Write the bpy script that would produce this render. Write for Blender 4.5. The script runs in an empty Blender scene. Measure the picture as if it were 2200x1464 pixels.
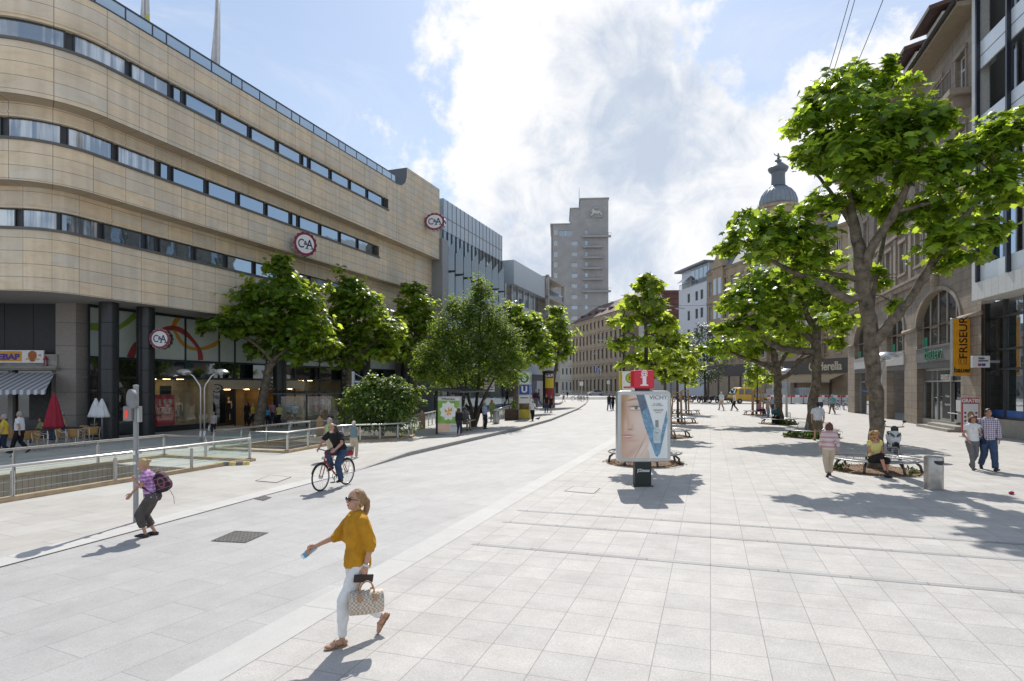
import bpy, bmesh, math, random
import numpy as np
from mathutils import Vector, Matrix, noise as mnoise
from mathutils.geometry import tessellate_polygon
S = bpy.context.scene
COL = S.collection
H0, F, CX, HC = 828.0, 1300.0, 1100.0, 2.6      # horizon row, focal length (pixels of the 2200 px photo), centre column, eye height
R = math.radians
V = Vector
def P(u, v, Y):
 return V(((u - CX) / F * Y, Y, HC - (v - H0) / F * Y))
def G(u, v, z=0.0):
 Y = F * (HC - z) / (v - H0)
 return V(((u - CX) / F * Y, Y, z))
# ------------------------------------------------------------------ materials
MATS = {}
def nt(name):
 m = bpy.data.materials.new(name)
 m.use_nodes = True
 t = m.node_tree
 return m, t, t.nodes, t.links, t.nodes['Principled BSDF']
def M(name, col=(.5, .5, .5), rough=.6, metal=0.0, var=.12, scale=3.0, bump=0.0, bscale=60.0, spec=.5, emit=0.0, alpha=1.0, coat=0.0):
 if name in MATS:
  return MATS[name]
 m, t, N, L, b = nt(name)
 tc = N.new('ShaderNodeTexCoord')
 nz = N.new('ShaderNodeTexNoise')
 nz.inputs['Scale'].default_value = scale
 nz.inputs['Detail'].default_value = 6
 nz.inputs['Roughness'].default_value = .65
 L.new(tc.outputs['Object'], nz.inputs['Vector'])
 mr = N.new('ShaderNodeMapRange')
 mr.inputs['From Min'].default_value = .3
 mr.inputs['From Max'].default_value = .7
 mr.inputs['To Min'].default_value = 1 - var
 mr.inputs['To Max'].default_value = 1 + var
 L.new(nz.outputs['Fac'], mr.inputs['Value'])
 mx = N.new('ShaderNodeMix'); mx.data_type = 'RGBA'; mx.blend_type = 'MULTIPLY'
 mx.inputs[0].default_value = 1
 mx.inputs[6].default_value = (*col, 1)
 L.new(mr.outputs['Result'], mx.inputs[7])
 L.new(mx.outputs[2], b.inputs['Base Color'])
 b.inputs['Roughness'].default_value = rough
 b.inputs['Metallic'].default_value = metal
 b.inputs['Specular IOR Level'].default_value = spec
 b.inputs['Coat Weight'].default_value = coat
 if emit:
  b.inputs['Emission Color'].default_value = (*col, 1)
  b.inputs['Emission Strength'].default_value = emit
 if alpha < 1:
  b.inputs['Alpha'].default_value = alpha
 if bump:
  n2 = N.new('ShaderNodeTexNoise'); n2.inputs['Scale'].default_value = bscale
  n2.inputs['Detail'].default_value = 4
  L.new(tc.outputs['Object'], n2.inputs['Vector'])
  bp = N.new('ShaderNodeBump'); bp.inputs['Strength'].default_value = bump
  bp.inputs['Distance'].default_value = .02
  L.new(n2.outputs['Fac'], bp.inputs['Height'])
  L.new(bp.outputs['Normal'], b.inputs['Normal'])
 MATS[name] = m
 return m
def brick(name, c1, c2, mortar, bw, bh, off=0.0, msize=.012, coords='UV', rot=0.0, rough=.7, var=.1, nscale=1.2, bump=.25, fine=.06, streak=0.0, freq=2, warm=None, spots=0.0):
 """stone slabs or pavers laid in courses, each slab with a tone of its own"""
 if name in MATS:
  return MATS[name]
 m, t, N, L, b = nt(name)
 tc = N.new('ShaderNodeTexCoord')
 mp = N.new('ShaderNodeMapping'); mp.inputs['Rotation'].default_value = (0, 0, rot)
 L.new(tc.outputs[coords], mp.inputs['Vector'])
 br = N.new('ShaderNodeTexBrick')
 br.offset = off; br.offset_frequency = freq; br.squash = 1
 br.inputs['Color1'].default_value = (*c1, 1)
 br.inputs['Color2'].default_value = (*c2, 1)
 br.inputs['Mortar'].default_value = (*mortar, 1)
 br.inputs['Scale'].default_value = 1
 br.inputs['Mortar Size'].default_value = msize
 br.inputs['Mortar Smooth'].default_value = .1
 br.inputs['Brick Width'].default_value = bw
 br.inputs['Row Height'].default_value = bh
 L.new(mp.outputs['Vector'], br.inputs['Vector'])
 nz = N.new('ShaderNodeTexNoise'); nz.inputs['Scale'].default_value = nscale
 nz.inputs['Detail'].default_value = 8; nz.inputs['Roughness'].default_value = .7
 L.new(mp.outputs['Vector'], nz.inputs['Vector'])
 mr = N.new('ShaderNodeMapRange')
 mr.inputs['From Min'].default_value = .3; mr.inputs['From Max'].default_value = .7
 mr.inputs['To Min'].default_value = 1 - var; mr.inputs['To Max'].default_value = 1 + var
 L.new(nz.outputs['Fac'], mr.inputs['Value'])
 mx = N.new('ShaderNodeMix'); mx.data_type = 'RGBA'; mx.blend_type = 'MULTIPLY'; mx.inputs[0].default_value = 1
 L.new(br.outputs['Color'], mx.inputs[6]); L.new(mr.outputs['Result'], mx.inputs[7])
 n3 = N.new('ShaderNodeTexNoise'); n3.inputs['Scale'].default_value = 90; n3.inputs['Detail'].default_value = 2
 L.new(mp.outputs['Vector'], n3.inputs['Vector'])
 m3 = N.new('ShaderNodeMapRange')
 m3.inputs['From Min'].default_value = .3; m3.inputs['From Max'].default_value = .7
 m3.inputs['To Min'].default_value = 1 - fine; m3.inputs['To Max'].default_value = 1 + fine
 L.new(n3.outputs['Fac'], m3.inputs['Value'])
 mx2 = N.new('ShaderNodeMix'); mx2.data_type = 'RGBA'; mx2.blend_type = 'MULTIPLY'; mx2.inputs[0].default_value = 1
 L.new(mx.outputs[2], mx2.inputs[6]); L.new(m3.outputs['Result'], mx2.inputs[7])
 out = mx2.outputs[2]
 if streak:
  # veins and rust coloured marbling inside the slabs
  mp2 = N.new('ShaderNodeMapping'); mp2.inputs['Scale'].default_value = (.7, 2.2, 1)
  L.new(tc.outputs[coords], mp2.inputs['Vector'])
  n4 = N.new('ShaderNodeTexNoise'); n4.inputs['Scale'].default_value = 1.1; n4.inputs['Detail'].default_value = 7
  n4.inputs['Distortion'].default_value = 1.6
  L.new(mp2.outputs['Vector'], n4.inputs['Vector'])
  m4 = N.new('ShaderNodeMapRange')
  m4.inputs['From Min'].default_value = .52; m4.inputs['From Max'].default_value = .68
  L.new(n4.outputs['Fac'], m4.inputs['Value'])
  mp9 = N.new('ShaderNodeMapping'); mp9.inputs['Scale'].default_value = (2.6, .10, 1)
  L.new(tc.outputs[coords], mp9.inputs['Vector'])
  n9 = N.new('ShaderNodeTexNoise'); n9.inputs['Scale'].default_value = 1.0; n9.inputs['Detail'].default_value = 6; L.new(mp9.outputs['Vector'], n9.inputs['Vector'])
  m9 = N.new('ShaderNodeMapRange'); m9.inputs['From Min'].default_value = .35; m9.inputs['From Max'].default_value = .75; m9.inputs['To Min'].default_value = 1.05; m9.inputs['To Max'].default_value = .86; L.new(n9.outputs['Fac'], m9.inputs['Value'])
  mx9 = N.new('ShaderNodeMix'); mx9.data_type = 'RGBA'; mx9.blend_type = 'MULTIPLY'; mx9.inputs[0].default_value = 1; L.new(out, mx9.inputs[6]); L.new(m9.outputs['Result'], mx9.inputs[7]); out = mx9.outputs[2]   # rain streaks
  ml = N.new('ShaderNodeMath'); ml.operation = 'MULTIPLY'; ml.inputs[1].default_value = streak
  L.new(m4.outputs['Result'], ml.inputs[0])
  mx3 = N.new('ShaderNodeMix'); mx3.data_type = 'RGBA'
  mx3.inputs[7].default_value = (*(warm or (.4, .26, .12)), 1)
  L.new(ml.outputs[0], mx3.inputs[0]); L.new(out, mx3.inputs[6])
  out = mx3.outputs[2]
 if spots:
  # trodden gum, oil drops and worn patches
  def darken(o, fac_socket, amt):
   q = N.new('ShaderNodeMath'); q.operation = 'MULTIPLY'; q.inputs[1].default_value = amt; L.new(fac_socket, q.inputs[0])
   x = N.new('ShaderNodeMix'); x.data_type = 'RGBA'; x.inputs[7].default_value = (.13, .125, .12, 1); L.new(q.outputs[0], x.inputs[0]); L.new(o, x.inputs[6]); return x.outputs[2]
  vo = N.new('ShaderNodeTexVoronoi'); vo.inputs['Scale'].default_value = 1.7; L.new(mp.outputs['Vector'], vo.inputs['Vector'])
  sc = N.new('ShaderNodeSeparateColor'); L.new(vo.outputs['Color'], sc.inputs[0])
  th = N.new('ShaderNodeMath'); th.operation = 'MULTIPLY'; th.inputs[1].default_value = .035; L.new(sc.outputs[0], th.inputs[0])
  lt = N.new('ShaderNodeMath'); lt.operation = 'LESS_THAN'; L.new(vo.outputs['Distance'], lt.inputs[0]); L.new(th.outputs[0], lt.inputs[1])
  out = darken(out, lt.outputs[0], spots)
  n6 = N.new('ShaderNodeTexNoise'); n6.inputs['Scale'].default_value = .35; n6.inputs['Detail'].default_value = 9; n6.inputs['Roughness'].default_value = .75; L.new(mp.outputs['Vector'], n6.inputs['Vector'])
  m6 = N.new('ShaderNodeMapRange'); m6.inputs['From Min'].default_value = .5; m6.inputs['From Max'].default_value = .75; L.new(n6.outputs['Fac'], m6.inputs['Value'])
  out = darken(out, m6.outputs['Result'], .22)
 L.new(out, b.inputs['Base Color'])
 b.inputs['Roughness'].default_value = rough
 if bump:
  ad = N.new('ShaderNodeMath'); ad.operation = 'MULTIPLY_ADD'
  ad.inputs[1].default_value = -.7
  L.new(br.outputs['Fac'], ad.inputs[0]); L.new(n3.outputs['Fac'], ad.inputs[2])
  bp = N.new('ShaderNodeBump'); bp.inputs['Strength'].default_value = bump; bp.inputs['Distance'].default_value = .01
  L.new(ad.outputs[0], bp.inputs['Height']); L.new(bp.outputs['Normal'], b.inputs['Normal'])
 MATS[name] = m
 return m
def stripes(name, c1, c2, freq, axis='X', rough=.7, plaid=None, duty=.5, coords='Object', var=.1, freq2=None):
 """woven stripes (or a plaid) as a cloth pattern"""
 if name in MATS:
  return MATS[name]
 m, t, N, L, b = nt(name)
 tc = N.new('ShaderNodeTexCoord')
 sp = N.new('ShaderNodeSeparateXYZ'); L.new(tc.outputs[coords], sp.inputs[0])
 def band(ax, fr, off=0.0):
  a = N.new('ShaderNodeMath'); a.operation = 'MULTIPLY_ADD'; a.inputs[1].default_value = fr; a.inputs[2].default_value = 100 + off
  L.new(sp.outputs[ax], a.inputs[0])
  f = N.new('ShaderNodeMath'); f.operation = 'FRACT'; L.new(a.outputs[0], f.inputs[0])
  g = N.new('ShaderNodeMath'); g.operation = 'LESS_THAN'; g.inputs[1].default_value = duty; L.new(f.outputs[0], g.inputs[0])
  return g.outputs[0]
 mx = N.new('ShaderNodeMix'); mx.data_type = 'RGBA'
 mx.inputs[6].default_value = (*c1, 1); mx.inputs[7].default_value = (*c2, 1)
 L.new(band(axis, freq), mx.inputs[0])
 out = mx.outputs[2]
 if plaid:
  for ax, fr, c in plaid:
   m2 = N.new('ShaderNodeMix'); m2.data_type = 'RGBA'
   m2.inputs[7].default_value = (*c, 1)
   hf = N.new('ShaderNodeMath'); hf.operation = 'MULTIPLY'; hf.inputs[1].default_value = .6
   L.new(band(ax, fr, .3), hf.inputs[0]); L.new(hf.outputs[0], m2.inputs[0]); L.new(out, m2.inputs[6])
   out = m2.outputs[2]
 nz = N.new('ShaderNodeTexNoise'); nz.inputs['Scale'].default_value = 9
 L.new(tc.outputs[coords], nz.inputs['Vector'])
 mr = N.new('ShaderNodeMapRange'); mr.inputs['To Min'].default_value = 1 - var; mr.inputs['To Max'].default_value = 1 + var
 L.new(nz.outputs['Fac'], mr.inputs['Value'])
 mm = N.new('ShaderNodeMix'); mm.data_type = 'RGBA'; mm.blend_type = 'MULTIPLY'; mm.inputs[0].default_value = 1
 L.new(out, mm.inputs[6]); L.new(mr.outputs['Result'], mm.inputs[7])
 L.new(mm.outputs[2], b.inputs['Base Color'])
 b.inputs['Roughness'].default_value = rough
 MATS[name] = m
 return m
def leafmat(name, c_top, c_trans, var=.45, gloss=.35, tr=.45):
 if name in MATS:
  return MATS[name]
 m, t, N, L, b = nt(name)
 geo = N.new('ShaderNodeNewGeometry')
 rp = N.new('ShaderNodeMapRange'); rp.inputs['To Min'].default_value = 1 - var; rp.inputs['To Max'].default_value = 1 + var
 L.new(geo.outputs['Random Per Island'], rp.inputs['Value'])
 def scaled(c):
  x = N.new('ShaderNodeMix'); x.data_type = 'RGBA'; x.blend_type = 'MULTIPLY'; x.inputs[0].default_value = 1
  x.inputs[6].default_value = (*c, 1); L.new(rp.outputs['Result'], x.inputs[7]); return x.outputs[2]
 L.new(scaled(c_top), b.inputs['Base Color'])
 b.inputs['Roughness'].default_value = gloss
 b.inputs['Specular IOR Level'].default_value = .5
 tl = N.new('ShaderNodeBsdfTranslucent'); L.new(scaled(c_trans), tl.inputs['Color'])
 ms = N.new('ShaderNodeMixShader'); ms.inputs[0].default_value = tr
 L.new(b.outputs[0], ms.inputs[1]); L.new(tl.outputs[0], ms.inputs[2])
 L.new(ms.outputs[0], N['Material Output'].inputs['Surface'])
 MATS[name] = m
 return m
def glassmat(name, tint=(.9, .95, .95), mixf=.85, rough=.02):
 """thin clear pane: mostly see-through, with reflections at a slant"""
 if name in MATS:
  return MATS[name]
 m, t, N, L, b = nt(name)
 tr = N.new('ShaderNodeBsdfTransparent'); tr.inputs['Color'].default_value = (*tint, 1)
 gl = N.new('ShaderNodeBsdfGlossy'); gl.inputs['Roughness'].default_value = rough
 fr = N.new('ShaderNodeFresnel'); fr.inputs['IOR'].default_value = 1.52
 ml = N.new('ShaderNodeMath'); ml.operation = 'MULTIPLY_ADD'; ml.inputs[1].default_value = 1.0; ml.inputs[2].default_value = 1 - mixf - .1
 ml.use_clamp = True
 gm = N.new('ShaderNodeNewGeometry'); fx_ = N.new('ShaderNodeMath'); fx_.operation = 'SUBTRACT'; fx_.inputs[0].default_value = 1.0; L.new(gm.outputs['Backfacing'], fx_.inputs[1])
 f2 = N.new('ShaderNodeMath'); f2.operation = 'MULTIPLY'; L.new(fr.outputs[0], f2.inputs[0]); L.new(fx_.outputs[0], f2.inputs[1])   # no mirror on the inner side of the far face
 L.new(f2.outputs[0], ml.inputs[0])
 ms = N.new('ShaderNodeMixShader'); L.new(ml.outputs[0], ms.inputs[0])
 L.new(tr.outputs[0], ms.inputs[1]); L.new(gl.outputs[0], ms.inputs[2])
 L.new(ms.outputs[0], N['Material Output'].inputs['Surface'])
 MATS[name] = m
 return m
def windowmat(name, col=(.02, .03, .04), refl=.3, curtain=0.0, rough=.03, tint=(.9, .95, 1)):
 """window seen from outside: dark room (or pale curtains) behind a reflecting pane"""
 if name in MATS:
  return MATS[name]
 m, t, N, L, b = nt(name)
 tc = N.new('ShaderNodeTexCoord')
 b.inputs['Roughness'].default_value = .7
 b.inputs['Specular IOR Level'].default_value = 0
 if curtain:
  mp = N.new('ShaderNodeMapping'); mp.inputs['Scale'].default_value = (3.2, 3.2, .12)
  L.new(tc.outputs['Object'], mp.inputs['Vector'])
  nz = N.new('ShaderNodeTexNoise'); nz.inputs['Scale'].default_value = 1.6; nz.inputs['Detail'].default_value = 3
  L.new(mp.outputs['Vector'], nz.inputs['Vector'])
  n2 = N.new('ShaderNodeTexNoise'); n2.inputs['Scale'].default_value = .5
  L.new(tc.outputs['Object'], n2.inputs['Vector'])
  ad = N.new('ShaderNodeMath'); ad.operation = 'MULTIPLY'; L.new(nz.outputs['Fac'], ad.inputs[0]); L.new(n2.outputs['Fac'], ad.inputs[1])
  mr = N.new('ShaderNodeMapRange'); mr.inputs['From Min'].default_value = .19; mr.inputs['From Max'].default_value = .33
  L.new(ad.outputs[0], mr.inputs['Value'])
  mx = N.new('ShaderNodeMix'); mx.data_type = 'RGBA'
  mx.inputs[6].default_value = (*col, 1); mx.inputs[7].default_value = (curtain, curtain, curtain * .95, 1)
  L.new(mr.outputs['Result'], mx.inputs[0]); L.new(mx.outputs[2], b.inputs['Base Color'])
 else:
  b.inputs['Base Color'].default_value = (*col, 1)
 gl = N.new('ShaderNodeBsdfGlossy'); gl.inputs['Roughness'].default_value = rough; gl.inputs['Color'].default_value = (*tint, 1)
 fr = N.new('ShaderNodeFresnel'); fr.inputs['IOR'].default_value = 1.5
 ad = N.new('ShaderNodeMath'); ad.operation = 'ADD'; ad.inputs[1].default_value = refl; ad.use_clamp = True
 L.new(fr.outputs[0], ad.inputs[0])
 # panes are never perfectly flat
 n5 = N.new('ShaderNodeTexNoise'); n5.inputs['Scale'].default_value = .8
 L.new(tc.outputs['Object'], n5.inputs['Vector'])
 bp = N.new('ShaderNodeBump'); bp.inputs['Strength'].default_value = .12; bp.inputs['Distance'].default_value = .05
 L.new(n5.outputs['Fac'], bp.inputs['Height']); L.new(bp.outputs['Normal'], gl.inputs['Normal'])
 ms = N.new('ShaderNodeMixShader'); L.new(ad.outputs[0], ms.inputs[0])
 L.new(b.outputs[0], ms.inputs[1]); L.new(gl.outputs[0], ms.inputs[2])
 L.new(ms.outputs[0], N['Material Output'].inputs['Surface'])
 MATS[name] = m
 return m
# ------------------------------------------------------------------ mesh building
class MB:
 def __init__(s):
  s.v = []; s.f = []; s.m = []; s.uv = {}
 def add(s, vs, fs, mi=0, uvs=None):
  o = len(s.v)
  s.v += [tuple(x) for x in vs]
  for k, f in enumerate(fs):
   if uvs: s.uv[len(s.f)] = uvs[k]
   s.f.append([i + o for i in f]); s.m.append(mi)
  return s
 def box(s, x0, x1, y0, y1, z0, z1, mi=0):
  vs = [(x, y, z) for z in (z0, z1) for y in (y0, y1) for x in (x0, x1)]
  return s.add(vs, [(0, 2, 3, 1), (4, 5, 7, 6), (0, 1, 5, 4), (2, 6, 7, 3), (0, 4, 6, 2), (1, 3, 7, 5)], mi)
 def bar(s, a, b, w, h, mi=0, up=(0, 0, 1)):
  """square bar between two points"""
  a = V(a); b = V(b); d = (b - a).normalized(); up = V(up)
  sx = d.cross(up)
  if sx.length < 1e-4: sx = d.cross(V((1, 0, 0)))
  sx.normalize(); sz = sx.cross(d)
  vs = []
  for p in (a, b):
   for i, j in ((-1, -1), (1, -1), (1, 1), (-1, 1)):
    vs.append(p + sx * (i * w / 2) + sz * (j * h / 2))
  return s.add(vs, [(0, 3, 2, 1), (4, 5, 6, 7), (0, 1, 5, 4), (1, 2, 6, 5), (2, 3, 7, 6), (3, 0, 4, 7)], mi)
 def tube(s, pts, r, n=8, mi=0, closed=False, flat=None):
  pts = [V(p) for p in pts]; k = len(pts)
  rs = r if isinstance(r, (list, tuple)) else [r] * k
  t0 = None; rings = []
  for i, p in enumerate(pts):
   a = pts[(i - 1) % k] if (closed or i > 0) else p
   c = pts[(i + 1) % k] if (closed or i < k - 1) else p
   d = (c - a)
   d = d.normalized() if d.length > 1e-9 else V((0, 0, 1))
   if t0 is None:
    x = d.cross(V((0, 0, 1)))
    if x.length < .05: x = d.cross(V((0, 1, 0)))
    x.normalize()
   else:
    x = t0 - d * t0.dot(d)
    x = x.normalized() if x.length > 1e-6 else d.orthogonal().normalized()
   t0 = x; y = d.cross(x)
   fl = flat if flat else 1.0
   rings.append([p + (x * math.cos(2 * math.pi * j / n) + y * fl * math.sin(2 * math.pi * j / n)) * rs[i] for j in range(n)])
  vs = [q for rg in rings for q in rg]; fs = []
  for i in range(k if closed else k - 1):
   a = i * n; b = ((i + 1) % k) * n
   for j in range(n):
    fs.append((a + j, a + (j + 1) % n, b + (j + 1) % n, b + j))
  if not closed:
   fs.append(tuple(range(n - 1, -1, -1))); fs.append(tuple((k - 1) * n + j for j in range(n)))
  return s.add(vs, fs, mi)
 def lathe(s, prof, c=(0, 0, 0), n=20, mi=0, sx=1.0, sy=1.0):
  vs = []; fs = []; k = len(prof)
  for r, z in prof:
   for j in range(n):
    a = 2 * math.pi * j / n
    vs.append((c[0] + r * sx * math.cos(a), c[1] + r * sy * math.sin(a), c[2] + z))
  for i in range(k - 1):
   for j in range(n):
    fs.append((i * n + j, i * n + (j + 1) % n, (i + 1) * n + (j + 1) % n, (i + 1) * n + j))
  fs.append(tuple(range(n - 1, -1, -1))); fs.append(tuple((k - 1) * n + j for j in range(n)))
  return s.add(vs, fs, mi)
 def prism(s, poly, y0, y1, mi=0, fn=None):
  """polygon in local x,z, extruded from y0 (front) to y1"""
  k = len(poly)
  vs = [(x, y0, z) for x, z in poly] + [(x, y1, z) for x, z in poly]
  if fn: vs = [fn(*q) for q in vs]
  fs = [tuple(range(k)), tuple(range(2 * k - 1, k - 1, -1))]
  fs += [(i, i + k, (i + 1) % k + k, (i + 1) % k) for i in range(k)]
  return s.add(vs, fs, mi)
 def ell(s, c, r, nu=12, nv=8, mi=0, mat=None):
  vs = []; fs = []
  for i in range(nv + 1):
   th = math.pi * i / nv
   for j in range(nu):
    a = 2 * math.pi * j / nu
    q = V((r[0] * math.sin(th) * math.cos(a), r[1] * math.sin(th) * math.sin(a), r[2] * math.cos(th)))
    if mat: q = mat @ q
    vs.append(V(c) + q)
  for i in range(nv):
   for j in range(nu):
    fs.append((i * nu + j, (i + 1) * nu + j, (i + 1) * nu + (j + 1) % nu, i * nu + (j + 1) % nu))
  return s.add(vs, fs, mi)
 def quad(s, a, b, c, d, mi=0):
  return s.add([a, b, c, d], [(0, 1, 2, 3)], mi)
 def mesh(s, name, mats):
  me = bpy.data.meshes.new(name)
  me.from_pydata(s.v, [], s.f)
  if not isinstance(mats, (list, tuple)): mats = [mats]
  for m in mats: me.materials.append(m)
  if len(mats) > 1: me.polygons.foreach_set('material_index', s.m)
  if s.uv:
   ul = me.uv_layers.new(name='UVMap')
   for p in me.polygons:
    q = s.uv.get(p.index)
    if q:
     for li, w in zip(p.loop_indices, q): ul.data[li].uv = w
  me.validate(); me.update()
  return me
 def build(s, name, mats, parent=None, smooth=False, bevel=0.0, loc=None, rot=None, seg=1, fix=True):
  me = s.mesh(name, mats)
  if fix:
   bm = bmesh.new(); bm.from_mesh(me)
   bmesh.ops.remove_doubles(bm, verts=bm.verts, dist=1e-5)
   bmesh.ops.recalc_face_normals(bm, faces=bm.faces)
   bm.to_mesh(me); bm.free()
  o = bpy.data.objects.new(name, me); COL.objects.link(o)
  if smooth:
   for p in me.polygons: p.use_smooth = True
   if smooth == 'auto':
    me.set_sharp_from_angle(angle=R(38))
  if bevel:
   b = o.modifiers.new('edge', 'BEVEL'); b.width = bevel; b.segments = seg; b.limit_method = 'ANGLE'; b.angle_limit = R(40)
  if parent: o.parent = parent
  if loc is not None: o.location = loc
  if rot is not None: o.rotation_euler = rot
  return o
def tag(o, label=None, cat=None, group=None, kind=None):
 if label: o['label'] = label
 if cat: o['category'] = cat
 if group: o['group'] = group
 if kind: o['kind'] = kind
 return o
def thing(name, label, cat, loc=(0, 0, 0), rotz=0.0, group=None):
 o = bpy.data.objects.new(name, None); COL.objects.link(o)
 o.location = loc; o.rotation_euler = (0, 0, rotz)
 o.empty_display_size = .2
 return tag(o, label, cat, group)
def structure(name, mb, mats, **k):
 return tag(mb.build(name, mats, **k), kind='structure')
def dup(root, loc=None, rotz=None, label=None, scale=None, group=None):
 def rec(o, par):
  c = o.copy(); COL.objects.link(c)
  if par: c.parent = par
  for ch in o.children: rec(ch, c)
  return c
 r = rec(root, None)
 if loc is not None: r.location = loc
 if rotz is not None: r.rotation_euler = (0, 0, rotz)
 if label: r['label'] = label
 if group: r['group'] = group
 if scale is not None: r.scale = scale if hasattr(scale, '__len__') else (scale,) * 3
 return r
def text(body, size, mat, parent=None, loc=(0, 0, 0), rot=(math.pi / 2, 0, 0), name='lettering', ext=.004, bold=0.0, align='CENTER', sx=1.0, spacing=1.0, shear=0.0, space=1.0):
 cu = bpy.data.curves.new(name, 'FONT')
 cu.body = body; cu.size = size; cu.extrude = ext; cu.offset = bold
 cu.align_x = align; cu.align_y = 'CENTER'; cu.resolution_u = 4; cu.space_line = spacing; cu.shear = shear; cu.space_character = space
 cu.materials.append(mat)
 o = bpy.data.objects.new(name, cu); COL.objects.link(o)
 o.location = loc; o.rotation_euler = rot; o.scale = (sx, 1, 1)
 if parent: o.parent = parent
 return o
def facade(name, label, cat, pl, pr, group=None):
 """building root: local x runs along the front (left to right as seen from outside), y goes into the building"""
 d = V((pr[0] - pl[0], pr[1] - pl[1], 0))
 o = thing(name, label, cat, (pl[0], pl[1], 0), math.atan2(d.y, d.x), group)
 o['len'] = d.length
 return o
def on_front(root, u, v, y=0.0):
 """local (x, z) where the ray of photo pixel u,v meets the plane of the front (moved y into the building)"""
 a = root.rotation_euler[2]; ex = V((math.cos(a), math.sin(a), 0)); ny = V((-math.sin(a), math.cos(a), 0))
 o = V(root.location) + ny * y
 d = V(((u - CX) / F, 1, -(v - H0) / F)); c = V((0, 0, HC))
 t = (o - c).dot(ny) / d.dot(ny)
 q = c + d * t
 return (q - o).dot(ex), q.z
def local(root, w):
 a = root.rotation_euler[2]
 d = V(w) - V(root.location)
 return V((d.x * math.cos(a) + d.y * math.sin(a), -d.x * math.sin(a) + d.y * math.cos(a), d.z))
def world(root, q):
 a = root.rotation_euler[2]; q = V(q)
 return V((root.location[0] + q.x * math.cos(a) - q.y * math.sin(a), root.location[1] + q.x * math.sin(a) + q.y * math.cos(a), root.location[2] + q.z))
def wall_mb(mb, x0, x1, z0, z1, holes, y=0.0, depth=.25, mi=0, uvs=True):
 """front wall with rectangular openings, drawn as a grid of quads with reveals"""
 xs = sorted({x0, x1, *[h[0] for h in holes], *[h[1] for h in holes]})
 zs = sorted({z0, z1, *[h[2] for h in holes], *[h[3] for h in holes]})
 xs = [x for x in xs if x0 <= x <= x1]; zs = [z for z in zs if z0 <= z <= z1]
 for i in range(len(xs) - 1):
  for j in range(len(zs) - 1):
   cx = (xs[i] + xs[i + 1]) / 2; cz = (zs[j] + zs[j + 1]) / 2
   if any(h[0] < cx < h[1] and h[2] < cz < h[3] for h in holes): continue
   a, b, c, d = xs[i], xs[i + 1], zs[j], zs[j + 1]
   mb.add([(a, y, c), (b, y, c), (b, y, d), (a, y, d)], [(0, 1, 2, 3)], mi, [[(a, c), (b, c), (b, d), (a, d)]])
 for a, b, c, d in [h[:4] for h in holes]:
  yy = y + depth
  for q, w in ((((a, y, c), (a, yy, c), (a, yy, d), (a, y, d)), ((a, c), (a + depth, c), (a + depth, d), (a, d))),
      (((b, yy, c), (b, y, c), (b, y, d), (b, yy, d)), ((b, c), (b + depth, c), (b + depth, d), (b, d))),
      (((a, y, d), (a, yy, d), (b, yy, d), (b, y, d)), ((a, d), (a, d + depth), (b, d + depth), (b, d))),
      (((a, yy, c), (a, y, c), (b, y, c), (b, yy, c)), ((a, c), (a, c + depth), (b, c + depth), (b, c)))):
   mb.add(q, [(0, 1, 2, 3)], mi, [w])
 return mb
def window(parent, x0, x1, z0, z1, y, fm, gm, fw=.07, bars=(1, 1), name='window', dp=.06, sill=None, cross=None):
 """one window: frame with bars, a pane behind it (sub-part)"""
 b = MB()
 b.box(x0, x0 + fw, y, y + dp, z0, z1); b.box(x1 - fw, x1, y, y + dp, z0, z1)
 b.box(x0 + fw, x1 - fw, y, y + dp, z0, z0 + fw); b.box(x0 + fw, x1 - fw, y, y + dp, z1 - fw, z1)
 for k in range(1, bars[0]):
  x = x0 + (x1 - x0) * k / bars[0]; b.box(x - fw * .4, x + fw * .4, y + .004, y + dp - .004, z0 + fw, z1 - fw)
 zz = [z0 + (z1 - z0) * k / bars[1] for k in range(1, bars[1])] if cross is None else [z0 + (z1 - z0) * cross]
 for z in zz: b.box(x0 + fw, x1 - fw, y + .007, y + dp - .007, z - fw * .4, z + fw * .4)
 w = b.build(name, fm, parent)
 g = MB(); g.box(x0 + fw * .6, x1 - fw * .6, y + dp * .55, y + dp * .8, z0 + fw * .6, z1 - fw * .6)
 g.build('pane', gm, w)
 if sill:
  q = MB(); q.box(x0 - .08, x1 + .08, y - sill, y + .02, z0 - .12, z0 - .003); q.build('sill', M('stone_sill', (.33, .29, .24)), w)
 return w
def closed_poly(mb, poly, z0, z1, mi=0):
 k = len(poly)
 vs = [(x, y, z0) for x, y in poly] + [(x, y, z1) for x, y in poly]
 fs = [tuple(range(k - 1, -1, -1)), tuple(range(k, 2 * k))] + [(i, (i + 1) % k, (i + 1) % k + k, i + k) for i in range(k)]
 return mb.add(vs, fs, mi)
# shared plain materials
STEEL = M('brushed_steel', (.62, .61, .59), .34, .65, .08)
GALV = M('galvanised', (.42, .43, .44), .45, .85, .12)
BLACK = M('black_paint', (.018, .018, .02), .4)
DARK = M('dark_frame', (.035, .038, .042), .45)
WHITE = M('white_paint', (.78, .78, .76), .5, var=.05)
GREY = M('grey_paint', (.3, .31, .32), .5)
REDP = M('red_paint', (.42, .02, .04), .4)
RUBBER = M('rubber', (.02, .02, .02), .8)
WOOD = M('raw_wood', (.42, .27, .15), .7, var=.25, scale=8)
CLEAR = glassmat('clear_glass')
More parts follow.
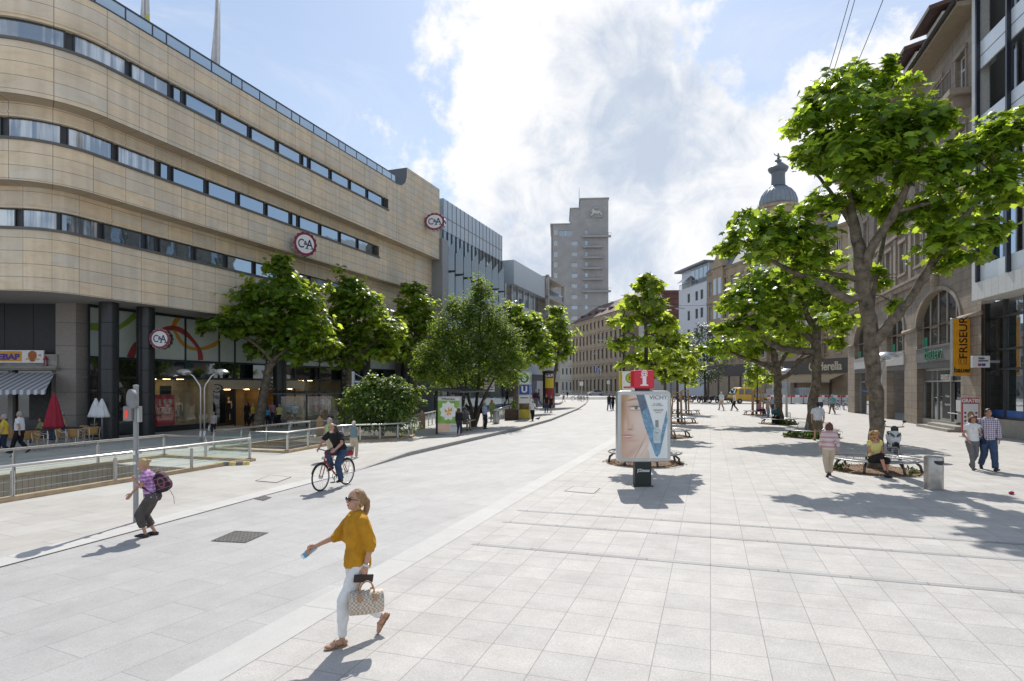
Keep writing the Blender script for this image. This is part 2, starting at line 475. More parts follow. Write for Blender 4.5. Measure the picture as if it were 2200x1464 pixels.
# ------------------------------------------------------------------ camera, sun, sky
cam = bpy.data.cameras.new('camera'); camo = bpy.data.objects.new('camera', cam); COL.objects.link(camo)
camo.location = (0, 0, HC); camo.rotation_euler = (R(90), 0, 0)
cam.sensor_width = 36; cam.lens = F / 2200 * 36; cam.shift_y = (H0 - 732) / 2200
cam.clip_end = 3000; cam.clip_start = .05
S.camera = camo
SUN = V((.12, 1.0, 1.10)).normalized()
sl = bpy.data.lights.new('sun', 'SUN'); sl.energy = 4.6; sl.angle = R(.53); sl.color = (1, .95, .88)
so = bpy.data.objects.new('sun', sl); COL.objects.link(so)
so.rotation_euler = (-SUN).to_track_quat('-Z', 'Y').to_euler(); so.location = (0, 0, 60)
w = bpy.data.worlds.new('World'); S.world = w; w.use_nodes = True
T = w.node_tree; N = T.nodes; L = T.links
for n in list(N): N.remove(n)
out = N.new('ShaderNodeOutputWorld'); bg = N.new('ShaderNodeBackground'); bg.inputs['Strength'].default_value = .1
L.new(bg.outputs[0], out.inputs[0])
sky = N.new('ShaderNodeTexSky'); sky.sky_type = 'NISHITA'; sky.sun_disc = False
sky.sun_elevation = math.asin(SUN.z); sky.sun_rotation = math.atan2(SUN.x, SUN.y)
sky.air_density = 1.0; sky.dust_density = .6; sky.ozone_density = 2.0; sky.altitude = 300
tc = N.new('ShaderNodeTexCoord'); DIR = tc.outputs['Generated']
def math_(op, a, b=None, c=None, clamp=False):
 n = N.new('ShaderNodeMath'); n.operation = op; n.use_clamp = clamp
 for i, x in enumerate((a, b, c)):
  if x is None: continue
  if isinstance(x, (int, float)): n.inputs[i].default_value = x
  else: L.new(x, n.inputs[i])
 return n.outputs[0]
def smooth(x, a, b):
 n = N.new('ShaderNodeMapRange'); n.interpolation_type = 'SMOOTHSTEP'
 n.inputs['From Min'].default_value = a; n.inputs['From Max'].default_value = b
 L.new(x, n.inputs['Value']); return n.outputs['Result']
def nz(scale, detail=8, rough=.6, dist=0.0, off=(0, 0, 0), stretch=(1, 1, 1)):
 mp = N.new('ShaderNodeMapping'); mp.inputs['Location'].default_value = off; mp.inputs['Scale'].default_value = stretch
 L.new(DIR, mp.inputs['Vector'])
 n = N.new('ShaderNodeTexNoise'); n.inputs['Scale'].default_value = scale; n.inputs['Detail'].default_value = detail
 n.inputs['Roughness'].default_value = rough; n.inputs['Distortion'].default_value = dist
 L.new(mp.outputs[0], n.inputs['Vector']); return n.outputs['Fac']
nlow = nz(3.2, 9, .58, .3); nhi = nz(11, 8, .62, .2, (3, 1, 7))
def lobe(u, v, r_px):
 """a cloud mass around one compass direction and height"""
 d = V(((u - CX) / F, 1, -(v - H0) / F)); k = 1 / d.length; d.normalize()
 n = N.new('ShaderNodeVectorMath'); n.operation = 'DISTANCE'; L.new(DIR, n.inputs[0]); n.inputs[1].default_value = d
 rr = r_px / F * k
 return math_('DIVIDE', math_('SUBTRACT', rr, n.outputs['Value']), .17)
def mx_(xs):
 o = xs[0]
 for x in xs[1:]: o = math_('MAXIMUM', o, x)
 return o
body = mx_([lobe(1180, 80, 210), lobe(1120, 200, 200), lobe(1320, 230, 300), lobe(1480, 200, 170), lobe(1180, 400, 260), lobe(1420, 420, 280), lobe(1050, 450, 170), lobe(1550, 300, 170),
   lobe(1220, 620, 330), lobe(1500, 640, 300), lobe(1700, 330, 220), lobe(1850, 180, 130), lobe(1760, 480, 300), lobe(1250, 10, 150), lobe(1620, 420, 200),
   lobe(810, 320, 60), lobe(985, 380, 70), lobe(1050, 0, 90), lobe(1940, 110, 70), lobe(1560, 0, 60)])
dens = math_('ADD', math_('MULTIPLY', body, 1.05), math_('ADD', math_('MULTIPLY', math_('SUBTRACT', nlow, .5), 3.0), math_('MULTIPLY', math_('SUBTRACT', nhi, .5), 1.9)))
main = smooth(dens, -.05, .32)
# clouds over the rest of the sky (behind and beside the viewer)
sp = N.new('ShaderNodeSeparateXYZ'); L.new(DIR, sp.inputs[0])
behind = smooth(sp.outputs['Y'], .35, -.2)
rest = math_('MULTIPLY', smooth(nz(2.4, 9, .6, .2, (9, 4, 2)), .5, .62), behind)
wisp = math_('MULTIPLY', smooth(nz(2.2, 9, .7, .6, (5, 2, 8), (1, 1, 3)), .42, .78), .45)
mask = math_('MAXIMUM', math_('MAXIMUM', main, rest), wisp)
# shaded cloud bases are grey-blue, the sunlit rims are white
core = smooth(math_('ADD', math_('MAXIMUM', math_('MAXIMUM', math_('MULTIPLY', lobe(1400, 290, 260), 1.0), lobe(1500, 220, 120)),
 math_('MAXIMUM', lobe(1150, 580, 150), math_('MAXIMUM', lobe(1330, 560, 200), math_('MAXIMUM', lobe(1560, 520, 140), lobe(1120, 500, 120))))), math_('ADD', math_('MULTIPLY', math_('SUBTRACT', nz(5, 8, .65, .3, (1, 8, 3)), .5), 2.6), math_('MULTIPLY', math_('SUBTRACT', nz(13, 8, .6, .8, (4, 2, 6)), .5), 2.2))), -.25, 1.2)
cw = N.new('ShaderNodeMix'); cw.data_type = 'RGBA'
cw.inputs[6].default_value = (10.3, 10.3, 10.4, 1); cw.inputs[7].default_value = (5.6, 6.5, 7.9, 1)
L.new(math_('MULTIPLY', core, .95), cw.inputs[0])
haz = N.new('ShaderNodeMix'); haz.data_type = 'RGBA'
haz.inputs[7].default_value = (7.0, 8.1, 9.4, 1)
hz = math_('ADD', .2, math_('MULTIPLY', smooth(sp.outputs['Z'], .75, .0), .5))
skg = N.new('ShaderNodeMix'); skg.data_type = 'RGBA'; skg.blend_type = 'MULTIPLY'; skg.inputs[0].default_value = 1
skg.inputs[7].default_value = (1.5, 1.5, 1.5, 1); L.new(sky.outputs[0], skg.inputs[6])
L.new(hz, haz.inputs[0]); L.new(skg.outputs[2], haz.inputs[6])
fin = N.new('ShaderNodeMix'); fin.data_type = 'RGBA'
L.new(mask, fin.inputs[0]); L.new(haz.outputs[2], fin.inputs[6]); L.new(cw.outputs[2], fin.inputs[7])
L.new(fin.outputs[2], bg.inputs['Color'])
S.view_settings.view_transform = 'Standard'; S.view_settings.look = 'None'; S.view_settings.gamma = 1
S.view_settings.use_curve_mapping = False; S.view_settings.exposure = 0.0
S.cycles.max_bounces = 6; S.cycles.diffuse_bounces = 3; S.cycles.glossy_bounces = 3; S.cycles.transmission_bounces = 4; S.cycles.transparent_max_bounces = 10
S.cycles.use_denoising = True
S.cycles.caustics_reflective = False; S.cycles.caustics_refractive = False
# ------------------------------------------------------------------ ground
GA = V((.3117, .9502, 0)); GB = V((.9502, -.3117, 0))    # paving grid: along the street, across it
def gab(a, b, z=0.0): q = GA * a + GB * b; return V((q.x, q.y, z))
ROT = R(18.16)
PIT1 = (2.0, 14.9, -18.7, -15.1); PIT2 = (20.4, 25.4, -18.9, -15.6)
kerb = [G(0, 1220), G(316, 1135), G(550, 1070.7), G(763.6, 1013.4), G(878, 980), G(1015, 948), G(1116.8, 924.3), G(1183.6, 905.2), G(1241, 881.4), G(1258, 870), V((11.6, 93, 0)), V((11.3, 99, 0)), V((8.5, 104, 0)), V((2, 106, 0))]
kerb = [kerb[0] + (kerb[0] - kerb[1]) * 1.5] + kerb
strip_pts = [gab(-4, (gab(0, 0).x + (-1.826 * .9502 - 8.315 * .3117)), 0)]
b_strip = -1.826 * .9502 - 8.315 * .3117
pave_plaza = brick('plaza_granite', (.48, .46, .43), (.435, .42, .40), (.26, .25, .235), .52, .52, 0.0, .005, 'Object', ROT, .75, .13, 1.6, .15, .16, spots=.5)
pave_road = brick('road_granite', (.42, .415, .405), (.385, .38, .37), (.27, .265, .26), 1.35, .62, .5, .005, 'Object', R(-64), .7, .11, 1.2, .12, .14, spots=.45)
pave_left = brick('pavement_granite', (.475, .462, .43), (.435, .415, .38), (.25, .24, .225), 1.2, .8, .5, .006, 'Object', R(-66), .75, .11, 1.0, .12, .12, spots=.45)
strip_m = brick('strip_granite', (.475, .47, .45), (.45, .445, .43), (.3, .3, .29), 2.0, 40, 0, .008, 'Object', R(-71.84), .7, .07, 2, .1, .08)
def fill(loops, z=0.0):
 vs = [V((p[0], p[1], z)) for l in loops for p in l]
 tris = tessellate_polygon([[V((p[0], p[1], 0)) for p in l] for l in loops])
 return vs, [tuple(t) for t in tris]
def pit_loop(p): return [gab(p[0], p[2]), gab(p[1], p[2]), gab(p[1], p[3]), gab(p[0], p[3])]
# one sheet reaching the horizon: the left pavement material near, with the two stairwell openings left out
mb = MB(); vs, fs = fill([[(-900, -60), (1200, -60), (1200, 1500), (-900, 1500)], pit_loop(PIT1), pit_loop(PIT2)]); mb.add(vs, fs)
structure('ground', mb, pave_left)
# carriageway between kerb and plaza strip
road = [(p.x, p.y) for p in kerb]
road += [(-60, 112), (-60, 135), (70, 135), (40, 112)]
road += [tuple(gab(a, b_strip)[:2]) for a in (110, 80, 50, 25, 10, 0, -6)]
mb = MB(); vs, fs = fill([road], .004); mb.add(vs, fs); structure('road', mb, pave_road)
mb = MB(); vs, fs = fill([[tuple(gab(a, b_strip)[:2]) for a in (-6, 100)] + [tuple(gab(100, 120)[:2]), tuple(gab(-6, 60)[:2])]], .004); mb.add(vs, fs)
structure('plaza', mb, pave_plaza)
mb = MB(); vs, fs = fill([[tuple(gab(-6, b_strip - .22)[:2]), tuple(gab(100, b_strip - .22)[:2]), tuple(gab(100, b_strip + .24)[:2]), tuple(gab(-6, b_strip + .24)[:2])]], .008); mb.add(vs, fs)
structure('paving_strip', mb, strip_m)
for (u, v) in ((1015, 1169.3), (1080, 1121.6), (1112, 1097)):
 q = G(u, v); a = q.dot(GA); b = q.dot(GB)
 mb = MB(); vs, fs = fill([[tuple(gab(a - .06, b)[:2]), tuple(gab(a + .06, b)[:2]), tuple(gab(a + .06, b + 40)[:2]), tuple(gab(a - .06, b + 40)[:2])]], .008); mb.add(vs, fs)
 structure('drain_channel', mb, brick('channel_granite', (.33, .33, .325), (.28, .28, .275), (.14, .14, .14), .9, 5, 0, .008, 'Object', ROT, .7, .1, 2, .1, .1))
# slot drain along the flush part of the kerb
mb = MB()
for i in range(0, 4):
 a, b = kerb[i], kerb[i + 1]; n = V((-(b - a).y, (b - a).x, 0)).normalized() * .028
 mb.quad((a - n) + V((0, 0, .008)), (b - n) + V((0, 0, .008)), (b + n) + V((0, 0, .008)), (a + n) + V((0, 0, .008)))
structure('slot_drain', mb, M('drain_slot', (.03, .03, .032), .6))
# light border stones beside the slot
mb = MB()
for i in range(0, 4):
 a, b = kerb[i], kerb[i + 1]; n = V((-(b - a).y, (b - a).x, 0)).normalized()
 mb.quad((a + n * .03) + V((0, 0, .006)), (b + n * .03) + V((0, 0, .006)), (b + n * .5) + V((0, 0, .006)), (a + n * .5) + V((0, 0, .006)))
structure('border_paving', mb, brick('border_granite', (.53, .525, .50), (.50, .49, .47), (.3, .3, .29), 1.2, 50, 0, .008, 'Object', R(-70), .7, .06, 2, .1, .08))
# raised bus kerb with a pavement that falls back to the flat
KP = kerb[4:12]
KZ = [.0, .13, .15, .15, .15, .15, .15, .13]
KW = [.2, 1.5, 2.6, 3.4, 3.8, 3.8, 3.8, 3.0]
KN = []
for i in range(len(KP)):
 a = KP[max(i - 1, 0)]; b = KP[min(i + 1, len(KP) - 1)]; KN.append(V((-(b - a).y, (b - a).x, 0)).normalized())
mb = MB()
for i in range(len(KP) - 1):
 q = []
 for k in (i, i + 1):
  q += [KP[k] + KN[k] * .16 + V((0, 0, KZ[k] + .004)), KP[k] + KN[k] * (.16 + KW[k]) + V((0, 0, .005))]
 mb.quad(q[0], q[2], q[3], q[1])
structure('pavement', mb, pave_left)
mb = MB()
for i in range(len(KP) - 1):
 seg = (KP[i + 1] - KP[i]).length; n = max(1, int(seg / 1.0))
 for j in range(n):
  t0, t1 = j / n, (j + 1) / n - .012 / seg * 1.5
  def q(t): return KP[i].lerp(KP[i + 1], t), KN[i].lerp(KN[i + 1], t), KZ[i] * (1 - t) + KZ[i + 1] * t
  a, na, za = q(t0); b, nb, zb = q(t1)
  if zb < .01: continue
  vs = [a, b, b + nb * .16, a + na * .16]; top = [V((0, 0, za + .006)), V((0, 0, zb + .006)), V((0, 0, zb + .006)), V((0, 0, za + .006))]
  mb.add([p + V((0, 0, -.02)) for p in vs] + [p + t for p, t in zip(vs, top)], [(4, 5, 6, 7), (0, 1, 5, 4), (1, 2, 6, 5), (2, 3, 7, 6), (3, 0, 4, 7)])
structure('kerb', mb, M('kerb_stone', (.36, .355, .34), .75, var=.2, scale=6, bump=.2))
def pave_z(x, y):
 for i in range(len(KP) - 1):
  if KP[i].y <= y <= KP[i + 1].y:
   t = (y - KP[i].y) / (KP[i + 1].y - KP[i].y)
   e = KP[i].lerp(KP[i + 1], t); wd = KW[i] * (1 - t) + KW[i + 1] * t; z = KZ[i] * (1 - t) + KZ[i + 1] * t
   d = (e.x - x) * .93
   if d < 0: return .004
   if d > wd: return .002
   return z * (1 - d / wd) + .006
 return .002
def gp(u, v):
 """ground point of a pixel, allowing for the raised bus pavement"""
 q = G(u, v); z = pave_z(q.x, q.y) if q.x < 12 and q.y > 15 else .004
 q = G(u, v, z); return q
# asphalt of the street crossing far behind
mb = MB(); vs, fs = fill([[(-80, 108), (-80, 132), (30, 132), (60, 150), (60, 172), (140, 172), (140, 108)]], .0075); mb.add(vs, fs)
structure('side_street', mb, M('asphalt', (.16, .16, .165), .8, var=.2, scale=2))
# stairwell pits: tiled walls and a landing
tile = brick('pit_tile', (.55, .43, .31), (.47, .37, .27), (.22, .18, .13), .16, .9, 0, .008, 'UV', 0, .6, .18, 1.5, .2, .05)
for nm, p in (('stairwell', PIT1), ('stairwell', PIT2)):
 mb = MB(); lp = pit_loop(p); d = 3.0
 for i in range(4):
  a, b = lp[i], lp[(i + 1) % 4]; l = (b - a).length
  mb.add([a, b, b - V((0, 0, d)), a - V((0, 0, d))], [(0, 1, 2, 3)], 0, [[(0, 0), (l, 0), (l, -d), (0, -d)]])
 mb.add([q - V((0, 0, d)) for q in lp], [(0, 1, 2, 3)], 0, [[(0, 0), (4, 0), (4, 4), (0, 4)]])
 structure('stairwell_wall', mb, tile, fix=False)
 mb = MB()
 n = 14; a0, a1 = p[0], p[1]
 for k in range(n):
  a = a0 + (a1 - a0) * k / n
  q = [gab(a, p[2] + .05), gab(a + (a1 - a0) / n, p[2] + .05), gab(a + (a1 - a0) / n, p[3] - .05), gab(a, p[3] - .05)]
  z = -2.8 + k * .17
  if nm == 'stairwell' and z > -.9: break
  closed_poly(mb, [(x.x, x.y) for x in q], -2.98, z)
 structure('stairs', mb, M('stair_stone', (.2, .19, .17), .7))
# ------------------------------------------------------------------ people
m, t, N_, L_, b = nt('skin')
at_ = N_.new('ShaderNodeAttribute'); at_.attribute_name = 'Col'
L_.new(at_.outputs['Color'], b.inputs['Base Color']); b.inputs['Roughness'].default_value = .5
b.inputs['Subsurface Weight'].default_value = .08; b.inputs['Subsurface Radius'].default_value = (.02, .008, .004); b.inputs['Subsurface Scale'].default_value = .5
SKIN = m
def cloth(name, col, var=.12, rough=.8, scale=7, bump=.35):
 return M('cloth_' + name, col, rough, 0, var, scale, bump, 14, .25)
C_YEL = cloth('mustard', (.47, .225, .014), .2, .8, 5); C_WHT = cloth('white', (.72, .72, .72)); C_BLK = cloth('black', (.016, .016, .018))
C_JEAN = cloth('denim', (.045, .075, .14), .3); C_BEIGE = cloth('beige', (.50, .42, .31)); C_GREEN = cloth('pale_green', (.36, .50, .20))
C_BLUG = cloth('blue_grey', (.16, .25, .29)); C_GRY = cloth('grey', (.16, .155, .155)); C_BROWN = cloth('brown_grey', (.085, .075, .07), .25)
C_LEM = cloth('lemon', (.68, .62, .22)); C_TURQ = cloth('turquoise', (.16, .42, .45)); C_NAVY = cloth('navy', (.02, .027, .05)); C_RED = cloth('red', (.35, .03, .05))
C_KHAKI = cloth('khaki', (.16, .12, .075)); C_PURP = cloth('plum', (.09, .02, .06)); C_OLIVE = cloth('olive', (.18, .26, .10)); C_PALEB = cloth('pale_blue', (.30, .40, .55)); C_SUN = cloth('sun_yellow', (.62, .46, .05))
C_SKY = cloth('bright_blue', (.1, .35, .6)); C_PINK = cloth('pink', (.5, .25, .3)); C_TEAL = cloth('dark_teal', (.04, .1, .11))
C_PLAID = stripes('cloth_purple_plaid', (.50, .24, .50), (.36, .13, .38), 26, 'Z', .8, [('X', 24, (.66, .5, .68)), ('Z', 13, (.2, .06, .26))])
C_BPACK = stripes('cloth_pack_plaid', (.012, .012, .016), (.02, .03, .03), 11, 'Z', .8, [('X', 13, (.36, .09, .16)), ('Z', 9, (.30, .10, .15))], .22)
C_CHECK = stripes('cloth_check_shirt', (.06, .05, .12), (.13, .07, .14), 16, 'Z', .8, [('X', 18, (.62, .58, .66)), ('Z', 18, (.62, .58, .66))], .5)
C_KNIT = stripes('cloth_knit', (.62, .55, .54), (.42, .16, .18), 6.5, 'Z', .9, [('Z', 17, (.55, .3, .32)), ('X', 40, (.7, .62, .6))], .42)
C_FLOR = M('cloth_floral', (.36, .33, .31), .8, 0, .6, 22)
H_DKBL = M('hair_dark_blond', (.30, .18, .08), .45, 0, .35, 40, .6, 90); H_BLOND = M('hair_blond', (.46, .32, .15), .45, 0, .3, 40, .6, 90); H_BROWN = M('hair_brown', (.06, .03, .016), .45, 0, .3, 40, .6, 90); H_GREY = M('hair_grey', (.36, .35, .34), .55, 0, .2, 40, .6, 90)
H_BLACK = M('hair_black', (.012, .01, .01), .45, 0, .3, 40, .5, 90); H_RED = M('hair_auburn', (.11, .03, .018), .42, 0, .3, 40, .6, 90); H_WHITE = M('hair_white', (.62, .61, .58), .6, 0, .1, 40, .5, 90)
H_CURL = M('hair_curly_blond', (.42, .24, .09), .5, 0, .5, 30, 1.0, 45)
SH_BLK = M('shoe_black', (.02, .019, .02), .45); SH_BRN = M('shoe_tan', (.36, .22, .1), .5); SH_WHT = M('shoe_white', (.6, .6, .6), .6); SH_RED = M('shoe_red', (.4, .05, .03), .5)
def ik(a, c, l1, l2, pole):
 d = c - a; l = d.length
 if l > (l1 + l2) * .998: c = a + d * ((l1 + l2) * .998 / l); d = c - a; l = d.length
 x = (l1 * l1 - l2 * l2 + l * l) / (2 * l); h = math.sqrt(max(l1 * l1 - x * x, 0))
 u_ = d / l; p = V(pole) - u_ * V(pole).dot(u_)
 if p.length < 1e-5: p = u_.orthogonal()
 return a + u_ * x + p.normalized() * h, c
def union(mb, name, mat, parent, vox, sm=3, fac=.5, fold=0.0, fs=(9, 9, 3.2)):
 me = mb.mesh(name, mat)
 o = bpy.data.objects.new(name, me); COL.objects.link(o)
 r = o.modifiers.new('r', 'REMESH'); r.mode = 'VOXEL'; r.voxel_size = vox; r.use_smooth_shade = True
 s = o.modifiers.new('s', 'SMOOTH'); s.iterations = sm; s.factor = fac
 dg = bpy.context.evaluated_depsgraph_get(); dg.update()
 m2 = bpy.data.meshes.new_from_object(o.evaluated_get(dg))
 o.modifiers.clear(); o.data = m2; m2.name = name
 m2.materials.clear(); m2.materials.append(mat)
 if fold:
  # creases of the cloth / strands of the hair
  n_ = len(m2.vertices); co = np.empty(n_ * 3); m2.vertices.foreach_get('co', co); co = co.reshape(-1, 3); no = np.array([v.normal[:] for v in m2.vertices])
  d = np.array([1 - 2 * abs(mnoise.noise(V((c[0] * fs[0], c[1] * fs[1], c[2] * fs[2] + .6 * mnoise.noise(V((c[0] * 5, c[1] * 5, c[2] * 5))))))) for c in co])
  m2.vertices.foreach_set('co', (co + no * (d * fold)[:, None]).ravel()); m2.update()
 for p in m2.polygons: p.use_smooth = True
 if parent: o.parent = parent
 return o
def loft(mb, rings, n=16):
 """rings: (centre, x axis, y axis, rx, ry)"""
 vs = []; fs = []
 for c, ax, ay, rx, ry in rings:
  for j in range(n):
   a = 2 * math.pi * j / n; vs.append(c + ax * (rx * math.cos(a)) + ay * (ry * math.sin(a)))
 k = len(rings)
 for i in range(k - 1):
  for j in range(n): fs.append((i * n + j, i * n + (j + 1) % n, (i + 1) * n + (j + 1) % n, (i + 1) * n + j))
 fs.append(tuple(range(n - 1, -1, -1))); fs.append(tuple((k - 1) * n + j for j in range(n)))
 mb.add(vs, fs)
def limb(mb, pts, rs, n=12):
 """tapering limb with rounded ends"""
 mb.tube(pts, rs, n)
 for p, r in zip(pts, rs): mb.ell(p, (r * .99,) * 3, n, 8)
WALK = dict(legs=((-.09, -.26, .15, -38), (.09, .24, .09, 12)), arms=((.07, .12, -.50), (.07, -.14, -.50)))
WALK2 = dict(legs=((-.09, .26, .09, 10), (.09, -.27, .15, -35)), arms=((.07, -.14, -.50), (.07, .14, -.50)))
STAND = dict(legs=((-.1, .0, .075, 0), (.1, .04, .075, 0)), arms=((.06, .03, -.53), (.06, .03, -.53)))
SIT = dict(hp=.50, legs=((-.1, .46, .075, 0), (.1, .44, .075, 0)), arms=((-.03, .30, -.36), (-.03, .30, -.36)))
PEOPLE = {}
def person(label, u, vf, vh, face, base=STAND, top=None, bottom=None, shoes=SH_BLK, hair=(H_BROWN, 'short'), tone=(.46, .25, .17), lean=0, head=(0, 0), female=False, fat=0.0, hero=False, key=None, world_=None, **over):
 pose = dict(base); pose.update(over)
 hp = pose.get('hp', .925)
 legs, arms = pose['legs'], pose['arms']
 zmin = min(l[2] for l in legs) - .075
 lm = Matrix.Rotation(-R(lean), 4, 'X')
 Pv = V((0, 0, hp)); dz = hp - .925
 T_ = lambda x, y, z: Pv + lm @ V((x, y, z + dz - hp)) if True else None
 ax = V((1, 0, 0)); ay = (lm @ V((0, 1, 0, 0))).to_3d() if False else lm.to_3x3() @ V((0, 1, 0))
 sw = .162 if female else .185
 sh = [T_(-sw, 0, 1.41), T_(sw, 0, 1.41)]; neck = T_(0, .005, 1.47)
 hc = neck + lm.to_3x3() @ V((0, .02, .145))
 HMx = Matrix.Translation(hc) @ lm @ Matrix.Rotation(R(head[1]), 4, 'Z') @ Matrix.Rotation(-R(head[0]), 4, 'X')
 hips = [Pv + V((-.09, 0, -.03)), Pv + V((.09, 0, -.03))]
 lg = []
 for s_, (hx, l) in enumerate(zip(hips, legs)):
  k, an = ik(hx, V(l[:3]), .425, .42, pose.get('knee', (0, 1, 0)) if not isinstance(pose.get('knee'), list) else pose['knee'][s_]); lg.append((hx, k, an, l[3], l[4] if len(l) > 4 else (8 if s_ == 0 else -8)))
 ar = []
 for s_, sg in ((0, -1), (1, 1)):
  q = arms[s_]; tgt = sh[s_] + V((sg * q[0], q[1], q[2]))
  e, wv = ik(sh[s_], tgt, .285, .25, q[3] if len(q) > 3 else (sg * .5, -1, -.3)); ar.append((sh[s_], e, wv))
 fr = 1 + fat
 tw = .82 if female else 1.0
 tors = [(.80, .12, .09), (.86, .158, .115 * fr), (.93, .165 if not female else .172, .115 * fr), (1.0, .155, .11 * fr), (1.09, .137 * tw * (1 + fat * .8) + .018 * (1 - tw), .1 * (1 + fat * 1.4)), (1.2, .152 * (1 + fat * .4), .112 * (1 + fat * .8)), (1.3, .165 if not female else .152, .118), (1.38, .165 if not female else .148, .095), (1.435, .12, .072), (1.475, .066, .06)]
 if female: tors[6] = (1.3, .15, .132)
 vox = .0065 if hero else .014
 # ground point and size
 q0 = gp(u, vf) if world_ is None else V(world_)
 top_z = (HMx @ V((0, 0, .125))).z
 hgt = HC - (vh - H0) / F * q0.y - q0.z
 sc = hgt / (top_z - zmin)
 if 'sc' in pose: sc = pose['sc']; zmin = 0
 root = thing('person', label, 'person', q0 - V((0, 0, zmin * sc)), R(face), pose.get('group')); root.scale = (sc,) * 3
 # --- the body: one surface
 mb = MB()
 loft(mb, [(T_(0, 0, z), ax, ay, rx - .008, ry - .008) for z, rx, ry in tors])
 limb(mb, [T_(0, .0, 1.43), neck + V((0, 0, .0)), hc + V((0, -.005, -.05))], [.062, .054, .05])
 loc_ell = lambda c, r: mb.ell(HMx @ V(c), r, 14, 10, 0, HMx.to_3x3())
 loc_ell((0, -.008, .025), (.074, .093, .092)); loc_ell((0, .02, -.035), (.06, .07, .078)); loc_ell((0, .055, -.085), (.028, .028, .024))
 loc_ell((0, .094, -.02), (.012, .02, .013)); loc_ell((0, .089, .003), (.009, .014, .026)); loc_ell((0, .083, -.058), (.024, .012, .012))
 for sg in (-1, 1): loc_ell((sg * .074, -.005, -.012), (.01, .02, .032))
 for s_, (a, e, wv) in enumerate(ar):
  sg = -1 if s_ == 0 else 1
  k = .86 if female else 1.0
  limb(mb, [a + V((0, 0, -.012)), a.lerp(e, .5), e, e.lerp(wv, .35), wv], [.052 * k, .045 * k, .037 * k, .038 * k, .026 * k])
  # hand: palm, four bent fingers of unequal length, a thumb from the side of the palm
  d = (wv - e).normalized(); hd = pose.get('hand', {}).get(s_)
  curl = .45
  if hd: d = V(hd[0]).normalized(); curl = hd[1]
  side = V((0, 1, 0)) if abs(d.y) < .8 else V((0, 0, 1))
  side = (side - d * side.dot(d)).normalized()          # towards the thumb
  inw = side.cross(d) * (1 if s_ == 0 else -1)
  if inw.dot(V((-sg, 0, 0))) < 0: inw = -inw
  pc = wv + d * .045
  mt = Matrix((side, inw, d)).transposed()
  mb.ell(pc, (.037, .016, .052), 12, 8, 0, mt)
  for fi, (off, ln) in enumerate(((.026, .072), (.009, .082), (-.009, .076), (-.026, .058))):
   p0 = wv + d * .078 + side * off; pts = [p0 - d * .02, p0]; dd = d.copy()
   for sgm in (.42, .33, .25):
    an = curl * (.9 + .1 * fi); dd = (Matrix.Rotation(an, 3, side.cross(inw).cross(side).cross(inw) if False else inw.cross(dd).normalized()) @ dd)
    if (dd.dot(inw)) < -1e-3: dd = (dd - inw * 2 * dd.dot(inw))
    pts.append(pts[-1] + dd * ln * sgm)
   rr = .0098 if hero else .0125
   limb(mb, pts, [rr, rr, rr * .95, rr * .88, rr * .75], 8)
  th = [wv + d * .02 + side * .022, wv + d * .05 + side * .05 + inw * .012, wv + d * .08 + side * .056 + inw * .03, wv + d * .10 + side * .045 + inw * .042]
  limb(mb, th, [.013, .0115, .0105, .0085], 8)
 for s_, (hx, k, an, pt, yw) in enumerate(lg):
  f_ = 1.08 if female else 1.0
  limb(mb, [hx, hx.lerp(k, .45), k, k.lerp(an, .3), k.lerp(an, .75), an], [.085 * f_, .074 * f_, .05, .052, .036, .031])
  fm = Matrix.Translation(an) @ Matrix.Rotation(R(yw), 4, 'Z') @ Matrix.Rotation(R(pt), 4, 'X'); f3 = fm.to_3x3()
  for c, r_ in (((0, -.03, -.035), (.03, .04, .034)), ((0, .05, -.03), (.034, .09, .034)), ((0, .12, -.05), (.041, .06, .02))): mb.ell(fm @ V(c), r_, 12, 8, 0, f3)
  for ti, tx in enumerate((-.03, -.013, .002, .016, .029) if s_ else (.03, .013, -.002, -.016, -.029)):
   mb.ell(fm @ V((tx, .172 - ti * .009, -.054)), (.0105 - ti * .0007, .02, .011), 8, 6, 0, f3)
 body = union(mb, 'body', SKIN, root, vox, 3 if hero else 2)
 me = body.data; nv = len(me.vertices); co = np.empty(nv * 3); me.vertices.foreach_get('co', co); co = co.reshape(-1, 3)
 inv = np.array(HMx.inverted()); hl = co @ inv[:3, :3].T + inv[:3, 3]
 cl = np.ones((nv, 4)); cl[:, :3] = tone
 rn = np.random.RandomState(7); cl[:, :3] *= (1 + .05 * rn.randn(nv, 1)).clip(.85, 1.15)
 x, y, z = np.abs(hl[:, 0]), hl[:, 1], hl[:, 2]
 fc = (y > .045) & (x < .08) & (np.abs(z) < .12)
 hcol = np.array(hair[0].node_tree.nodes['Mix'].inputs[6].default_value[:3]) if hair else np.array((.1, .06, .04))
 cl[fc & (((x - .02) / .02) ** 2 + ((z + .02) / .02) ** 2 < 1), :3] *= (1.12, .93, .9)
 eye = fc & (((x - .032) / .016) ** 2 + ((z - .012) / .0085) ** 2 < 1); cl[eye, :3] = (.45, .42, .4)
 iris = fc & ((x - .032) ** 2 + (z - .012) ** 2 < .0075 ** 2); cl[iris, :3] = (.03, .02, .015)
 brow = fc & (x > .014) & (x < .05) & (np.abs(z - .034 - .12 * (.03 - np.abs(x - .03))) < .0055); cl[brow, :3] = hcol * .7
 lip = fc & (x < .025) & (np.abs(z + .058) < .010 - .12 * x); cl[lip, :3] = (.42, .1, .09) if female else (.4, .17, .13)
 ca = me.color_attributes.new('Col', 'FLOAT_COLOR', 'POINT'); ca.data.foreach_set('color', cl.ravel())
 vx = .011 if hero else .016
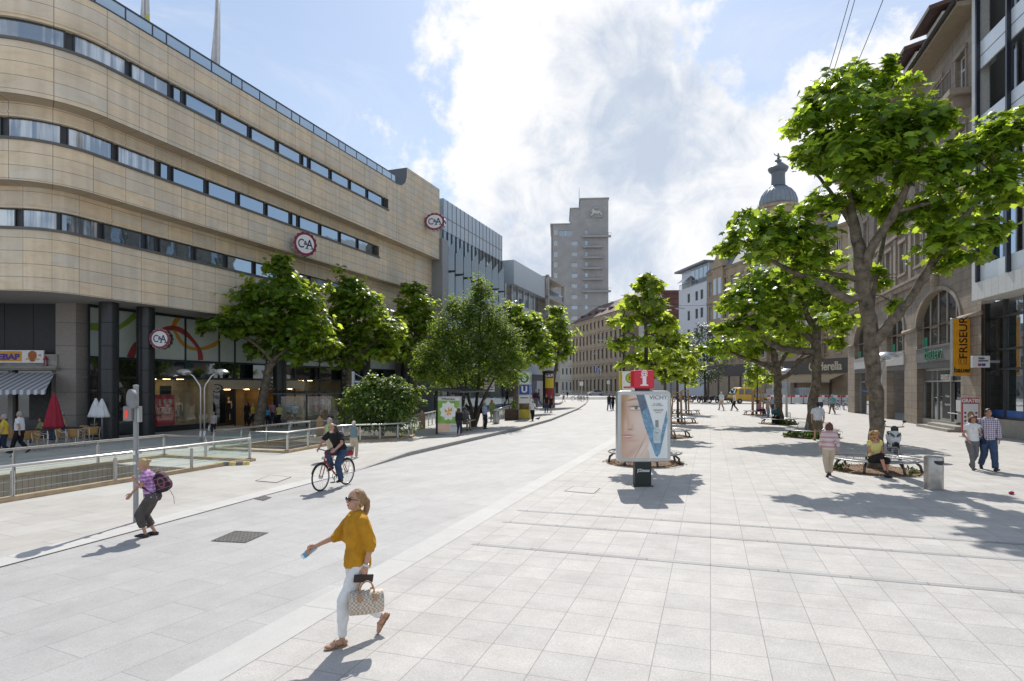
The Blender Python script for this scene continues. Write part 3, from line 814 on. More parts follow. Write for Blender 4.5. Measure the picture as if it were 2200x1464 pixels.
 # --- clothes
 if bottom:
  mb = MB(); lo = bottom.get('loose', .014); ln = bottom['len']
  if bottom.get('skirt'):
   z1 = hp + .08; kz = bottom['len']
   c0 = (lg[0][1] + lg[1][1]) / 2
   if pose is not None and hp < .7:
    for hx, k, an, pt, yw in lg: limb(mb, [hx, hx.lerp(k, .5), k, k.lerp(an, kz)], [.1, .1, .085, .1])
    loft(mb, [(T_(0, 0, z), ax, ay, rx + lo, ry + lo) for z, rx, ry in tors[:4]])
   else:
    loft(mb, [(Pv + V((0, 0, .12)), ax, ay, .14, .11), (Pv, ax, ay, .185, .14), (Pv + V((0, 0, -kz * .5)), ax, ay, .2, .17), (Pv + V((0, 0, -kz)), ax, ay, .22, .2)])
  else:
   wz = bottom.get('waist', 1.04)
   loft(mb, [(T_(0, 0, z), ax, ay, rx + lo, ry + lo) for z, rx, ry in tors if z <= wz])
   for hx, k, an, pt, yw in lg:
    pts = [hx]; rs = [.1 + lo * .5]
    if ln <= 1: pts += [hx.lerp(k, ln * .5), hx.lerp(k, ln)]; rs += [.085 + lo, .075 + lo * 1.3]
    else:
     pts += [hx.lerp(k, .5), k, k.lerp(an, (ln - 1) * .5), k.lerp(an, ln - 1)]; tp = bottom.get('taper', 0)
     rs += [.079 + lo, .06 + lo, .053 + lo - tp * .004, .046 + lo * bottom.get('cuff', 1.2) - tp * .012]
    mb.tube(pts, rs, 14);
    for p_, r_ in list(zip(pts, rs))[:-1]: mb.ell(p_, (r_ * .99,) * 3, 12, 8)
  union(mb, bottom.get('name', 'trousers'), bottom['mat'], root, vx, 2, fold=.011 if hero else 0, fs=(11, 11, 9))
 if top:
  mb = MB(); lo = top.get('loose', .016); hem = top.get('hem', .90)
  rings = []
  for z, rx, ry in tors:
   if z < hem - .03 or z > top.get('neck', 1.45): continue
   ex = lo + top.get('flare', 0) * max(0, 1.15 - z)
   rings.append((T_(0, 0, z), ax, ay, rx + ex, ry + ex))
  loft(mb, rings)
  if not top.get('vneck'): limb(mb, [T_(-.06, 0, 1.43), T_(.06, 0, 1.43)], [.072, .072])
  sv = top.get('sleeve', .5)
  for s_, (a, e, wv) in enumerate(ar):
   sr = top.get('sr', 1.0); pts = [a + V((0, 0, -.012)).lerp(V(), 0), a.lerp(e, min(sv, 1) * .5), a.lerp(e, min(sv, 1))]; rs = [.066, .06 * sr, .053 * sr * top.get('bell', 1.05)]
   if sv <= .12: continue
   if sv > 1: pts += [e.lerp(wv, (sv - 1) * .5), e.lerp(wv, sv - 1)]; rs += [.05 * sr, .041 * sr * top.get('bell', 1.0)]
   mb.tube(pts, rs, 12)
   for p_, r_ in list(zip(pts, rs))[:-1]: mb.ell(p_, (r_ * .99,) * 3, 12, 8)
  if top.get('wing'):
   # loose batwing cloth from the side of the body to the sleeve
   for s_, (a, e, wv) in enumerate(ar):
    for t_ in (.0, .25, .5, .75):
     p1 = T_((-1 if s_ == 0 else 1) * .10, 0, 1.33 - .34 * t_); p2 = a.lerp(e, .15 + .95 * t_); limb(mb, [p1, p2], [.055, .043])
  union(mb, top.get('name', 'shirt'), top['mat'], root, vx, 2, fold=.014 if hero else 0, fs=(13, 13, 4.5))
 for s_, (hx, k, an, pt, yw) in enumerate(lg):
  if shoes is None: break
  fm = Matrix.Translation(an) @ Matrix.Rotation(R(yw), 4, 'Z') @ Matrix.Rotation(R(pt), 4, 'X'); f3 = fm.to_3x3()
  mb = MB()
  if pose.get('sandal'):
   for c, r_ in (((0, -.02, -.068), (.038, .055, .009)), ((0, .07, -.066), (.038, .10, .009)), ((0, .14, -.066), (.046, .065, .009))): mb.ell(fm @ V(c), r_, 14, 8, 0, f3)
   for y0, z0, w0 in ((-.005, -.005, .042), (.075, -.022, .042)):
    mb.tube([fm @ V((w0 * math.cos(a), y0 + .012 * math.sin(a), z0 - .04 + .055 * math.sin(a))) for a in [math.pi * i / 8 for i in range(9)]], .0075, 6)
   mb.tube([fm @ V((0, .075, .015)), fm @ V((0, .12, -.022)), fm @ V((0, .155, -.045))], .007, 6)
   union(mb, 'sandal', shoes, root, .0055, 1)
  else:
   for c, r_ in (((0, -.03, -.035), (.038, .048, .04)), ((0, .05, -.03), (.041, .1, .04)), ((0, .135, -.046), (.047, .07, .029)), ((0, .05, -.064), (.043, .14, .013))): mb.ell(fm @ V(c), r_, 12, 8, 0, f3)
   union(mb, 'shoe', shoes, root, .009, 2)
 if hair:
  mb = MB(); st = hair[1]; he = lambda c, r_: mb.ell(HMx @ V(c), r_, 14, 10, 0, HMx.to_3x3())
  if not st.startswith('bald'):
   g_ = .95 if st in ('pony', 'bun') else 1.0
   he((0, -.022 - .006 * (g_ < 1), .036), (.083 * g_, .095 * g_, .094 * g_)); he((0, -.05, -.01), (.078 * g_, .065, .085))
  else:
   he((0, -.06, -.03), (.08, .05, .05)); he((.06, -.03, -.02), (.02, .045, .035)); he((-.06, -.03, -.02), (.02, .045, .035))
  if st == 'pony':
   he((0, -.105, .03), (.03, .03, .035))
   limb(mb, [HMx @ V(c) for c in ((0, -.11, .03), (0, -.145, -.02), (0, -.15, -.09), (0, -.135, -.17), (0, -.125, -.23))], [.022, .034, .036, .028, .012])
  elif st == 'bun':
   he((0, -.115, .01), (.045, .05, .045)); he((.01, -.15, .0), (.03, .03, .035))
  elif st in ('long', 'bald_long'):
   if st == 'bald_long': he((0, -.045, .02), (.081, .075, .085))
   for sx in (-.055, 0, .055): limb(mb, [HMx @ V(c) for c in ((sx, -.055, .02), (sx * 1.25, -.075, -.08), (sx * 1.2, -.085, -.17), (sx * 1.1, -.085, -.25))], [.05, .055, .052, .03])
   for sx in (-.07, .07): limb(mb, [HMx @ V(c) for c in ((sx, -.01, .03), (sx * 1.05, -.02, -.08), (sx * .95, -.03, -.18))], [.024, .028, .022])
  elif st == 'bob':
   for sx in (-.05, 0, .05): limb(mb, [HMx @ V(c) for c in ((sx, -.05, .02), (sx * 1.3, -.065, -.09))], [.06, .055])
   for sx in (-.072, .072): limb(mb, [HMx @ V(c) for c in ((sx, .01, .03), (sx * 1.05, .005, -.075))], [.026, .032])
   he((0, .032, .075), (.065, .045, .03))
  elif st == 'curly':
   rr = random.Random(4)
   for i in range(60):
    a = rr.uniform(0, 6.283); zz = rr.uniform(-.17, .11)
    rad = .10 + .02 * rr.random()
    if zz > .05: rad *= math.sqrt(max(.1, 1 - ((zz - .03) / .11) ** 2))
    x_, y_ = rad * math.cos(a), rad * math.sin(a) - .025
    if y_ > .03 and abs(x_) < .07 and zz < .06: continue
    he((x_, y_, zz), (.026 + .014 * rr.random(),) * 3)
  if st == 'cap':
   he((0, .06, .075), (.07, .07, .016))
  union(mb, 'hair' if st != 'cap' else 'cap', hair[0], root, .008 if hero else .013, 1, fold=.0035 if hero else 0, fs=(55, 55, 9))
  if pose.get('beard'):
   mb = MB(); mb.ell(HMx @ V((0, .062, -.088)), (.045, .04, .035), 12, 8, 0, HMx.to_3x3()); union(mb, 'beard', pose['beard'], root, .009, 1)
 if pose.get('glasses'):
  mb = MB()
  for sg in (-1, 1):
   mb.ell(HMx @ V((sg * .033, .092, .010)), (.029, .008, .022), 14, 8, 0, HMx.to_3x3())
   mb.tube([HMx @ V(c) for c in ((sg * .058, .09, .016), (sg * .079, .055, .012), (sg * .081, .0, .006))], .004, 6)
  mb.tube([HMx @ V((-.01, .1, .014)), HMx @ V((.01, .1, .014))], .004, 6)
  mb.build('sunglasses', M('sunglass', (.015, .012, .012), .1), root, smooth=True)
 wm = Matrix.Translation(root.location) @ Matrix.Rotation(R(face), 4, 'Z') @ Matrix.Diagonal((sc, sc, sc, 1))
 info = dict(root=root, wm=wm, sc=sc, ar=ar, lg=lg, H=HMx, T=T_, hips=hips, face=face)
 if key: PEOPLE[key] = info
 return info
tp = lambda mat, **k: dict(mat=mat, **k)
PANTS = lambda mat, ln=1.93, **k: dict(mat=mat, len=ln, **k)
BIKE_AT = V((-4.50, 15.3, .004))
# the five nearest figures
A = person('woman in a mustard yellow batwing top and white trousers walking with a chequered handbag', 768, 1377, 1050, 122,
 legs=((-.075, .06, .16, -58), (.07, .36, .085, 6)) if False else ((-.05, .19, .08, 2, 4), (.06, -.31, .20, -55, -4)), hp=.915,
 arms=((.05, -.02, -.5, (-.6, -.6, -.2)), (.02, .41, -.30, (.3, -.4, -1))), hand={0: ((0, .05, -1), 1.0), 1: ((.0, .8, -.45), .75)},
 top=tp(C_YEL, loose=.022, hem=.85, sleeve=1.3, sr=1.0, bell=1.12, wing=True, name='blouse'), bottom=PANTS(C_WHT, 1.9, loose=.008, taper=1.0), shoes=SH_BRN, sandal=True,
 hair=(H_DKBL, 'pony'), female=True, tone=(.48, .27, .18), head=(-4, 8), glasses=True, hero=True, key='yellow')
B = person('woman in a purple plaid blouse and rolled dark trousers bent forward under a backpack', 328, 1152, 988, 112,
 legs=((-.09, .12, .085, 6), (.09, -.03, .08, 0)), hp=.875, lean=13, head=(22, 0),
 arms=((-.04, .2, -.14, (-.9, -.5, -.6)), (.03, .34, -.47, (.2, -.6, -.6))), hand={0: ((.1, .2, 1), 1.1), 1: ((0, .6, -.8), .3)},
 top=tp(C_PLAID, loose=.028, hem=.88, sleeve=.6, sr=1.15, name='blouse'), bottom=PANTS(C_BROWN, 1.62, loose=.034, cuff=.9), hair=(H_BLOND, 'bun'), female=True, fat=.12, hero=True, key='pack')
CY = person('long haired cyclist in black shirt and jeans riding a red bicycle', 722, 1035, 913, 160, world_=BIKE_AT + V((math.sin(R(160)), -math.cos(R(160)), 0)) * .27, sc=.98,
 legs=((-.11, .13, .21, 0, 0), (.11, .23, .53, -12, 0)), hp=.97, lean=30, head=(-22, 10),
 arms=((.07, .33, -.36, (-.9, -.3, -.4)), (.07, .33, -.36, (.9, -.3, -.4))), hand={0: ((.1, .8, -.5), 1.1), 1: ((-.1, .8, -.5), 1.1)},
 top=tp(C_BLK, loose=.022, hem=.92, sleeve=.72, sr=1.15, name='t_shirt'), bottom=PANTS(C_JEAN, 1.95, loose=.02), hair=(H_BROWN, 'bald_long'), beard=H_WHITE, hero=True, key='cyclist')
D = person('man in purple and white checked shirt with his arm round a woman', 2123, 1010, 878, 158, **{**WALK2, 'arms': ((.06, .02, -.52), (.22, .06, -.2, (.8, -.5, -.5)))},
 top=tp(C_CHECK, loose=.024, hem=.86, sleeve=1.85, sr=1.15), bottom=PANTS(C_JEAN, 1.97, loose=.022), hair=(H_BLACK, 'short'), hero=True, tone=(.42, .22, .14), key='man_check')
E = person('woman in white shirt and grey trousers leaning against a man in checks', 2089, 1009, 893, 168, **{**WALK, 'arms': ((-.02, .1, -.2, (-.8, -.4, -.6)), (.03, .12, -.45))}, hand={0: ((.2, .1, 1), .9)},
 top=tp(C_WHT, loose=.016, hem=.9, sleeve=.5), bottom=PANTS(C_GRY, 1.95, loose=.01, taper=1), hair=(H_RED, 'bob'), female=True, hero=True, head=(10, -14), key='woman_white', lean=2)
F_ = person('seated woman with blond curls, lemon top and black shorts on the round bench', 1879, 1022, 926, 184, base=SIT, hp=.5,
 legs=((-.08, .40, .075, 0), (.02, .48, .22, -25)), arms=((-.06, .28, -.32), (-.06, .26, -.36)), knee=[(0, 1, .3), (.0, 1, .6)],
 top=tp(C_LEM, loose=.016, hem=.86, sleeve=.35, neck=1.40, vneck=True, name='blouse'), bottom=PANTS(C_BLK, 1.2, loose=.02, name='shorts'), hair=(H_CURL, 'curly'), female=True, hero=True, tone=(.5, .24, .16), shoes=SH_BLK, head=(2, 6), key='blond')
K_ = person('woman with auburn bob in red and white striped jacket walking away', 1781, 1024, 907, -14, **WALK, top=tp(C_KNIT, loose=.03, hem=.86, sleeve=1.8, sr=1.1, name='jacket'), bottom=PANTS(C_BEIGE, 1.93, loose=.025), hair=(H_RED, 'bob'), female=True, fat=.1, key='knit')
person('man in a white polo shirt and brown shorts walking away past the planted bench', 1757, 948, 864, -20, **WALK2, top=tp(C_WHT, loose=.03, hem=.86, sleeve=.8, sr=1.25, name='polo_shirt'), bottom=PANTS(C_KHAKI, .85, loose=.03, name='shorts'), hair=(H_BLACK, 'short'), fat=.2)
person('man in a cream t-shirt walking towards the camera beside the turquoise shirt', 1764, 885, 848, 178, **WALK, top=tp(C_WHT, loose=.02, sleeve=.7), bottom=PANTS(C_JEAN, .9, loose=.03, name='shorts'), hair=(H_BROWN, 'short'))
person('man in a turquoise shirt and brown trousers walking away with elbows out', 1788, 890, 848, 5, **{**WALK2, 'arms': ((.12, .1, -.42), (.12, .1, -.42))}, top=tp(C_TURQ, loose=.025, sleeve=.75, sr=1.2), bottom=PANTS(C_KHAKI), hair=(H_GREY, 'short'), fat=.1)
person('old man in a white shirt, pale trousers and cap holding a dark bag', 1550, 882, 842, 10, **WALK2, top=tp(C_WHT, loose=.025, sleeve=1.6, sr=1.15), bottom=PANTS(C_BEIGE), hair=(H_WHITE, 'cap'))
person('man in a white shirt and black trousers striding with a blue bag', 1578, 883, 843, 75, **WALK, top=tp(C_WHT, loose=.022, sleeve=.8), bottom=PANTS(C_BLK), hair=(H_GREY, 'short'))
person('seated woman in pink top and plum skirt on the far round bench', 1631, 893, 860, 230, base=SIT, top=tp(C_PINK, loose=.02, sleeve=.5), bottom=dict(mat=C_PURP, len=.6, skirt=True, name='skirt', loose=.02), hair=(H_BROWN, 'short'), female=True, fat=.15)
person('grey haired man in a khaki waistcoat and jeans standing by the bench', 1649, 898, 856, 200, top=tp(M('cloth_waistcoat', (.34, .3, .24), .8), loose=.025, sleeve=.4), bottom=PANTS(cloth('light_denim', (.2, .28, .36))), hair=(H_GREY, 'short'), lean=8)
person('woman in a blue top standing half hidden behind the grey haired man', 1659, 889, 852, 190, top=tp(C_PALEB, sleeve=.5), bottom=PANTS(C_JEAN), hair=(H_BROWN, 'long'), female=True)
person('seated woman in dark teal jacket bending forward on the bench below the bowed limb', 1668, 912, 873, 140, base=SIT, lean=18, head=(15, 0), top=tp(C_TEAL, loose=.03, sleeve=1.8, name='jacket'), bottom=PANTS(C_BLK, loose=.035), hair=(H_BROWN, 'short'), female=True, fat=.15)
person('grey haired man in green waistcoat behind the cyclist', 708, 990, 898, -25, **STAND, top=tp(C_GREEN, loose=.02, sleeve=.1, name='waistcoat'), bottom=PANTS(C_BEIGE, loose=.02), hair=(H_GREY, 'short'), shoes=SH_WHT, head=(0, -30), key='vest1')
person('white haired man in blue pullover and beige trousers by the curved railing', 760, 985, 905, -12, **{**STAND, 'arms': ((.05, .2, -.3), (.02, .15, -.2))}, top=tp(C_BLUG, loose=.02, sleeve=.1, name='pullover'), bottom=PANTS(C_BEIGE, loose=.02), hair=(H_WHITE, 'short'), shoes=SH_WHT, head=(12, -30))
person('long haired woman in black with red shoes before the lit poster', 986, 937, 876, -20, top=tp(C_BLK, sleeve=1.8, hem=.95, name='jacket'), bottom=PANTS(C_NAVY, 1.85, loose=.008, taper=1), hair=(H_RED, 'long'), female=True, shoes=SH_RED, key='bus1')
person('person in beige trousers sitting in the bus shelter behind the waiting woman', 999, 925, 880, 215, base=SIT, top=tp(C_GRY, sleeve=1.6), bottom=PANTS(C_BEIGE), hair=(H_GREY, 'short'))
person('man in a blue shirt with a black rucksack waiting by the yellow stop pole', 1041, 922, 864, 240, top=tp(C_PALEB, loose=.025, sleeve=.8), bottom=PANTS(C_NAVY), hair=(H_GREY, 'short'), key='bus2')
person('woman with long blond hair and a green scarf standing behind the stop pole', 1057, 906, 858, 200, top=tp(C_OLIVE, sleeve=.6), bottom=PANTS(C_OLIVE), hair=(H_CURL, 'long'), female=True)
person('man in white short sleeved shirt and black trousers walking by the blue station sign', 1144, 905, 860, -15, **WALK2, top=tp(C_WHT, loose=.022, sleeve=.75), bottom=PANTS(C_BLK), hair=(H_GREY, 'short'))
person('woman in dark top and jeans walking by the poster column', 1174, 887, 848, 170, **WALK, top=tp(C_BLK, sleeve=.5), bottom=PANTS(C_JEAN), hair=(H_BROWN, 'long'), female=True)
person('woman in a black dress walking beside the poster column', 1184, 887, 851, 170, **WALK2, top=tp(C_BLK, sleeve=.4), bottom=dict(mat=C_BLK, len=.45, skirt=True, name='skirt'), hair=(H_BROWN, 'long'), female=True)
person('person in a purple jacket standing between the station sign and the poster column', 1151, 878, 838, 190, top=tp(C_PURP, sleeve=1.7, name='jacket'), bottom=PANTS(C_GRY), hair=(H_GREY, 'cap'))
person('person in a turquoise t-shirt behind the station sign', 1158, 871, 836, 100, **WALK, top=tp(C_TURQ, sleeve=.5), bottom=PANTS(C_JEAN), hair=(H_BROWN, 'short'))
person('man in shorts with a rucksack striding across the far street', 1211, 864, 842, 95, **WALK2, top=tp(C_WHT, sleeve=.5), bottom=PANTS(C_GRY, .95, loose=.03, name='shorts'), hair=(H_BROWN, 'short'))
person('tiny dark figure walking behind the man in shorts on the far street', 1219, 855, 841, 20, **WALK, top=tp(C_BLK, sleeve=1.6), bottom=PANTS(C_BLK), hair=(H_BROWN, 'short'))
person('man in black t-shirt and dark jeans walking just left of the advertising panel', 1309, 883, 847, 8, **{**WALK2, 'legs': ((-.09, .34, .085, 12), (.09, -.34, .17, -40))}, top=tp(C_BLK, loose=.022, sleeve=.6), bottom=PANTS(C_JEAN), hair=(H_BLACK, 'short'), group='pair crossing the road')
person('second man in black walking partly hidden by the advertising panel', 1317, 882, 848, 8, **WALK, top=tp(C_BLK, loose=.022, sleeve=.6), bottom=PANTS(C_BLK), hair=(H_BROWN, 'short'), group='pair crossing the road')
person('man in yellow shirt and dark trousers striding behind the railing', 9, 983, 890, 118, **{**WALK, 'legs': ((-.09, -.3, .16, -40), (.09, .3, .09, 12))}, top=tp(C_SUN, loose=.02, sleeve=.6), bottom=PANTS(C_NAVY), hair=(H_GREY, 'short'), key='yellow_tee')
person('stout man in a white shirt and black trousers walking behind the railing', 42, 974, 884, 100, **WALK2, top=tp(C_WHT, loose=.03, sleeve=.75, sr=1.25), bottom=PANTS(C_BLK, 1.8, loose=.03), hair=(H_GREY, 'short'), fat=.3)
person('seated woman in an olive top at the cafe table under the striped awning', 88, 950, 897, 160, base=SIT, top=tp(C_OLIVE, sleeve=.1), bottom=PANTS(C_NAVY), hair=(H_RED, 'bob'), female=True)
person('seated man in a beige shirt and jeans beside the closed red parasol', 140, 945, 884, 110, base=SIT, lean=10, top=tp(C_BEIGE, sleeve=.7), bottom=PANTS(C_JEAN, loose=.03), hair=(H_GREY, 'short'))
person('woman in floral blouse with a shopping bag by the shop window', 459, 934, 885, 195, top=tp(C_FLOR, loose=.04, sleeve=1.3, hem=.8), bottom=PANTS(C_BLK, 1.7), hair=(H_GREY, 'short'), female=True, fat=.2, key='floral')
for (lab, u_, vf_, vh_, fc_, tm, bmx, hr, fem) in (
 ('dark dressed woman standing at the shop entrance left of the leaning tree', 531, 915, 864, 170, C_BLK, C_BLK, (H_BROWN, 'bob'), True),
 ('woman in a yellow and black top turned sideways left of the leaning tree', 543, 916, 866, 120, C_SUN, C_BLK, (H_BLOND, 'bob'), True),
 ('person in dark blue right behind the leaning tree trunk', 566, 914, 868, 40, C_NAVY, C_NAVY, (H_BROWN, 'short'), False),
 ('child in a bright blue patterned top facing the shop entrance', 575, 915, 873, 10, C_SKY, C_NAVY, (H_RED, 'long'), True),
 ('woman in a pink top amid the shoppers at the entrance', 585, 914, 863, 190, C_PINK, C_JEAN, (H_BROWN, 'bob'), True),
 ('stout woman in a pale yellow blouse seen from behind at the shop entrance', 600, 918, 868, 5, C_LEM, C_BLK, (H_GREY, 'short'), True),
 ('man in a pale striped shirt leaving the shop entrance', 621, 914, 861, 170, C_PALEB, C_BLK, (H_GREY, 'short'), False),
 ('grey haired man in a white shirt standing right of the black entrance column', 634, 915, 865, 20, C_WHT, C_JEAN, (H_GREY, 'short'), False),
 ('person in a white vest and jeans looking at the clothes rack', 700, 902, 862, -10, C_WHT, C_JEAN, (H_GREY, 'short'), True)):
 person(lab, u_, vf_, vh_, fc_, **(STAND if fc_ % 20 else WALK), top=tp(tm, loose=.022, sleeve=.6 if tm is not C_BLK else 1.6), bottom=PANTS(bmx), hair=hr, female=fem, group='shoppers at the store entrance')
# ------------------------------------------------------------------ department store on the left
W_BLUE = windowmat('window_sky', (.02, .035, .06), .42, 0, .02, (.72, .87, 1))
W_CURT = windowmat('window_curtain', (.06, .09, .13), .26, .75, .03)
W_DARK = windowmat('window_dark', (.015, .017, .018), .08)
W_MID = windowmat('window_mid', (.04, .046, .052), .3)
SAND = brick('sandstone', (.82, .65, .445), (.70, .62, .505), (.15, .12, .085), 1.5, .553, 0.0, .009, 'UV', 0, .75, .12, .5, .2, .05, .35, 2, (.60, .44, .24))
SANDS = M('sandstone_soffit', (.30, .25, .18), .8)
STN = V((-18.33, 26.5, 0))
store = thing('department_store', 'rounded sandstone department store with long ribbon windows and black columns', 'store', STN, math.atan2(.9394, .3429))
R0 = 2.8; PM = R(62)
def path(s, o):
 if s >= 0: return (s, -o)
 ph = min(-s / R0, PM); r = R0 + o
 x, y = -r * math.sin(ph), R0 - r * math.cos(ph)
 if -s / R0 > PM:
  e = -s - R0 * PM; x += -math.cos(PM) * e; y += math.sin(PM) * e
 return (x, y)
def srange(s0, s1):
 q = [s0]; s = s0
 while s < s1 - 1e-6:
  st = .3 if -R0 * PM - .3 < s < 0 else 6
  nx = min(s + st, s1)
  if s < 0 < nx: nx = 0.0
  if s < -R0 * PM < nx: nx = -R0 * PM
  q.append(nx); s = nx
 return q
def band(mb, prof, s0, s1, mi=0):
 ss = srange(s0, s1); acc = [prof[0][1]]
 for a, b in zip(prof, prof[1:]): acc.append(acc[-1] + (math.hypot(a[0] - b[0], a[1] - b[1])))
 for i in range(len(ss) - 1):
  for k in range(len(prof) - 1):
   q = []
   for s_, kk in ((ss[i], k), (ss[i + 1], k), (ss[i + 1], k + 1), (ss[i], k + 1)):
    x, y = path(s_, prof[kk][0]); q.append((x, y, prof[kk][1]))
   mb.add(q, [(0, 1, 2, 3)], mi, [[(ss[i], acc[k]), (ss[i + 1], acc[k]), (ss[i + 1], acc[k + 1]), (ss[i], acc[k + 1])]])
def cbox(mb, s0, s1, o0, o1, z0, z1, mi=0):
 ss = srange(s0, s1); n = len(ss); vs = []
 for s_ in ss:
  for o, z in ((o1, z0), (o0, z0), (o0, z1), (o1, z1)):
   x, y = path(s_, o); vs.append((x, y, z))
 fs = [(0, 1, 2, 3), tuple((n - 1) * 4 + k for k in (3, 2, 1, 0))]
 for i in range(n - 1):
  for k in range(4): fs.append((i * 4 + k, (i + 1) * 4 + k, (i + 1) * 4 + (k + 1) % 4, i * 4 + (k + 1) % 4))
 mb.add(vs, fs, mi)
SL = -15.0; WE = 22.75
EA, EB, EC = 31.6, 32.4, 32.6
BANDS = ((-.9, -3.2, 6.6, 9.3, 10.1, 11.0, EC), (0.0, -.9, 11.0, 12.76, 13.6, 14.2, EB), (.85, 0.0, 14.2, 16.42, 17.24, 18.86, EA))
for o, oi, zb, zw, zt, ztop, se in BANDS:
 mb = MB()
 band(mb, [(o, zb), (o, zw)], SL, se); band(mb, [(o, zw), (o - .25, zw)], SL, WE); band(mb, [(o - .25, zt), (o, zt), (o, ztop)], SL, WE)
 band(mb, [(o, zw), (o, ztop)], WE, se)
 band(mb, [(o + .05, zt + .12), (o + .05, zt + .2)], SL, WE)
 x, y = path(se, o)
 mb.add([(se, -o, zb), (se, 6, zb), (se, 6, ztop), (se, -o, ztop)], [(0, 1, 2, 3)], 0, [[(0, zb), (6, zb), (6, ztop), (0, ztop)]])
 mb.build('stone_band', SAND, store, fix=False)
 if oi > -3:
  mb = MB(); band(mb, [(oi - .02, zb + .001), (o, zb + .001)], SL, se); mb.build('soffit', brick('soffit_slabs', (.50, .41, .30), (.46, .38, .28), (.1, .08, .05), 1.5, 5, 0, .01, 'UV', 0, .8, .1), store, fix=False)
 mb = MB(); cbox(mb, SL, WE + .06, o - .02, o + .07, zw - .11, zw + .002); mb.build('sill_course', M('sill_grey', (.13, .125, .12), .6), store)
 mb = MB(); cbox(mb, SL, WE, o - .3, o - .24, zw, zt); mb.build('window_backing', M('mullion_dark', (.045, .05, .055), .45, 0), store)
 s = 3.41 - 9.48 * 2; k = 0
 while s < WE - .3:
  wd = .5 if k % 5 == 0 else 1.97
  a, b_ = s, min(s + wd, WE - .1)
  if b_ > SL + 1 and b_ - a > .2:
   mb = MB(); fw = .05
   for q in ((a, a + fw, zw, zt), (b_ - fw, b_, zw, zt), (a + fw, b_ - fw, zw, zw + fw), (a + fw, b_ - fw, zt - fw, zt)):
    cbox(mb, q[0], q[1], o - .235, o - .15, q[2], q[3])
   wn = mb.build('window', M('mullion_dark'), store)
   mb = MB(); cbox(mb, a + fw * .6, b_ - fw * .6, o - .22, o - .19, zw + fw * .6, zt - fw * .6)
   mb.build('pane', W_CURT if s < 3.2 and not (o < -.5 and s > 1) else W_BLUE, wn)
  s += wd + .22; k += 1
# ground floor ceiling and roof
for nm, z, o, mt in (('ceiling_soffit', 6.602, -.9, M('soffit_plaster', (.42, .4, .37), .8)), ('roof', 18.8, .8, M('roof_gravel', (.3, .29, .28), .9))):
 pts = [path(s, o) for s in srange(SL, EA)]
 lp = [(x, y, 0) for x, y in pts] + [(EA, 14, 0), (pts[0][0], 14, 0)]
 mb = MB(); vs = [(x, y, z) for x, y, _ in lp]; mb.add(vs, [tuple(t_) for t_ in tessellate_polygon([[V(q) for q in lp]])]); mb.build(nm, mt, store, fix=False)
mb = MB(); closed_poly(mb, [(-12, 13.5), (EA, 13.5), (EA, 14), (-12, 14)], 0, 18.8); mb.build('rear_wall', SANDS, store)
# glazed parapet
mb = MB(); gl = MB(); s = -12.0; k = 0
cbox(mb, -12, 24.3, .50, .56, 19.62, 19.70); cbox(mb, -12, 24.3, .47, .87, 18.86, 18.92)
while s < 24.2:
 wd = 1.35 if k % 4 else .75
 cbox(mb, s, s + .06, .51, .55, 18.92, 19.62)
 cbox(gl, s + .06, min(s + wd, 24.3), .525, .535, 18.94, 19.61)
 s += wd; k += 1
pr_ = mb.build('parapet_railing', M('rail_dark', (.05, .06, .07), .4), store)
gl.build('pane', windowmat('parapet_glass', (.25, .37, .46), .3), pr_)
# raised end wall with its scooped corner
sc_ = [(24.3, 18.86)] + [(24.3 + 1.35 * math.sin(a), 20.45 - 1.35 * math.cos(a) - .24) for a in [R(90) * i / 8 for i in range(9)]] + [(25.65, 20.7), (EA, 20.7), (EA, 18.862), (24.3, 18.862)]
mb = MB()
vs = [(x, -.85, z) for x, z in sc_]; mb.add(vs, [tuple(range(len(vs)))], 0, [[(x, z) for x, z in sc_]])
vs2 = [(x, 1.2, z) for x, z in sc_]
for i in range(len(sc_)):
 j = (i + 1) % len(sc_); mb.add([vs[i], vs[j], vs2[j], vs2[i]], [(0, 1, 2, 3)], 1, [[(0, 0), (.3, 0), (.3, .3), (0, .3)]])
mb.build('end_parapet', [SAND, M('lead_grey', (.10, .11, .12), .5)], store, fix=False)
# round black columns with joints
for q in [on_front(store, u_, 850, 2.1)[0] for u_ in (234, 313, 601)] + [24.0, 30.5]:
 mb = MB(); pr2 = []
 z = 0.0
 while z < 6.59:
  z1 = min(z + 1.12, 6.6); pr2 += [(.405, z), (.42, z + .012), (.42, z1 - .012), (.405, z1)]; z = z1
 mb.lathe(pr2, (q, 2.1, 0), 28); c_ = mb.build('column', M('black_granite', (.022, .024, .028), .32, 0, .45, 30), store, smooth='auto')
# upper glass front: pale panels printed with coloured ribbons
PY = 3.5
def rect(u0, v0, u1, v1, y=PY, root=None):
 root = root or store
 a, zt = on_front(root, u0, v0, y); b_, zb = on_front(root, u1, v1, y); return a, b_, zb, zt
x0 = on_front(store, 190, 700, PY)[0]; x1 = 31.0
mb = MB(); mb.box(x0, x1, PY, PY + .05, 4.0, 6.6); pn = mb.build('display_panel', M('frosted_panel', (.50, .56, .52), .3, 0, .05), store)
mb = MB()
for x in (x0, x0 + 1.42, x0 + 2.85, x0 + 5.6, x0 + 8.05, x0 + 9.3, x0 + 12.1, x0 + 14.9, x0 + 17.7, x0 + 20.5, x0 + 23.3): mb.box(x - .045, x + .045, PY - .06, PY - .003, 0.0 if x > x0 + 8.5 or x < x0 + 3 else 3.0, 6.6)
mb.box(x0, x1, PY - .055, PY - .004, 3.93, 4.05); mb.box(x0, x1, PY - .055, PY - .004, 2.95, 3.05); mb.box(x0, x1, PY - .055, PY - .004, 6.45, 6.598)
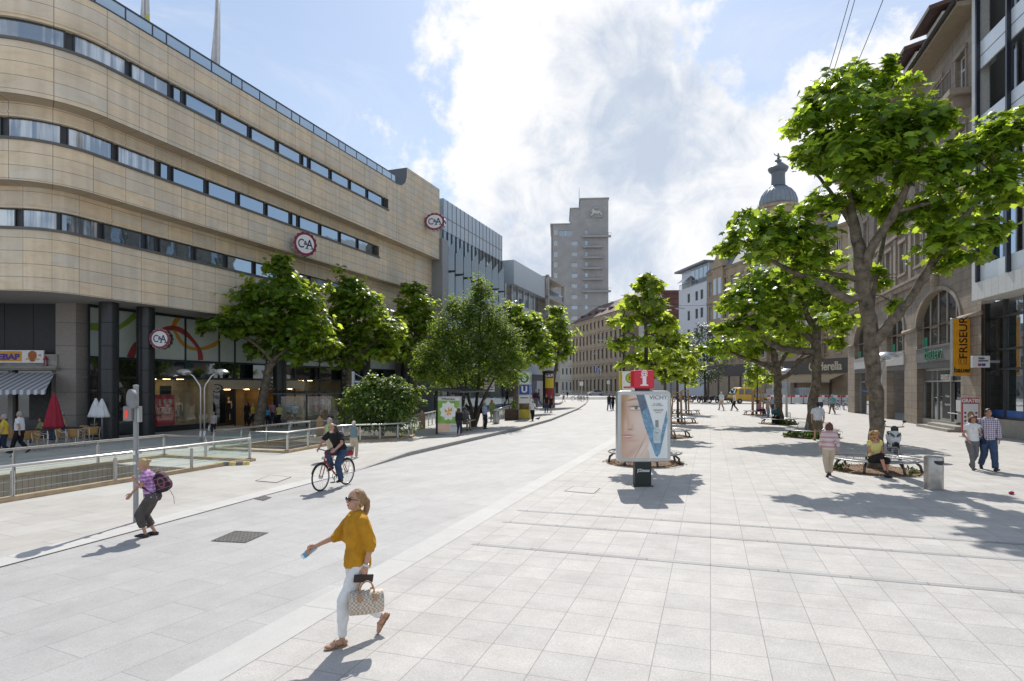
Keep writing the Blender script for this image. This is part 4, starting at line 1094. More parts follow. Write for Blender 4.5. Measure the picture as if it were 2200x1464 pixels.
mb.build('glazing_bar', M('blue_black_frame', (.02, .03, .045), .4), store)
def ribbon(cps, wds, mat):
 pts = [on_front(store, u, v, PY - .012) for u, v in cps]
 # smooth through the points
 fine = []
 n = len(pts)
 for i in range(n - 1):
  p0, p1, p2, p3 = pts[max(i - 1, 0)], pts[i], pts[i + 1], pts[min(i + 2, n - 1)]
  for k in range(8):
   t_ = k / 8
   fine.append((tuple(.5 * ((2 * p1[c]) + (-p0[c] + p2[c]) * t_ + (2 * p0[c] - 5 * p1[c] + 4 * p2[c] - p3[c]) * t_ ** 2 + (-p0[c] + 3 * p1[c] - 3 * p2[c] + p3[c]) * t_ ** 3) for c in (0, 1)), wds[i] * (1 - t_) + wds[i + 1] * t_))
 fine.append((pts[-1], wds[-1]))
 mb = MB(); L_ = []; R_ = []
 for i, (p, w_) in enumerate(fine):
  a = fine[max(i - 1, 0)][0]; c = fine[min(i + 1, len(fine) - 1)][0]; dx, dz = c[0] - a[0], c[1] - a[1]; l = math.hypot(dx, dz) or 1
  L_.append((p[0] - dz / l * w_, PY - .012, p[1] + dx / l * w_)); R_.append((p[0] + dz / l * w_, PY - .012, p[1] - dx / l * w_))
 for i in range(len(fine) - 1): mb.quad(L_[i], R_[i], R_[i + 1], L_[i + 1])
 mb.build('printed_ribbon', mat, pn)
ribbon([(190, 702), (212, 703), (240, 710), (270, 695), (290, 678), (297, 670)], [.16, .2, .09, .13, .16, .12], M('print_green', (.20, .33, .05), .3))
ribbon([(280, 770), (291, 745), (310, 728), (340, 712), (372, 705), (395, 714), (410, 727), (424, 745), (430, 760), (431, 774)], [.22, .18, .1, .1, .14, .16, .12, .12, .17, .2], M('print_red', (.34, .04, .05), .3))
ribbon([(386, 680), (374, 698), (378, 716), (392, 738), (412, 749), (437, 749), (460, 741), (474, 731)], [.12, .16, .1, .12, .1, .1, .14, .1], M('print_orange', (.52, .25, .03), .3))
ribbon([(634, 762), (645, 772), (640, 778)], [.1, .12, .1], M('print_orange'))
# dark glass over the shop windows, windows and the entrance
mb = MB(); mb.box(x0, x1, PY + .0, PY + .04, 3.0, 4.0); mb.build('fascia_glass', windowmat('fascia_glass', (.008, .01, .012), .10), store)
mb = MB(); mb.box(x0, x1, PY + 3.6, PY + 3.7, 0, 3.0); mb.build('inner_wall', M('shop_inner', (.30, .24, .16), .7), store)
mb = MB(); mb.box(x0, x1, PY + .06, PY + 3.6, 2.98, 3.0); mb.build('shop_ceiling', M('shop_ceiling', (.45, .4, .32), .7), store)
e0 = on_front(store, 449, 850, PY)[0]; e1 = on_front(store, 652, 850, PY)[0]; e2 = on_front(store, 735, 850, PY)[0]; ea = on_front(store, 330, 850, PY)[0]
mb = MB(); mb.box(x0, ea, PY + .0, PY + .05, .0, 2.95); mb.build('dark_glazing', W_DARK, store)
mb = MB(); mb.box(e2, x1, PY + .0, PY + .05, .0, 2.95); mb.build('dark_glazing', W_DARK, store)
for a, b_ in ((ea, e0), (e1, e2)):
 mb = MB(); mb.box(a, b_, PY - .05, PY + .1, 0, .32); mb.build('plinth', M('black_granite'), store)
 mb = MB(); mb.box(a + .04, b_ - .04, PY + .01, PY + .025, .32, 2.95); mb.build('shop_window', glassmat('shop_glass', (.9, .94, .92), .86), store)
 mb = MB(); mb.box(a, b_, PY + .1, PY + 1.5, .3, .34); mb.box(a, b_, PY + 1.5, PY + 1.56, .3, 2.95); mb.box(a - .03, a + .03, PY + .1, PY + 1.5, .3, 2.95); mb.box(b_ - .03, b_ + .03, PY + .1, PY + 1.5, .3, 2.95)
 mb.build('display_bay', M('display_beige', (.46, .37, .26), .7), store)
# entrance porch: pale portal, timber side walls
mb = MB(); mb.box(e0, e1, PY - .10, PY + .12, 2.35, 2.92); mb.box(e0, e0 + .22, PY - .09, PY + .1, 0, 2.35); mb.box(e1 - .25, e1, PY - .09, PY + .1, 0, 2.35); mb.build('entrance_portal', M('portal_cream', (.52, .43, .31), .6), store)
for xx in (e0 + 2.9, e0 + 4.3, e1 - 1.6):
 mb = MB(); mb.box(xx, xx + .12, PY + .13, PY + 3.4, 0, 2.34); mb.build('partition', M('entrance_timber', (.40, .25, .10), .55, 0, .2, 4), store)
mb = MB(); mb.box(e0 + .25, e0 + 2.88, PY + .9, PY + .96, 0, 2.34); mb.build('dark_glazing', W_DARK, store)
LAMP = M('spot_lamp', (1.0, .72, .38), .5, emit=9.0, var=0)
for i, xx in enumerate((ea + .5, ea + 1.4, ea + 2.3, e0 + .9, e0 + 2.0, e0 + 3.6, e0 + 5.0, e0 + 5.8, e1 - .8, e1 + .6, e1 + 1.6)):
 mb = MB(); mb.box(xx - .16, xx + .16, PY + (.6 if i < 3 or i > 8 else .5), PY + (.8 if i < 3 or i > 8 else .7), 2.93 if i < 3 or i > 8 else 2.30, 2.975 if i < 3 or i > 8 else 2.345); mb.build('spotlight', LAMP, store)
# granite pier at the corner with the snack bar
GRAN = brick('pink_granite', (.30, .265, .23), (.275, .245, .215), (.1, .09, .08), 5, 1.13, 0, .012, 'UV', 0, .55, .12, 6, .2, .25)
pc = [local(store, V((*q, 0))) for q in ((-22.2, 29.42), (-21.3, 29.55), (-21.06, 30.25), (-22.2, 31))]
mb = MB(); acc = 0
for i in range(4):
 a, b_ = pc[i], pc[(i + 1) % 4]; l = (b_ - a).length
 mb.add([(a.x, a.y, 0), (b_.x, b_.y, 0), (b_.x, b_.y, 6.6), (a.x, a.y, 6.6)], [(0, 1, 2, 3)], 0, [[(acc, 0), (acc + l, 0), (acc + l, 6.6), (acc, 6.6)]]); acc += l
mb.build('corner_pier', GRAN, store, fix=False)
# ------------------------------------------------------------------ signs of the store
CAW = M('sign_white', (.80, .78, .77), .3, var=.03); CAR = M('sign_wine', (.22, .012, .04), .35, var=.05); CAB = M('sign_navy', (.01, .02, .09), .4); CHROME = M('chrome', (.6, .6, .62), .2, 1.0, .05)
def round_sign(label, c, rx, rz, depth, rotz, tilt=0, bracket=None, black=False, group='scalloped store signs'):
 t_ = thing('store_sign', label, 'sign', c, rotz, group)
 n = 96; sc2 = lambda a, k: 1 + .045 * math.cos(14 * a) * k
 def ring(rr, k): return [(rx * rr * sc2(2 * math.pi * i / n, k) * math.cos(2 * math.pi * i / n), rz * rr * sc2(2 * math.pi * i / n, k) * math.sin(2 * math.pi * i / n)) for i in range(n)]
 mb = MB(); mb.prism(ring(1.0, 1), -depth / 2, depth / 2); mb.build('casing', M('black_sign', (.012, .012, .012), .5) if black else CHROME, t_, smooth='auto')
 if not black:
  mb = MB(); mb.prism(ring(.985, 1), -depth / 2 - .012, -depth / 2 - .001); mb.build('rim', CAR, t_)
 mb = MB(); mb.prism(ring(.76, 0), -depth / 2 - .02, -depth / 2 - .0125); mb.build('face', M('sign_beige', (.5, .42, .3), .5) if black else CAW, t_)
 col = M('black_sign') if black else CAB
 y = -depth / 2 - .028
 h = rz * 1.02
 text('C', h, col, t_, (-rx * .36, y, -.02 * rz), bold=.008 * rz, sx=.78 * rx / rz, ext=.003)
 text('A', h, col, t_, (rx * .37, y, -.02 * rz), bold=.012 * rz, sx=.85 * rx / rz, ext=.003)
 text('&', h * .5, col, t_, (rx * .02, y, rz * .06), bold=.01 * rz, sx=rx / rz, ext=.003)
 mb = MB(); fy = y - .0005   # serifs
 for xx, zz, w_ in ((rx * .14, -h * .36, .13), (rx * .59, -h * .36, .15)): mb.box(xx - rx * w_, xx + rx * w_, fy - .003, fy + .004, zz - .03 * rz, zz + .03 * rz)
 mb.build('serif', col, t_)
 if bracket:
  mb = MB()
  for z in (-rz * .4, rz * .4): mb.box(-bracket, 0, -.03, .03, z - .03, z + .03)
  mb.build('bracket', M('galvanised'), t_)
 return t_
rot_blade = store.rotation_euler[2] - R(90)
def blade(label, u, v, ru, rv, o, dep, yaw, br):
 # the sign hangs out from the front: find its place on the plane o metres before the reference front
 x, z = on_front(store, u, v, -o); q = world(store, (x, -o, z)); k = q.y / F
 return round_sign(label, q, ru * k, rv * k, dep, yaw, bracket=br)
blade('round wine red and white store sign on the second black column', 347, 729, 20.5, 21.5, -1.3, .42, R(8), .5)
blade('scalloped oval store sign on the sandstone front above the leaning tree', 653, 526, 25, 26, .75, .45, R(38), .8)
blade('scalloped oval store sign at the far end of the sandstone front', 935, 478, 22.5, 18.5, 1.7, .5, R(-6), 1.2)
for lab, u, v in (('small black oval store sign at the left of the entrance', 466, 835), ('small black oval store sign right of the leaning tree trunk', 579, 832)):
 x, z = on_front(store, u, v, PY - .2); q = world(store, (x, PY - .2, z)); k = q.y / F
 round_sign(lab, q, 12 * k, 9 * k, .08, R(10), black=True, group='black entrance signs')
# flags on the roof
for lab, u, vb, vt, wpx in (('white flag with a yellow corner hanging limp from a roof pole', 308, 48, -60, 14), ('long white flag with a pink band hanging limp from a roof pole', 470, 158, 0, 14)):
 x, z = on_front(store, u, vb, -.2); q = world(store, (x, -.2, 18.86)); k = q.y / F
 t_ = thing('flag', lab, 'flag', q, 0, 'roof flags')
 h = (vb - vt) * k + (z - 18.86) + 2.0
 mb = MB(); mb.tube([(0, 0, 0), (0, 0, h)], [.05, .035], 10); mb.build('pole', WHITE, t_, smooth=True)
 mb = MB(); zt = h - .3; zb = .35
 rows = 26; cols = 14
 vs = []
 for i in range(rows + 1):
  f_ = i / rows; z_ = zt + (zb - zt) * f_
  wd = (wpx * k) * (.45 + 1.25 * f_ ** 1.2)
  for j in range(cols + 1):
   g_ = j / cols
   vs.append((.05 + (-wd * g_ if u > 400 else -wd * (g_ - .5)), .10 * math.sin(g_ * 13 + f_ * 3) * (.5 + .5 * f_), z_ + (.5 * wd * g_ * (f_ > .97)) - g_ * .12))
 fs = [(i * (cols + 1) + j, i * (cols + 1) + j + 1, (i + 1) * (cols + 1) + j + 1, (i + 1) * (cols + 1) + j) for i in range(rows) for j in range(cols)]
 mats = [M('flag_white', (.62, .61, .62), .8), M('flag_pink', (.42, .06, .22), .8), M('flag_yellow', (.62, .6, .1), .8)]
 mb.add(vs, fs); mb.m = [(1 if rows * .70 <= i < rows * .73 else 0) if u > 400 else (2 if i > rows * .8 and j < 3 else 0) for i in range(rows) for j in range(cols)]
 mb.build('cloth', mats, t_, smooth=True)
# ------------------------------------------------------------------ snack bar left of the pier
kb = facade('snack_bar', 'snack bar with a pale ledge and dark upper panels left of the granite pier', 'shop', (-40, 27.9), (-22.1, 29.5))
KL = kb['len']
mb = MB(); mb.box(0, KL, .35, .6, 4.15, 6.6); mb.build('dark_panel', M('dark_slat_panel', (.03, .032, .035), .5, bump=.2, bscale=80), kb)
mb = MB()
for x in np.arange(KL - 8, KL, 1.32): mb.box(x - .012, x + .012, .33, .349, 4.15, 6.6)
mb.build('panel_joint', BLACK, kb)
mb = MB(); mb.box(0, KL + .02, -.15, .34, 3.35, 4.1); mb.box(0, KL + .1, -.32, -.151, 3.33, 3.46); mb.box(0, KL + .12, -.42, -.321, 3.40, 3.52); mb.build('ledge', M('weathered_concrete', (.30, .29, .26), .85, 0, .3, 2.5), kb)
mb = MB(); mb.box(0, KL, .4, .5, 0, 3.34); mb.build('shop_glass', windowmat('snack_glass', (.035, .028, .018), .08), kb)
for x in (KL - 2.35, KL - .35): mb = MB(); mb.box(x - .11, x + .11, .2, .39, 0, 3.34); mb.build('door_post', M('pale_post', (.3, .29, .26), .6), kb)
mb = MB(); mb.box(KL - 1.55, KL - .5, .3, .39, .9, 3.0); mb.build('menu_board', brick('menu_photos', (.30, .2, .1), (.12, .09, .06), (.03, .03, .03), .14, .1, .5, .012, 'Object', 0, .5, .6, 6), kb)
# its sign
x, z = on_front(kb, 0, 768, -.19); xr, _ = on_front(kb, 95, 766, -.19); _, zt = on_front(kb, 50, 753, -.19); _, zb = on_front(kb, 50, 780, -.19)
q = world(kb, (xr, -.19, zb)); ks = thing('snack_sign', 'white snack bar sign with orange field and a meat spit', 'sign', q, kb.rotation_euler[2])
hh = zt - zb
mb = MB(); mb.box(-5.5, 0, -.05, .03, 0, hh); mb.build('board', M('sign_white'), ks)
mb = MB(); mb.box(-5.4, -.98, -.056, -.0501, .07, hh - .05); mb.build('orange_field', M('sign_orange', (.72, .33, .02), .4), ks)
text('KEBAP', hh * .62, M('sign_violet', (.06, .03, .30), .4), ks, (-1.08, -.066, hh * .45), bold=.02, align='RIGHT', sx=1.15)
mb = MB(); mb.lathe([(.05, 0), (.13, .05), (.17, .12), (.2, .3), (.18, .42), (.12, .48), (.04, .52)], (-.50, -.056, .06), 14, 0, 1, .12); mb.build('meat_spit', M('meat_red', (.42, .12, .04), .6, 0, .3, 20), ks)
text('ein Biss Genuss', .1, M('sign_yellow', (.7, .6, .02), .4), ks, (-.48, -.066, .19), bold=.012)
text('N', .15, M('sign_red', (.5, .03, .03), .4), ks, (-.16, -.066, .36))
# lantern on the ledge
la = thing('lantern', 'small red and glass lantern standing on the ledge beside the snack sign', 'lantern', world(kb, (KL - .45, -.22, 3.52)), 0)
mb = MB(); mb.lathe([(.11, 0), (.11, .04), (.09, .05)], n=8); mb.lathe([(.12, .3), (.10, .36), (.04, .44), (.015, .5)], n=8)
for a in range(4): mb.box(.07 * math.cos(a * 1.57 + .78) - .01, .07 * math.cos(a * 1.57 + .78) + .01, .07 * math.sin(a * 1.57 + .78) - .01, .07 * math.sin(a * 1.57 + .78) + .01, .05, .3)
mb.build('frame', REDP, la); mb = MB(); mb.lathe([(.07, .05), (.07, .3)], n=8); mb.build('glass', CLEAR, la)
# awning
aw = thing('awning', 'grey and white striped awning over the snack bar terrace', 'awning', world(kb, (KL - .1, -.12, 3.2)), kb.rotation_euler[2])
ST = stripes('awning_stripe', (.62, .62, .64), (.26, .27, .31), 1 / .30, 'X', .8)
mb = MB(); ow = 2.15; dr = .82
mb.add([(-12, 0, 0), (.0, 0, 0), (.95, -ow, -dr), (-12, -ow, -dr)], [(0, 1, 2, 3)]); mb.build('cloth', ST, aw)
mb = MB(); n = 44
for k in range(n):
 a = -12 + 12.95 * k / n; b_ = -12 + 12.95 * (k + 1) / n
 mb.add([(a, -ow - .005, -dr), (b_, -ow - .005, -dr), (b_, -ow - .005, -dr - .17), ((a + b_) / 2, -ow - .005, -dr - .215), (a, -ow - .005, -dr - .17)], [(0, 1, 2, 3, 4)])
mb.build('valance', ST, aw)
mb = MB(); mb.box(-12, .95, -ow, -ow + .07, -dr - .05, -dr - .006); mb.bar((-.6, .1, -.3), (-.3, -ow, -dr - .05), .04, .04); mb.bar((-6, .1, -.3), (-5.6, -ow, -dr - .05), .04, .04); mb.build('frame', GALV, aw)
# ------------------------------------------------------------------ glass building and the grey blocks beyond the store
def lineY(X0, Y, d=.365): return (X0 + d * Y, Y)
gb = facade('glass_building', 'office building with a fin fronted glass wall and pale metal parapet', 'building', lineY(-27.4, 56.9), lineY(-27.4, 71.8))
GLn = gb['len']; PANEL = M('pale_metal_panel', (.46, .52, .57), .35, .3, .06); LEAD = M('metal_grey', (.30, .31, .32), .45, .4, .06)
mb = MB(); mb.box(-.9, .35, -.55, 8, 0, 16.2); mb.build('side_pier', LEAD, gb)
mb = MB(); mb.box(.36, GLn, .0, 9, 17.3, 20.3); mb.build('parapet', PANEL, gb)
mb = MB()
for i in range(17): x = .36 + (GLn - .36) * i / 16; mb.box(x - .02, x + .02, -.03, -.002, 17.3, 20.3)
mb.box(.36, GLn, -.03, -.002, 18.55, 18.6); mb.build('parapet_joint', M('joint_grey', (.16, .17, .18), .5), gb)
mb = MB(); mb.box(.36, GLn, .05, .12, 15.2, 17.29); mb.build('clerestory', windowmat('clerestory_glass', (.12, .15, .17), .12), gb)
mb = MB(); mb.box(.36, GLn, .05, .12, 0, 15.19); mb.build('glass_wall', windowmat('fin_glass', (.06, .09, .11), .28, 0, .03, (.75, .9, 1)), gb)
mb = MB()
for i in range(17): x = .36 + (GLn - .36) * i / 16; mb.box(x - .035, x + .035, -.05, .04, 4, 17.28)
for z in (4, 6.2, 8.4, 10.6, 12.9, 15.15): mb.box(.36, GLn, -.045, .035, z, z + .1)
mb.build('mullion_grid', M('frame_grey_green', (.10, .13, .13), .4), gb)
for i in range(8):
 x = .9 + (GLn - 1.4) * i / 7.6
 mb = MB(); mb.add([(x, -.05, 4.2), (x + .05, -.05, 4.2), (x + .5, -.75, 4.2), (x + .45, -.75, 4.2), (x, -.05, 15.4), (x + .05, -.05, 15.4), (x + .38, -.75, 16.4), (x + .33, -.75, 16.4)], [(0, 1, 5, 4), (1, 2, 6, 5), (2, 3, 7, 6), (3, 0, 4, 7), (4, 5, 6, 7), (0, 3, 2, 1)])
 f_ = mb.build('fin', windowmat('fin_blade', (.09, .12, .12), .16), gb)
 mb = MB()
 for z in (7, 10.2, 13.4): mb.bar((x - .5, -.04, z), (x + .3, -.9, z + .1), .12, .1)
 mb.bar((x - .55, -.2, 5), (x - .45, -.25, 15.4), .16, .12)
 mb.build('bracket', BLACK, f_)
mb = MB(); mb.box(-.9, GLn + 14, -1.6, -.58, 3.2, 4.0); mb.build('canopy', M('canopy_dark', (.05, .05, .06), .5), gb)
mb = MB(); mb.box(-.9, GLn + 14, .13, .3, 0, 4.0); mb.build('shop_front', W_DARK, gb)
ob = facade('grey_office_block', 'low grey metal clad block with a ribbon window behind the trees', 'building', lineY(-27.2, 72.0), lineY(-27.2, 87.5))
OL = ob['len']
mb = MB(); mb.box(.02, 3.4, 1.6, 9, 0, 19.2); mb.box(3.4, OL, 0.0, 9, 15.2, 18.2); mb.box(.02, OL, .5, 9, 11.6, 13.0); mb.box(.02, OL, .7, 9, 0, 11.6); mb.build('wall', PANEL, ob)
mb = MB(); mb.box(.03, OL - .4, .9, 1.0, 13.0, 15.2); mb.build('window_band', W_MID, ob)
for i in range(7): mb = MB(); x = .3 + i * 2.3; mb.box(x - .06, x + .06, .75, .89, 13.0, 15.2); mb.build('mullion', WHITE, ob)
bb = facade('balcony_block', 'narrow concrete block with open balconies left of the tall tower', 'building', lineY(-27.0, 88.5), lineY(-27.0, 97))
mb = MB(); mb.box(0, bb['len'], 2.2, 8, 0, 18.8)
for z in (9.5, 12.5, 15.4, 18.3): mb.box(0, bb['len'], 0, 2.19, z, z + .35)
for x in (0, bb['len'] - .5): mb.box(x, x + .5, -.02, .4, 6, 18.8)
mb.build('wall', M('pale_concrete', (.42, .39, .35), .8), bb)
for z in (9.9, 12.9, 15.8): mb = MB(); mb.box(.5, bb['len'] - .5, .06, .12, z, z + .9); mb.build('railing', W_MID, bb)
# ------------------------------------------------------------------ tower
tY = 215.0; kpx = tY / F
def tz(v): return HC - (v - H0) * kpx
tw = facade('office_tower', 'tall stepped grey concrete tower with small windows and corner balconies', 'tower', ((1188 - CX) * kpx, tY), ((1306 - CX) * kpx, tY - 1.5))
tx = lambda u: (u - 1188) * kpx
CONC = M('tower_concrete', (.335, .33, .325), .85, 0, .14, .35, .2, 3)
mb = MB()
def boxz(u0, u1, v, y0, y1): mb.box(tx(u0), tx(u1), y0, y1, 0, tz(v))
WB = []
rows = [524, 547, 570, 593, 615, 639, 661]
holes = [(tx(1227.5), tx(1240.5), tz(v + 4.6), tz(v - 4.6)) for v in rows + [684]] + [(tx(1256), tx(1262.5), tz(v + 5), tz(v - 5)) for v in (500, 523, 547, 569, 592, 615, 638, 661)] + [(tx(1256), tx(1262.5), tz(476), tz(471))] + [(tx(1201), tx(1229), tz(508), tz(496))]
wl = MB()
wall_mb(wl, 0, tx(1226), 0, tz(483), holes, 0, .4); wall_mb(wl, tx(1226), tx(1247), 0, tz(450), holes, 0, .4); wall_mb(wl, tx(1247), tx(1306), 0, tz(430), holes, 0, .4)
wl.box(tx(1184) , -.001, .8, 17, 0, tz(483)); wl.box(0, tx(1226), .9, 17, 0, tz(483)); wl.box(tx(1226), tx(1247), .9, 17, 0, tz(450)); wl.box(tx(1247), tx(1306), .9, 17, 0, tz(430))
wl.box(tx(1245), tx(1307.5), -.25, 17.2, tz(430) + .003, tz(430) + .4); wl.box(tx(1224), tx(1246), -.2, 17.2, tz(450) + .003, tz(450) + .35); wl.box(tx(1182), tx(1227), -.2, 17.2, tz(483) + .003, tz(483) + .35)
wl.build('wall', CONC, tw, fix=False)
def swin(parent, h, y=.25, fm=None, gm=None, bars=(2, 1), fw=.12, dp=.1):
 b = MB(); x0, x1, z0, z1 = h[:4]
 b.box(x0, x1, y, y + .03, z0, z1, 1)
 for q in ((x0, x0 + fw, z0, z1), (x1 - fw, x1, z0, z1), (x0 + fw, x1 - fw, z0, z0 + fw), (x0 + fw, x1 - fw, z1 - fw, z1)): b.box(q[0], q[1], y - dp, y - .003, q[2], q[3], 0)
 for k in range(1, bars[0]): x = x0 + (x1 - x0) * k / bars[0]; b.box(x - fw / 2, x + fw / 2, y - dp + .005, y - .004, z0 + fw, z1 - fw, 0)
 for k in range(1, bars[1]): z = z0 + (z1 - z0) * k / bars[1]; b.box(x0 + fw, x1 - fw, y - dp + .01, y - .005, z - fw / 2, z + fw / 2, 0)
 return b.build('window', [fm or WHITE, gm or W_MID], parent)
for i, h in enumerate(holes): swin(tw, h, .3, M('frame_white_grey', (.6, .6, .58), .5), W_MID if i % 3 else W_BLUE, (1 if h[1] - h[0] < 1.5 else 2, 3 if h[1] - h[0] > 1.5 and h[1] - h[0] < 3 else 1), .14)
for v in (500, 524, 547, 570, 593, 615, 639): swin(tw, (tx(1190.5), tx(1197.5), tz(v + 5), tz(v - 5)), -.03, M('frame_white_grey'), W_MID, (1, 3), .14, .06)
for v, u1 in ((511, 1311), (533, 1293.5), (556, 1293.5), (579, 1293.5), (602, 1293.5), (628, 1311)):
 b = MB(); b.box(tx(1251), tx(u1), -1.4, -.003, tz(v + 2), tz(v)); b.box(tx(1251), tx(u1), -1.4, -1.3, tz(v) + .001, tz(v) + .25)
 for k in range(12): x = tx(1251) + (tx(u1) - tx(1251)) * k / 11; b.box(x - .03, x + .03, -1.38, -1.32, tz(v) + .25, tz(v) + 1.0)
 b.box(tx(1251), tx(u1), -1.4, -1.3, tz(v) + 1.0, tz(v) + 1.1); b.build('balcony', CONC, tw)
# leaping animal relief near the top
ex = lambda pts: [(tx(u), tz(v)) for u, v in pts]
b = MB(); b.box(tx(1266.5), tx(1295), -.12, -.003, tz(470), tz(448)); b.box(tx(1267.5), tx(1294), -.5, -.121, tz(470), tz(468.6)); b.build('relief_panel', CONC, tw)
b = MB(); b.prism(ex([(1268, 464.5), (1272.5, 460.5), (1270, 457), (1271.5, 452.5), (1275, 451.5), (1276, 454.5), (1281, 456.5), (1287, 456), (1291, 460), (1293.5, 465.5), (1291, 465), (1287.5, 461.5), (1282, 462.5), (1276, 461.5), (1272, 465.5), (1269, 466.5)]), -.55, -.125)
for k in range(4): b.bar((tx(1273.5), -.35, tz(452.2)), (tx(1276 + 3 * k), -.35, tz(449.4)), .25, .2)
b.build('deer_relief', M('pale_stone_relief', (.5, .48, .45), .7), tw)
b = MB(); b.tube([(tx(1245), 5, tz(451)), (tx(1245), 5, tz(395))], [.18, .06], 6); b.build('antenna', GALV, tw)
# ------------------------------------------------------------------ long old street front below the tower
STO = M('grimy_sandstone', (.34, .275, .20), .85, 0, .2, .5, .3, 4); SLATE = M('dark_tiles', (.10, .06, .05), .7, 0, .25, 2, .3, 8)
def old_front(root, L, floors, nb, wall_m, y=.0, ww=.42, first=None, hood=True, fm=None, gm=None, maxw=110, x_off=0.0, split=None):
 """storeys of tall windows with surrounds and string courses; floors = (sill, head, course)"""
 hs = []
 bay = (L - 2 * x_off) / nb
 for z0, z1, zc in floors:
  for k in range(nb):
   c = x_off + (k + .5) * bay; w2 = bay * ww / 2
   hs.append((c - w2, c + w2, z0, z1))
 mb = MB(); wall_mb(mb, 0, L, 0, floors[-1][2], hs, y, .3); mb.build('wall', wall_m, root, fix=False)
 for h in hs: swin(root, h, y + .25, fm or M('frame_brown', (.10, .08, .06), .6), gm or W_DARK, (2, 2), .09)
 mb = MB()
 for z0, z1, zc in floors: mb.box(0, L, y - .28, y - .002, zc - .3, zc - .002); mb.box(0, L, y - .14, y - .002, zc - .48, zc - .302)
 if hood:
  for h in hs: mb.box(h[0] - .22, h[0] - .002, y - .08, y - .002, h[2], h[3]); mb.box(h[1] + .002, h[1] + .22, y - .08, y - .002, h[2], h[3]); mb.box(h[0] - .3, h[1] + .3, y - .2, y - .002, h[3] + .002, h[3] + .3); mb.box(h[0] - .25, h[1] + .25, y - .15, y - .002, h[2] - .22, h[2] - .002)
 mb.build('moulding', wall_m, root)
 return hs
def pitched(root, L, z, over, dep, rise, mat, flat=0.0, nm='roof'):
 mb = MB(); vs = [(-.2, -over, z), (L + .2, -over, z), (L + .2, dep, z + rise), (-.2, dep, z + rise), (-.2, dep * 2, z), (L + .2, dep * 2, z)]
 mb.add(vs, [(0, 1, 2, 3), (3, 2, 5, 4), (0, 3, 4), (1, 5, 2), (0, 4, 5, 1)]); return mb.build(nm, mat, root)
lf = facade('long_street_block', 'long old sandstone street front with dark tiled roof under the tower', 'building', (18.9, 190), (27.9, 152.5))
LL = lf['len']
old_front(lf, LL, [(1.0, 4.2, 5.3), (6.1, 8.0, 8.9), (9.8, 12.6, 13.6), (14.3, 16.9, 17.8), (18.6, 20.4, 21.7)], 13, STO, 0, .40)
pitched(lf, LL, 21.7, .7, 9, 6.0, SLATE)
mb = MB(); mb.box(.01, LL - .01, .8, 15, 0, 21.6); mb.build('core', STO, lf)
for k in range(6): mb = MB(); x = 3 + k * 5.6; mb.box(x, x + 1.3, 1.6, 4, 22.6, 24.0); mb.build('dormer', SLATE, lf)
fl = thing('facade_flag', 'striped flag on a slanted pole on the long old street front', 'flag', world(lf, (26, -.3, 6.4)), lf.rotation_euler[2])
mb = MB(); mb.tube([(0, 0, 0), (-.4, -2.2, 1.6)], .05, 6); mb.build('pole', WHITE, fl); mb = MB()
for k in range(6): mb.quad((-.1 - .06 * k, -.5 - .3 * k, .3 + .22 * k), (-.16 - .06 * k, -.8 - .3 * k, .52 + .22 * k), (-.16 - .06 * k, -.8 - .3 * k, -1.0 + .2 * k), (-.1 - .06 * k, -.5 - .3 * k, -1.1 + .2 * k), k % 2)
mb.build('cloth', [M('flag_white'), M('flag_blue', (.05, .08, .3), .8)], fl, fix=False)
wh = facade('white_house', 'small pale house with rows of windows left of the long old front', 'house', (14.5, 194), (19.2, 192))
old_front(wh, wh['len'], [(1, 3.6, 4.6), (6, 8, 9.2), (10.5, 12.6, 13.6), (15, 17, 18)], 4, M('pale_render', (.5, .48, .44), .8), 0, .4, hood=False)
mb = MB(); mb.box(.01, wh['len'] - .01, .8, 10, 0, 17.9); mb.build('core', M('pale_render'), wh)
# buildings closing the side street at the far left, seen under the trees
cb = facade('corner_shop_block', 'pale block with dark shop windows at the far end of the left pavement', 'building', (-3, 135), (12, 150))
old_front(cb, cb['len'], [(.6, 3.4, 4.4), (6, 8, 9.2), (10.5, 12.6, 13.6)], 8, M('pale_render'), 0, .45, hood=False)
mb = MB(); mb.box(.01, cb['len'] - .01, .8, 10, 0, 13.5); mb.build('core', M('pale_render'), cb)
# ------------------------------------------------------------------ right hand side
def line_pt(X0, d, Y): return (X0 + d * Y, Y)
BST = brick('brown_ashlar', (.32, .265, .205), (.25, .21, .17), (.13, .105, .085), 1.05, .52, .5, .012, 'UV', 0, .85, .2, .8, .35, .1, .35, 2, (.24, .15, .09))
BSM = M('brown_moulding', (.31, .255, .20), .85, 0, .22, 1.2, .3, 8)
rb = facade('stone_shop_building', 'brown stone building with tall arched shop windows, balcony and dark tiled eaves', 'building', line_pt(14.5, .3077, 58.6), line_pt(14.5, .3077, 31.0))
RL = rb['len']
fx = lambda u, v, y=0.0, r=None: on_front(r or rb, u, v, y)
ARCH = []
for (ul, ur, vs, ut, vt, vb) in ((1977, 2079, 706, 2030, 623, 735), (1908, 1943, 717, 1926, 655, 745), (1840, 1888, 722, 1862, 668, 757)):
 xl, zs = fx(ul, vs); xr, zs2 = fx(ur, vs - 10); _, zt = fx(ut, vt); ARCH.append((xl, xr, 7.15 if False else (zs + zs2) / 2, zt))
zs = sum(a[2] for a in ARCH) / 3; zt = 8.35
zs = min(zs, 6.3)
AR = [(a[0], a[1]) for a in ARCH]
gx = [(fx(1836, 860)[0], fx(1888, 870)[0]), (fx(1905, 870)[0], fx(1943, 880)[0]), (fx(1970, 890)[0], fx(2064, 900)[0])]
hs = []
for (a, b_), (g0, g1) in zip(AR[::-1], gx): hs.append((min(a, g0), max(b_, g1)))
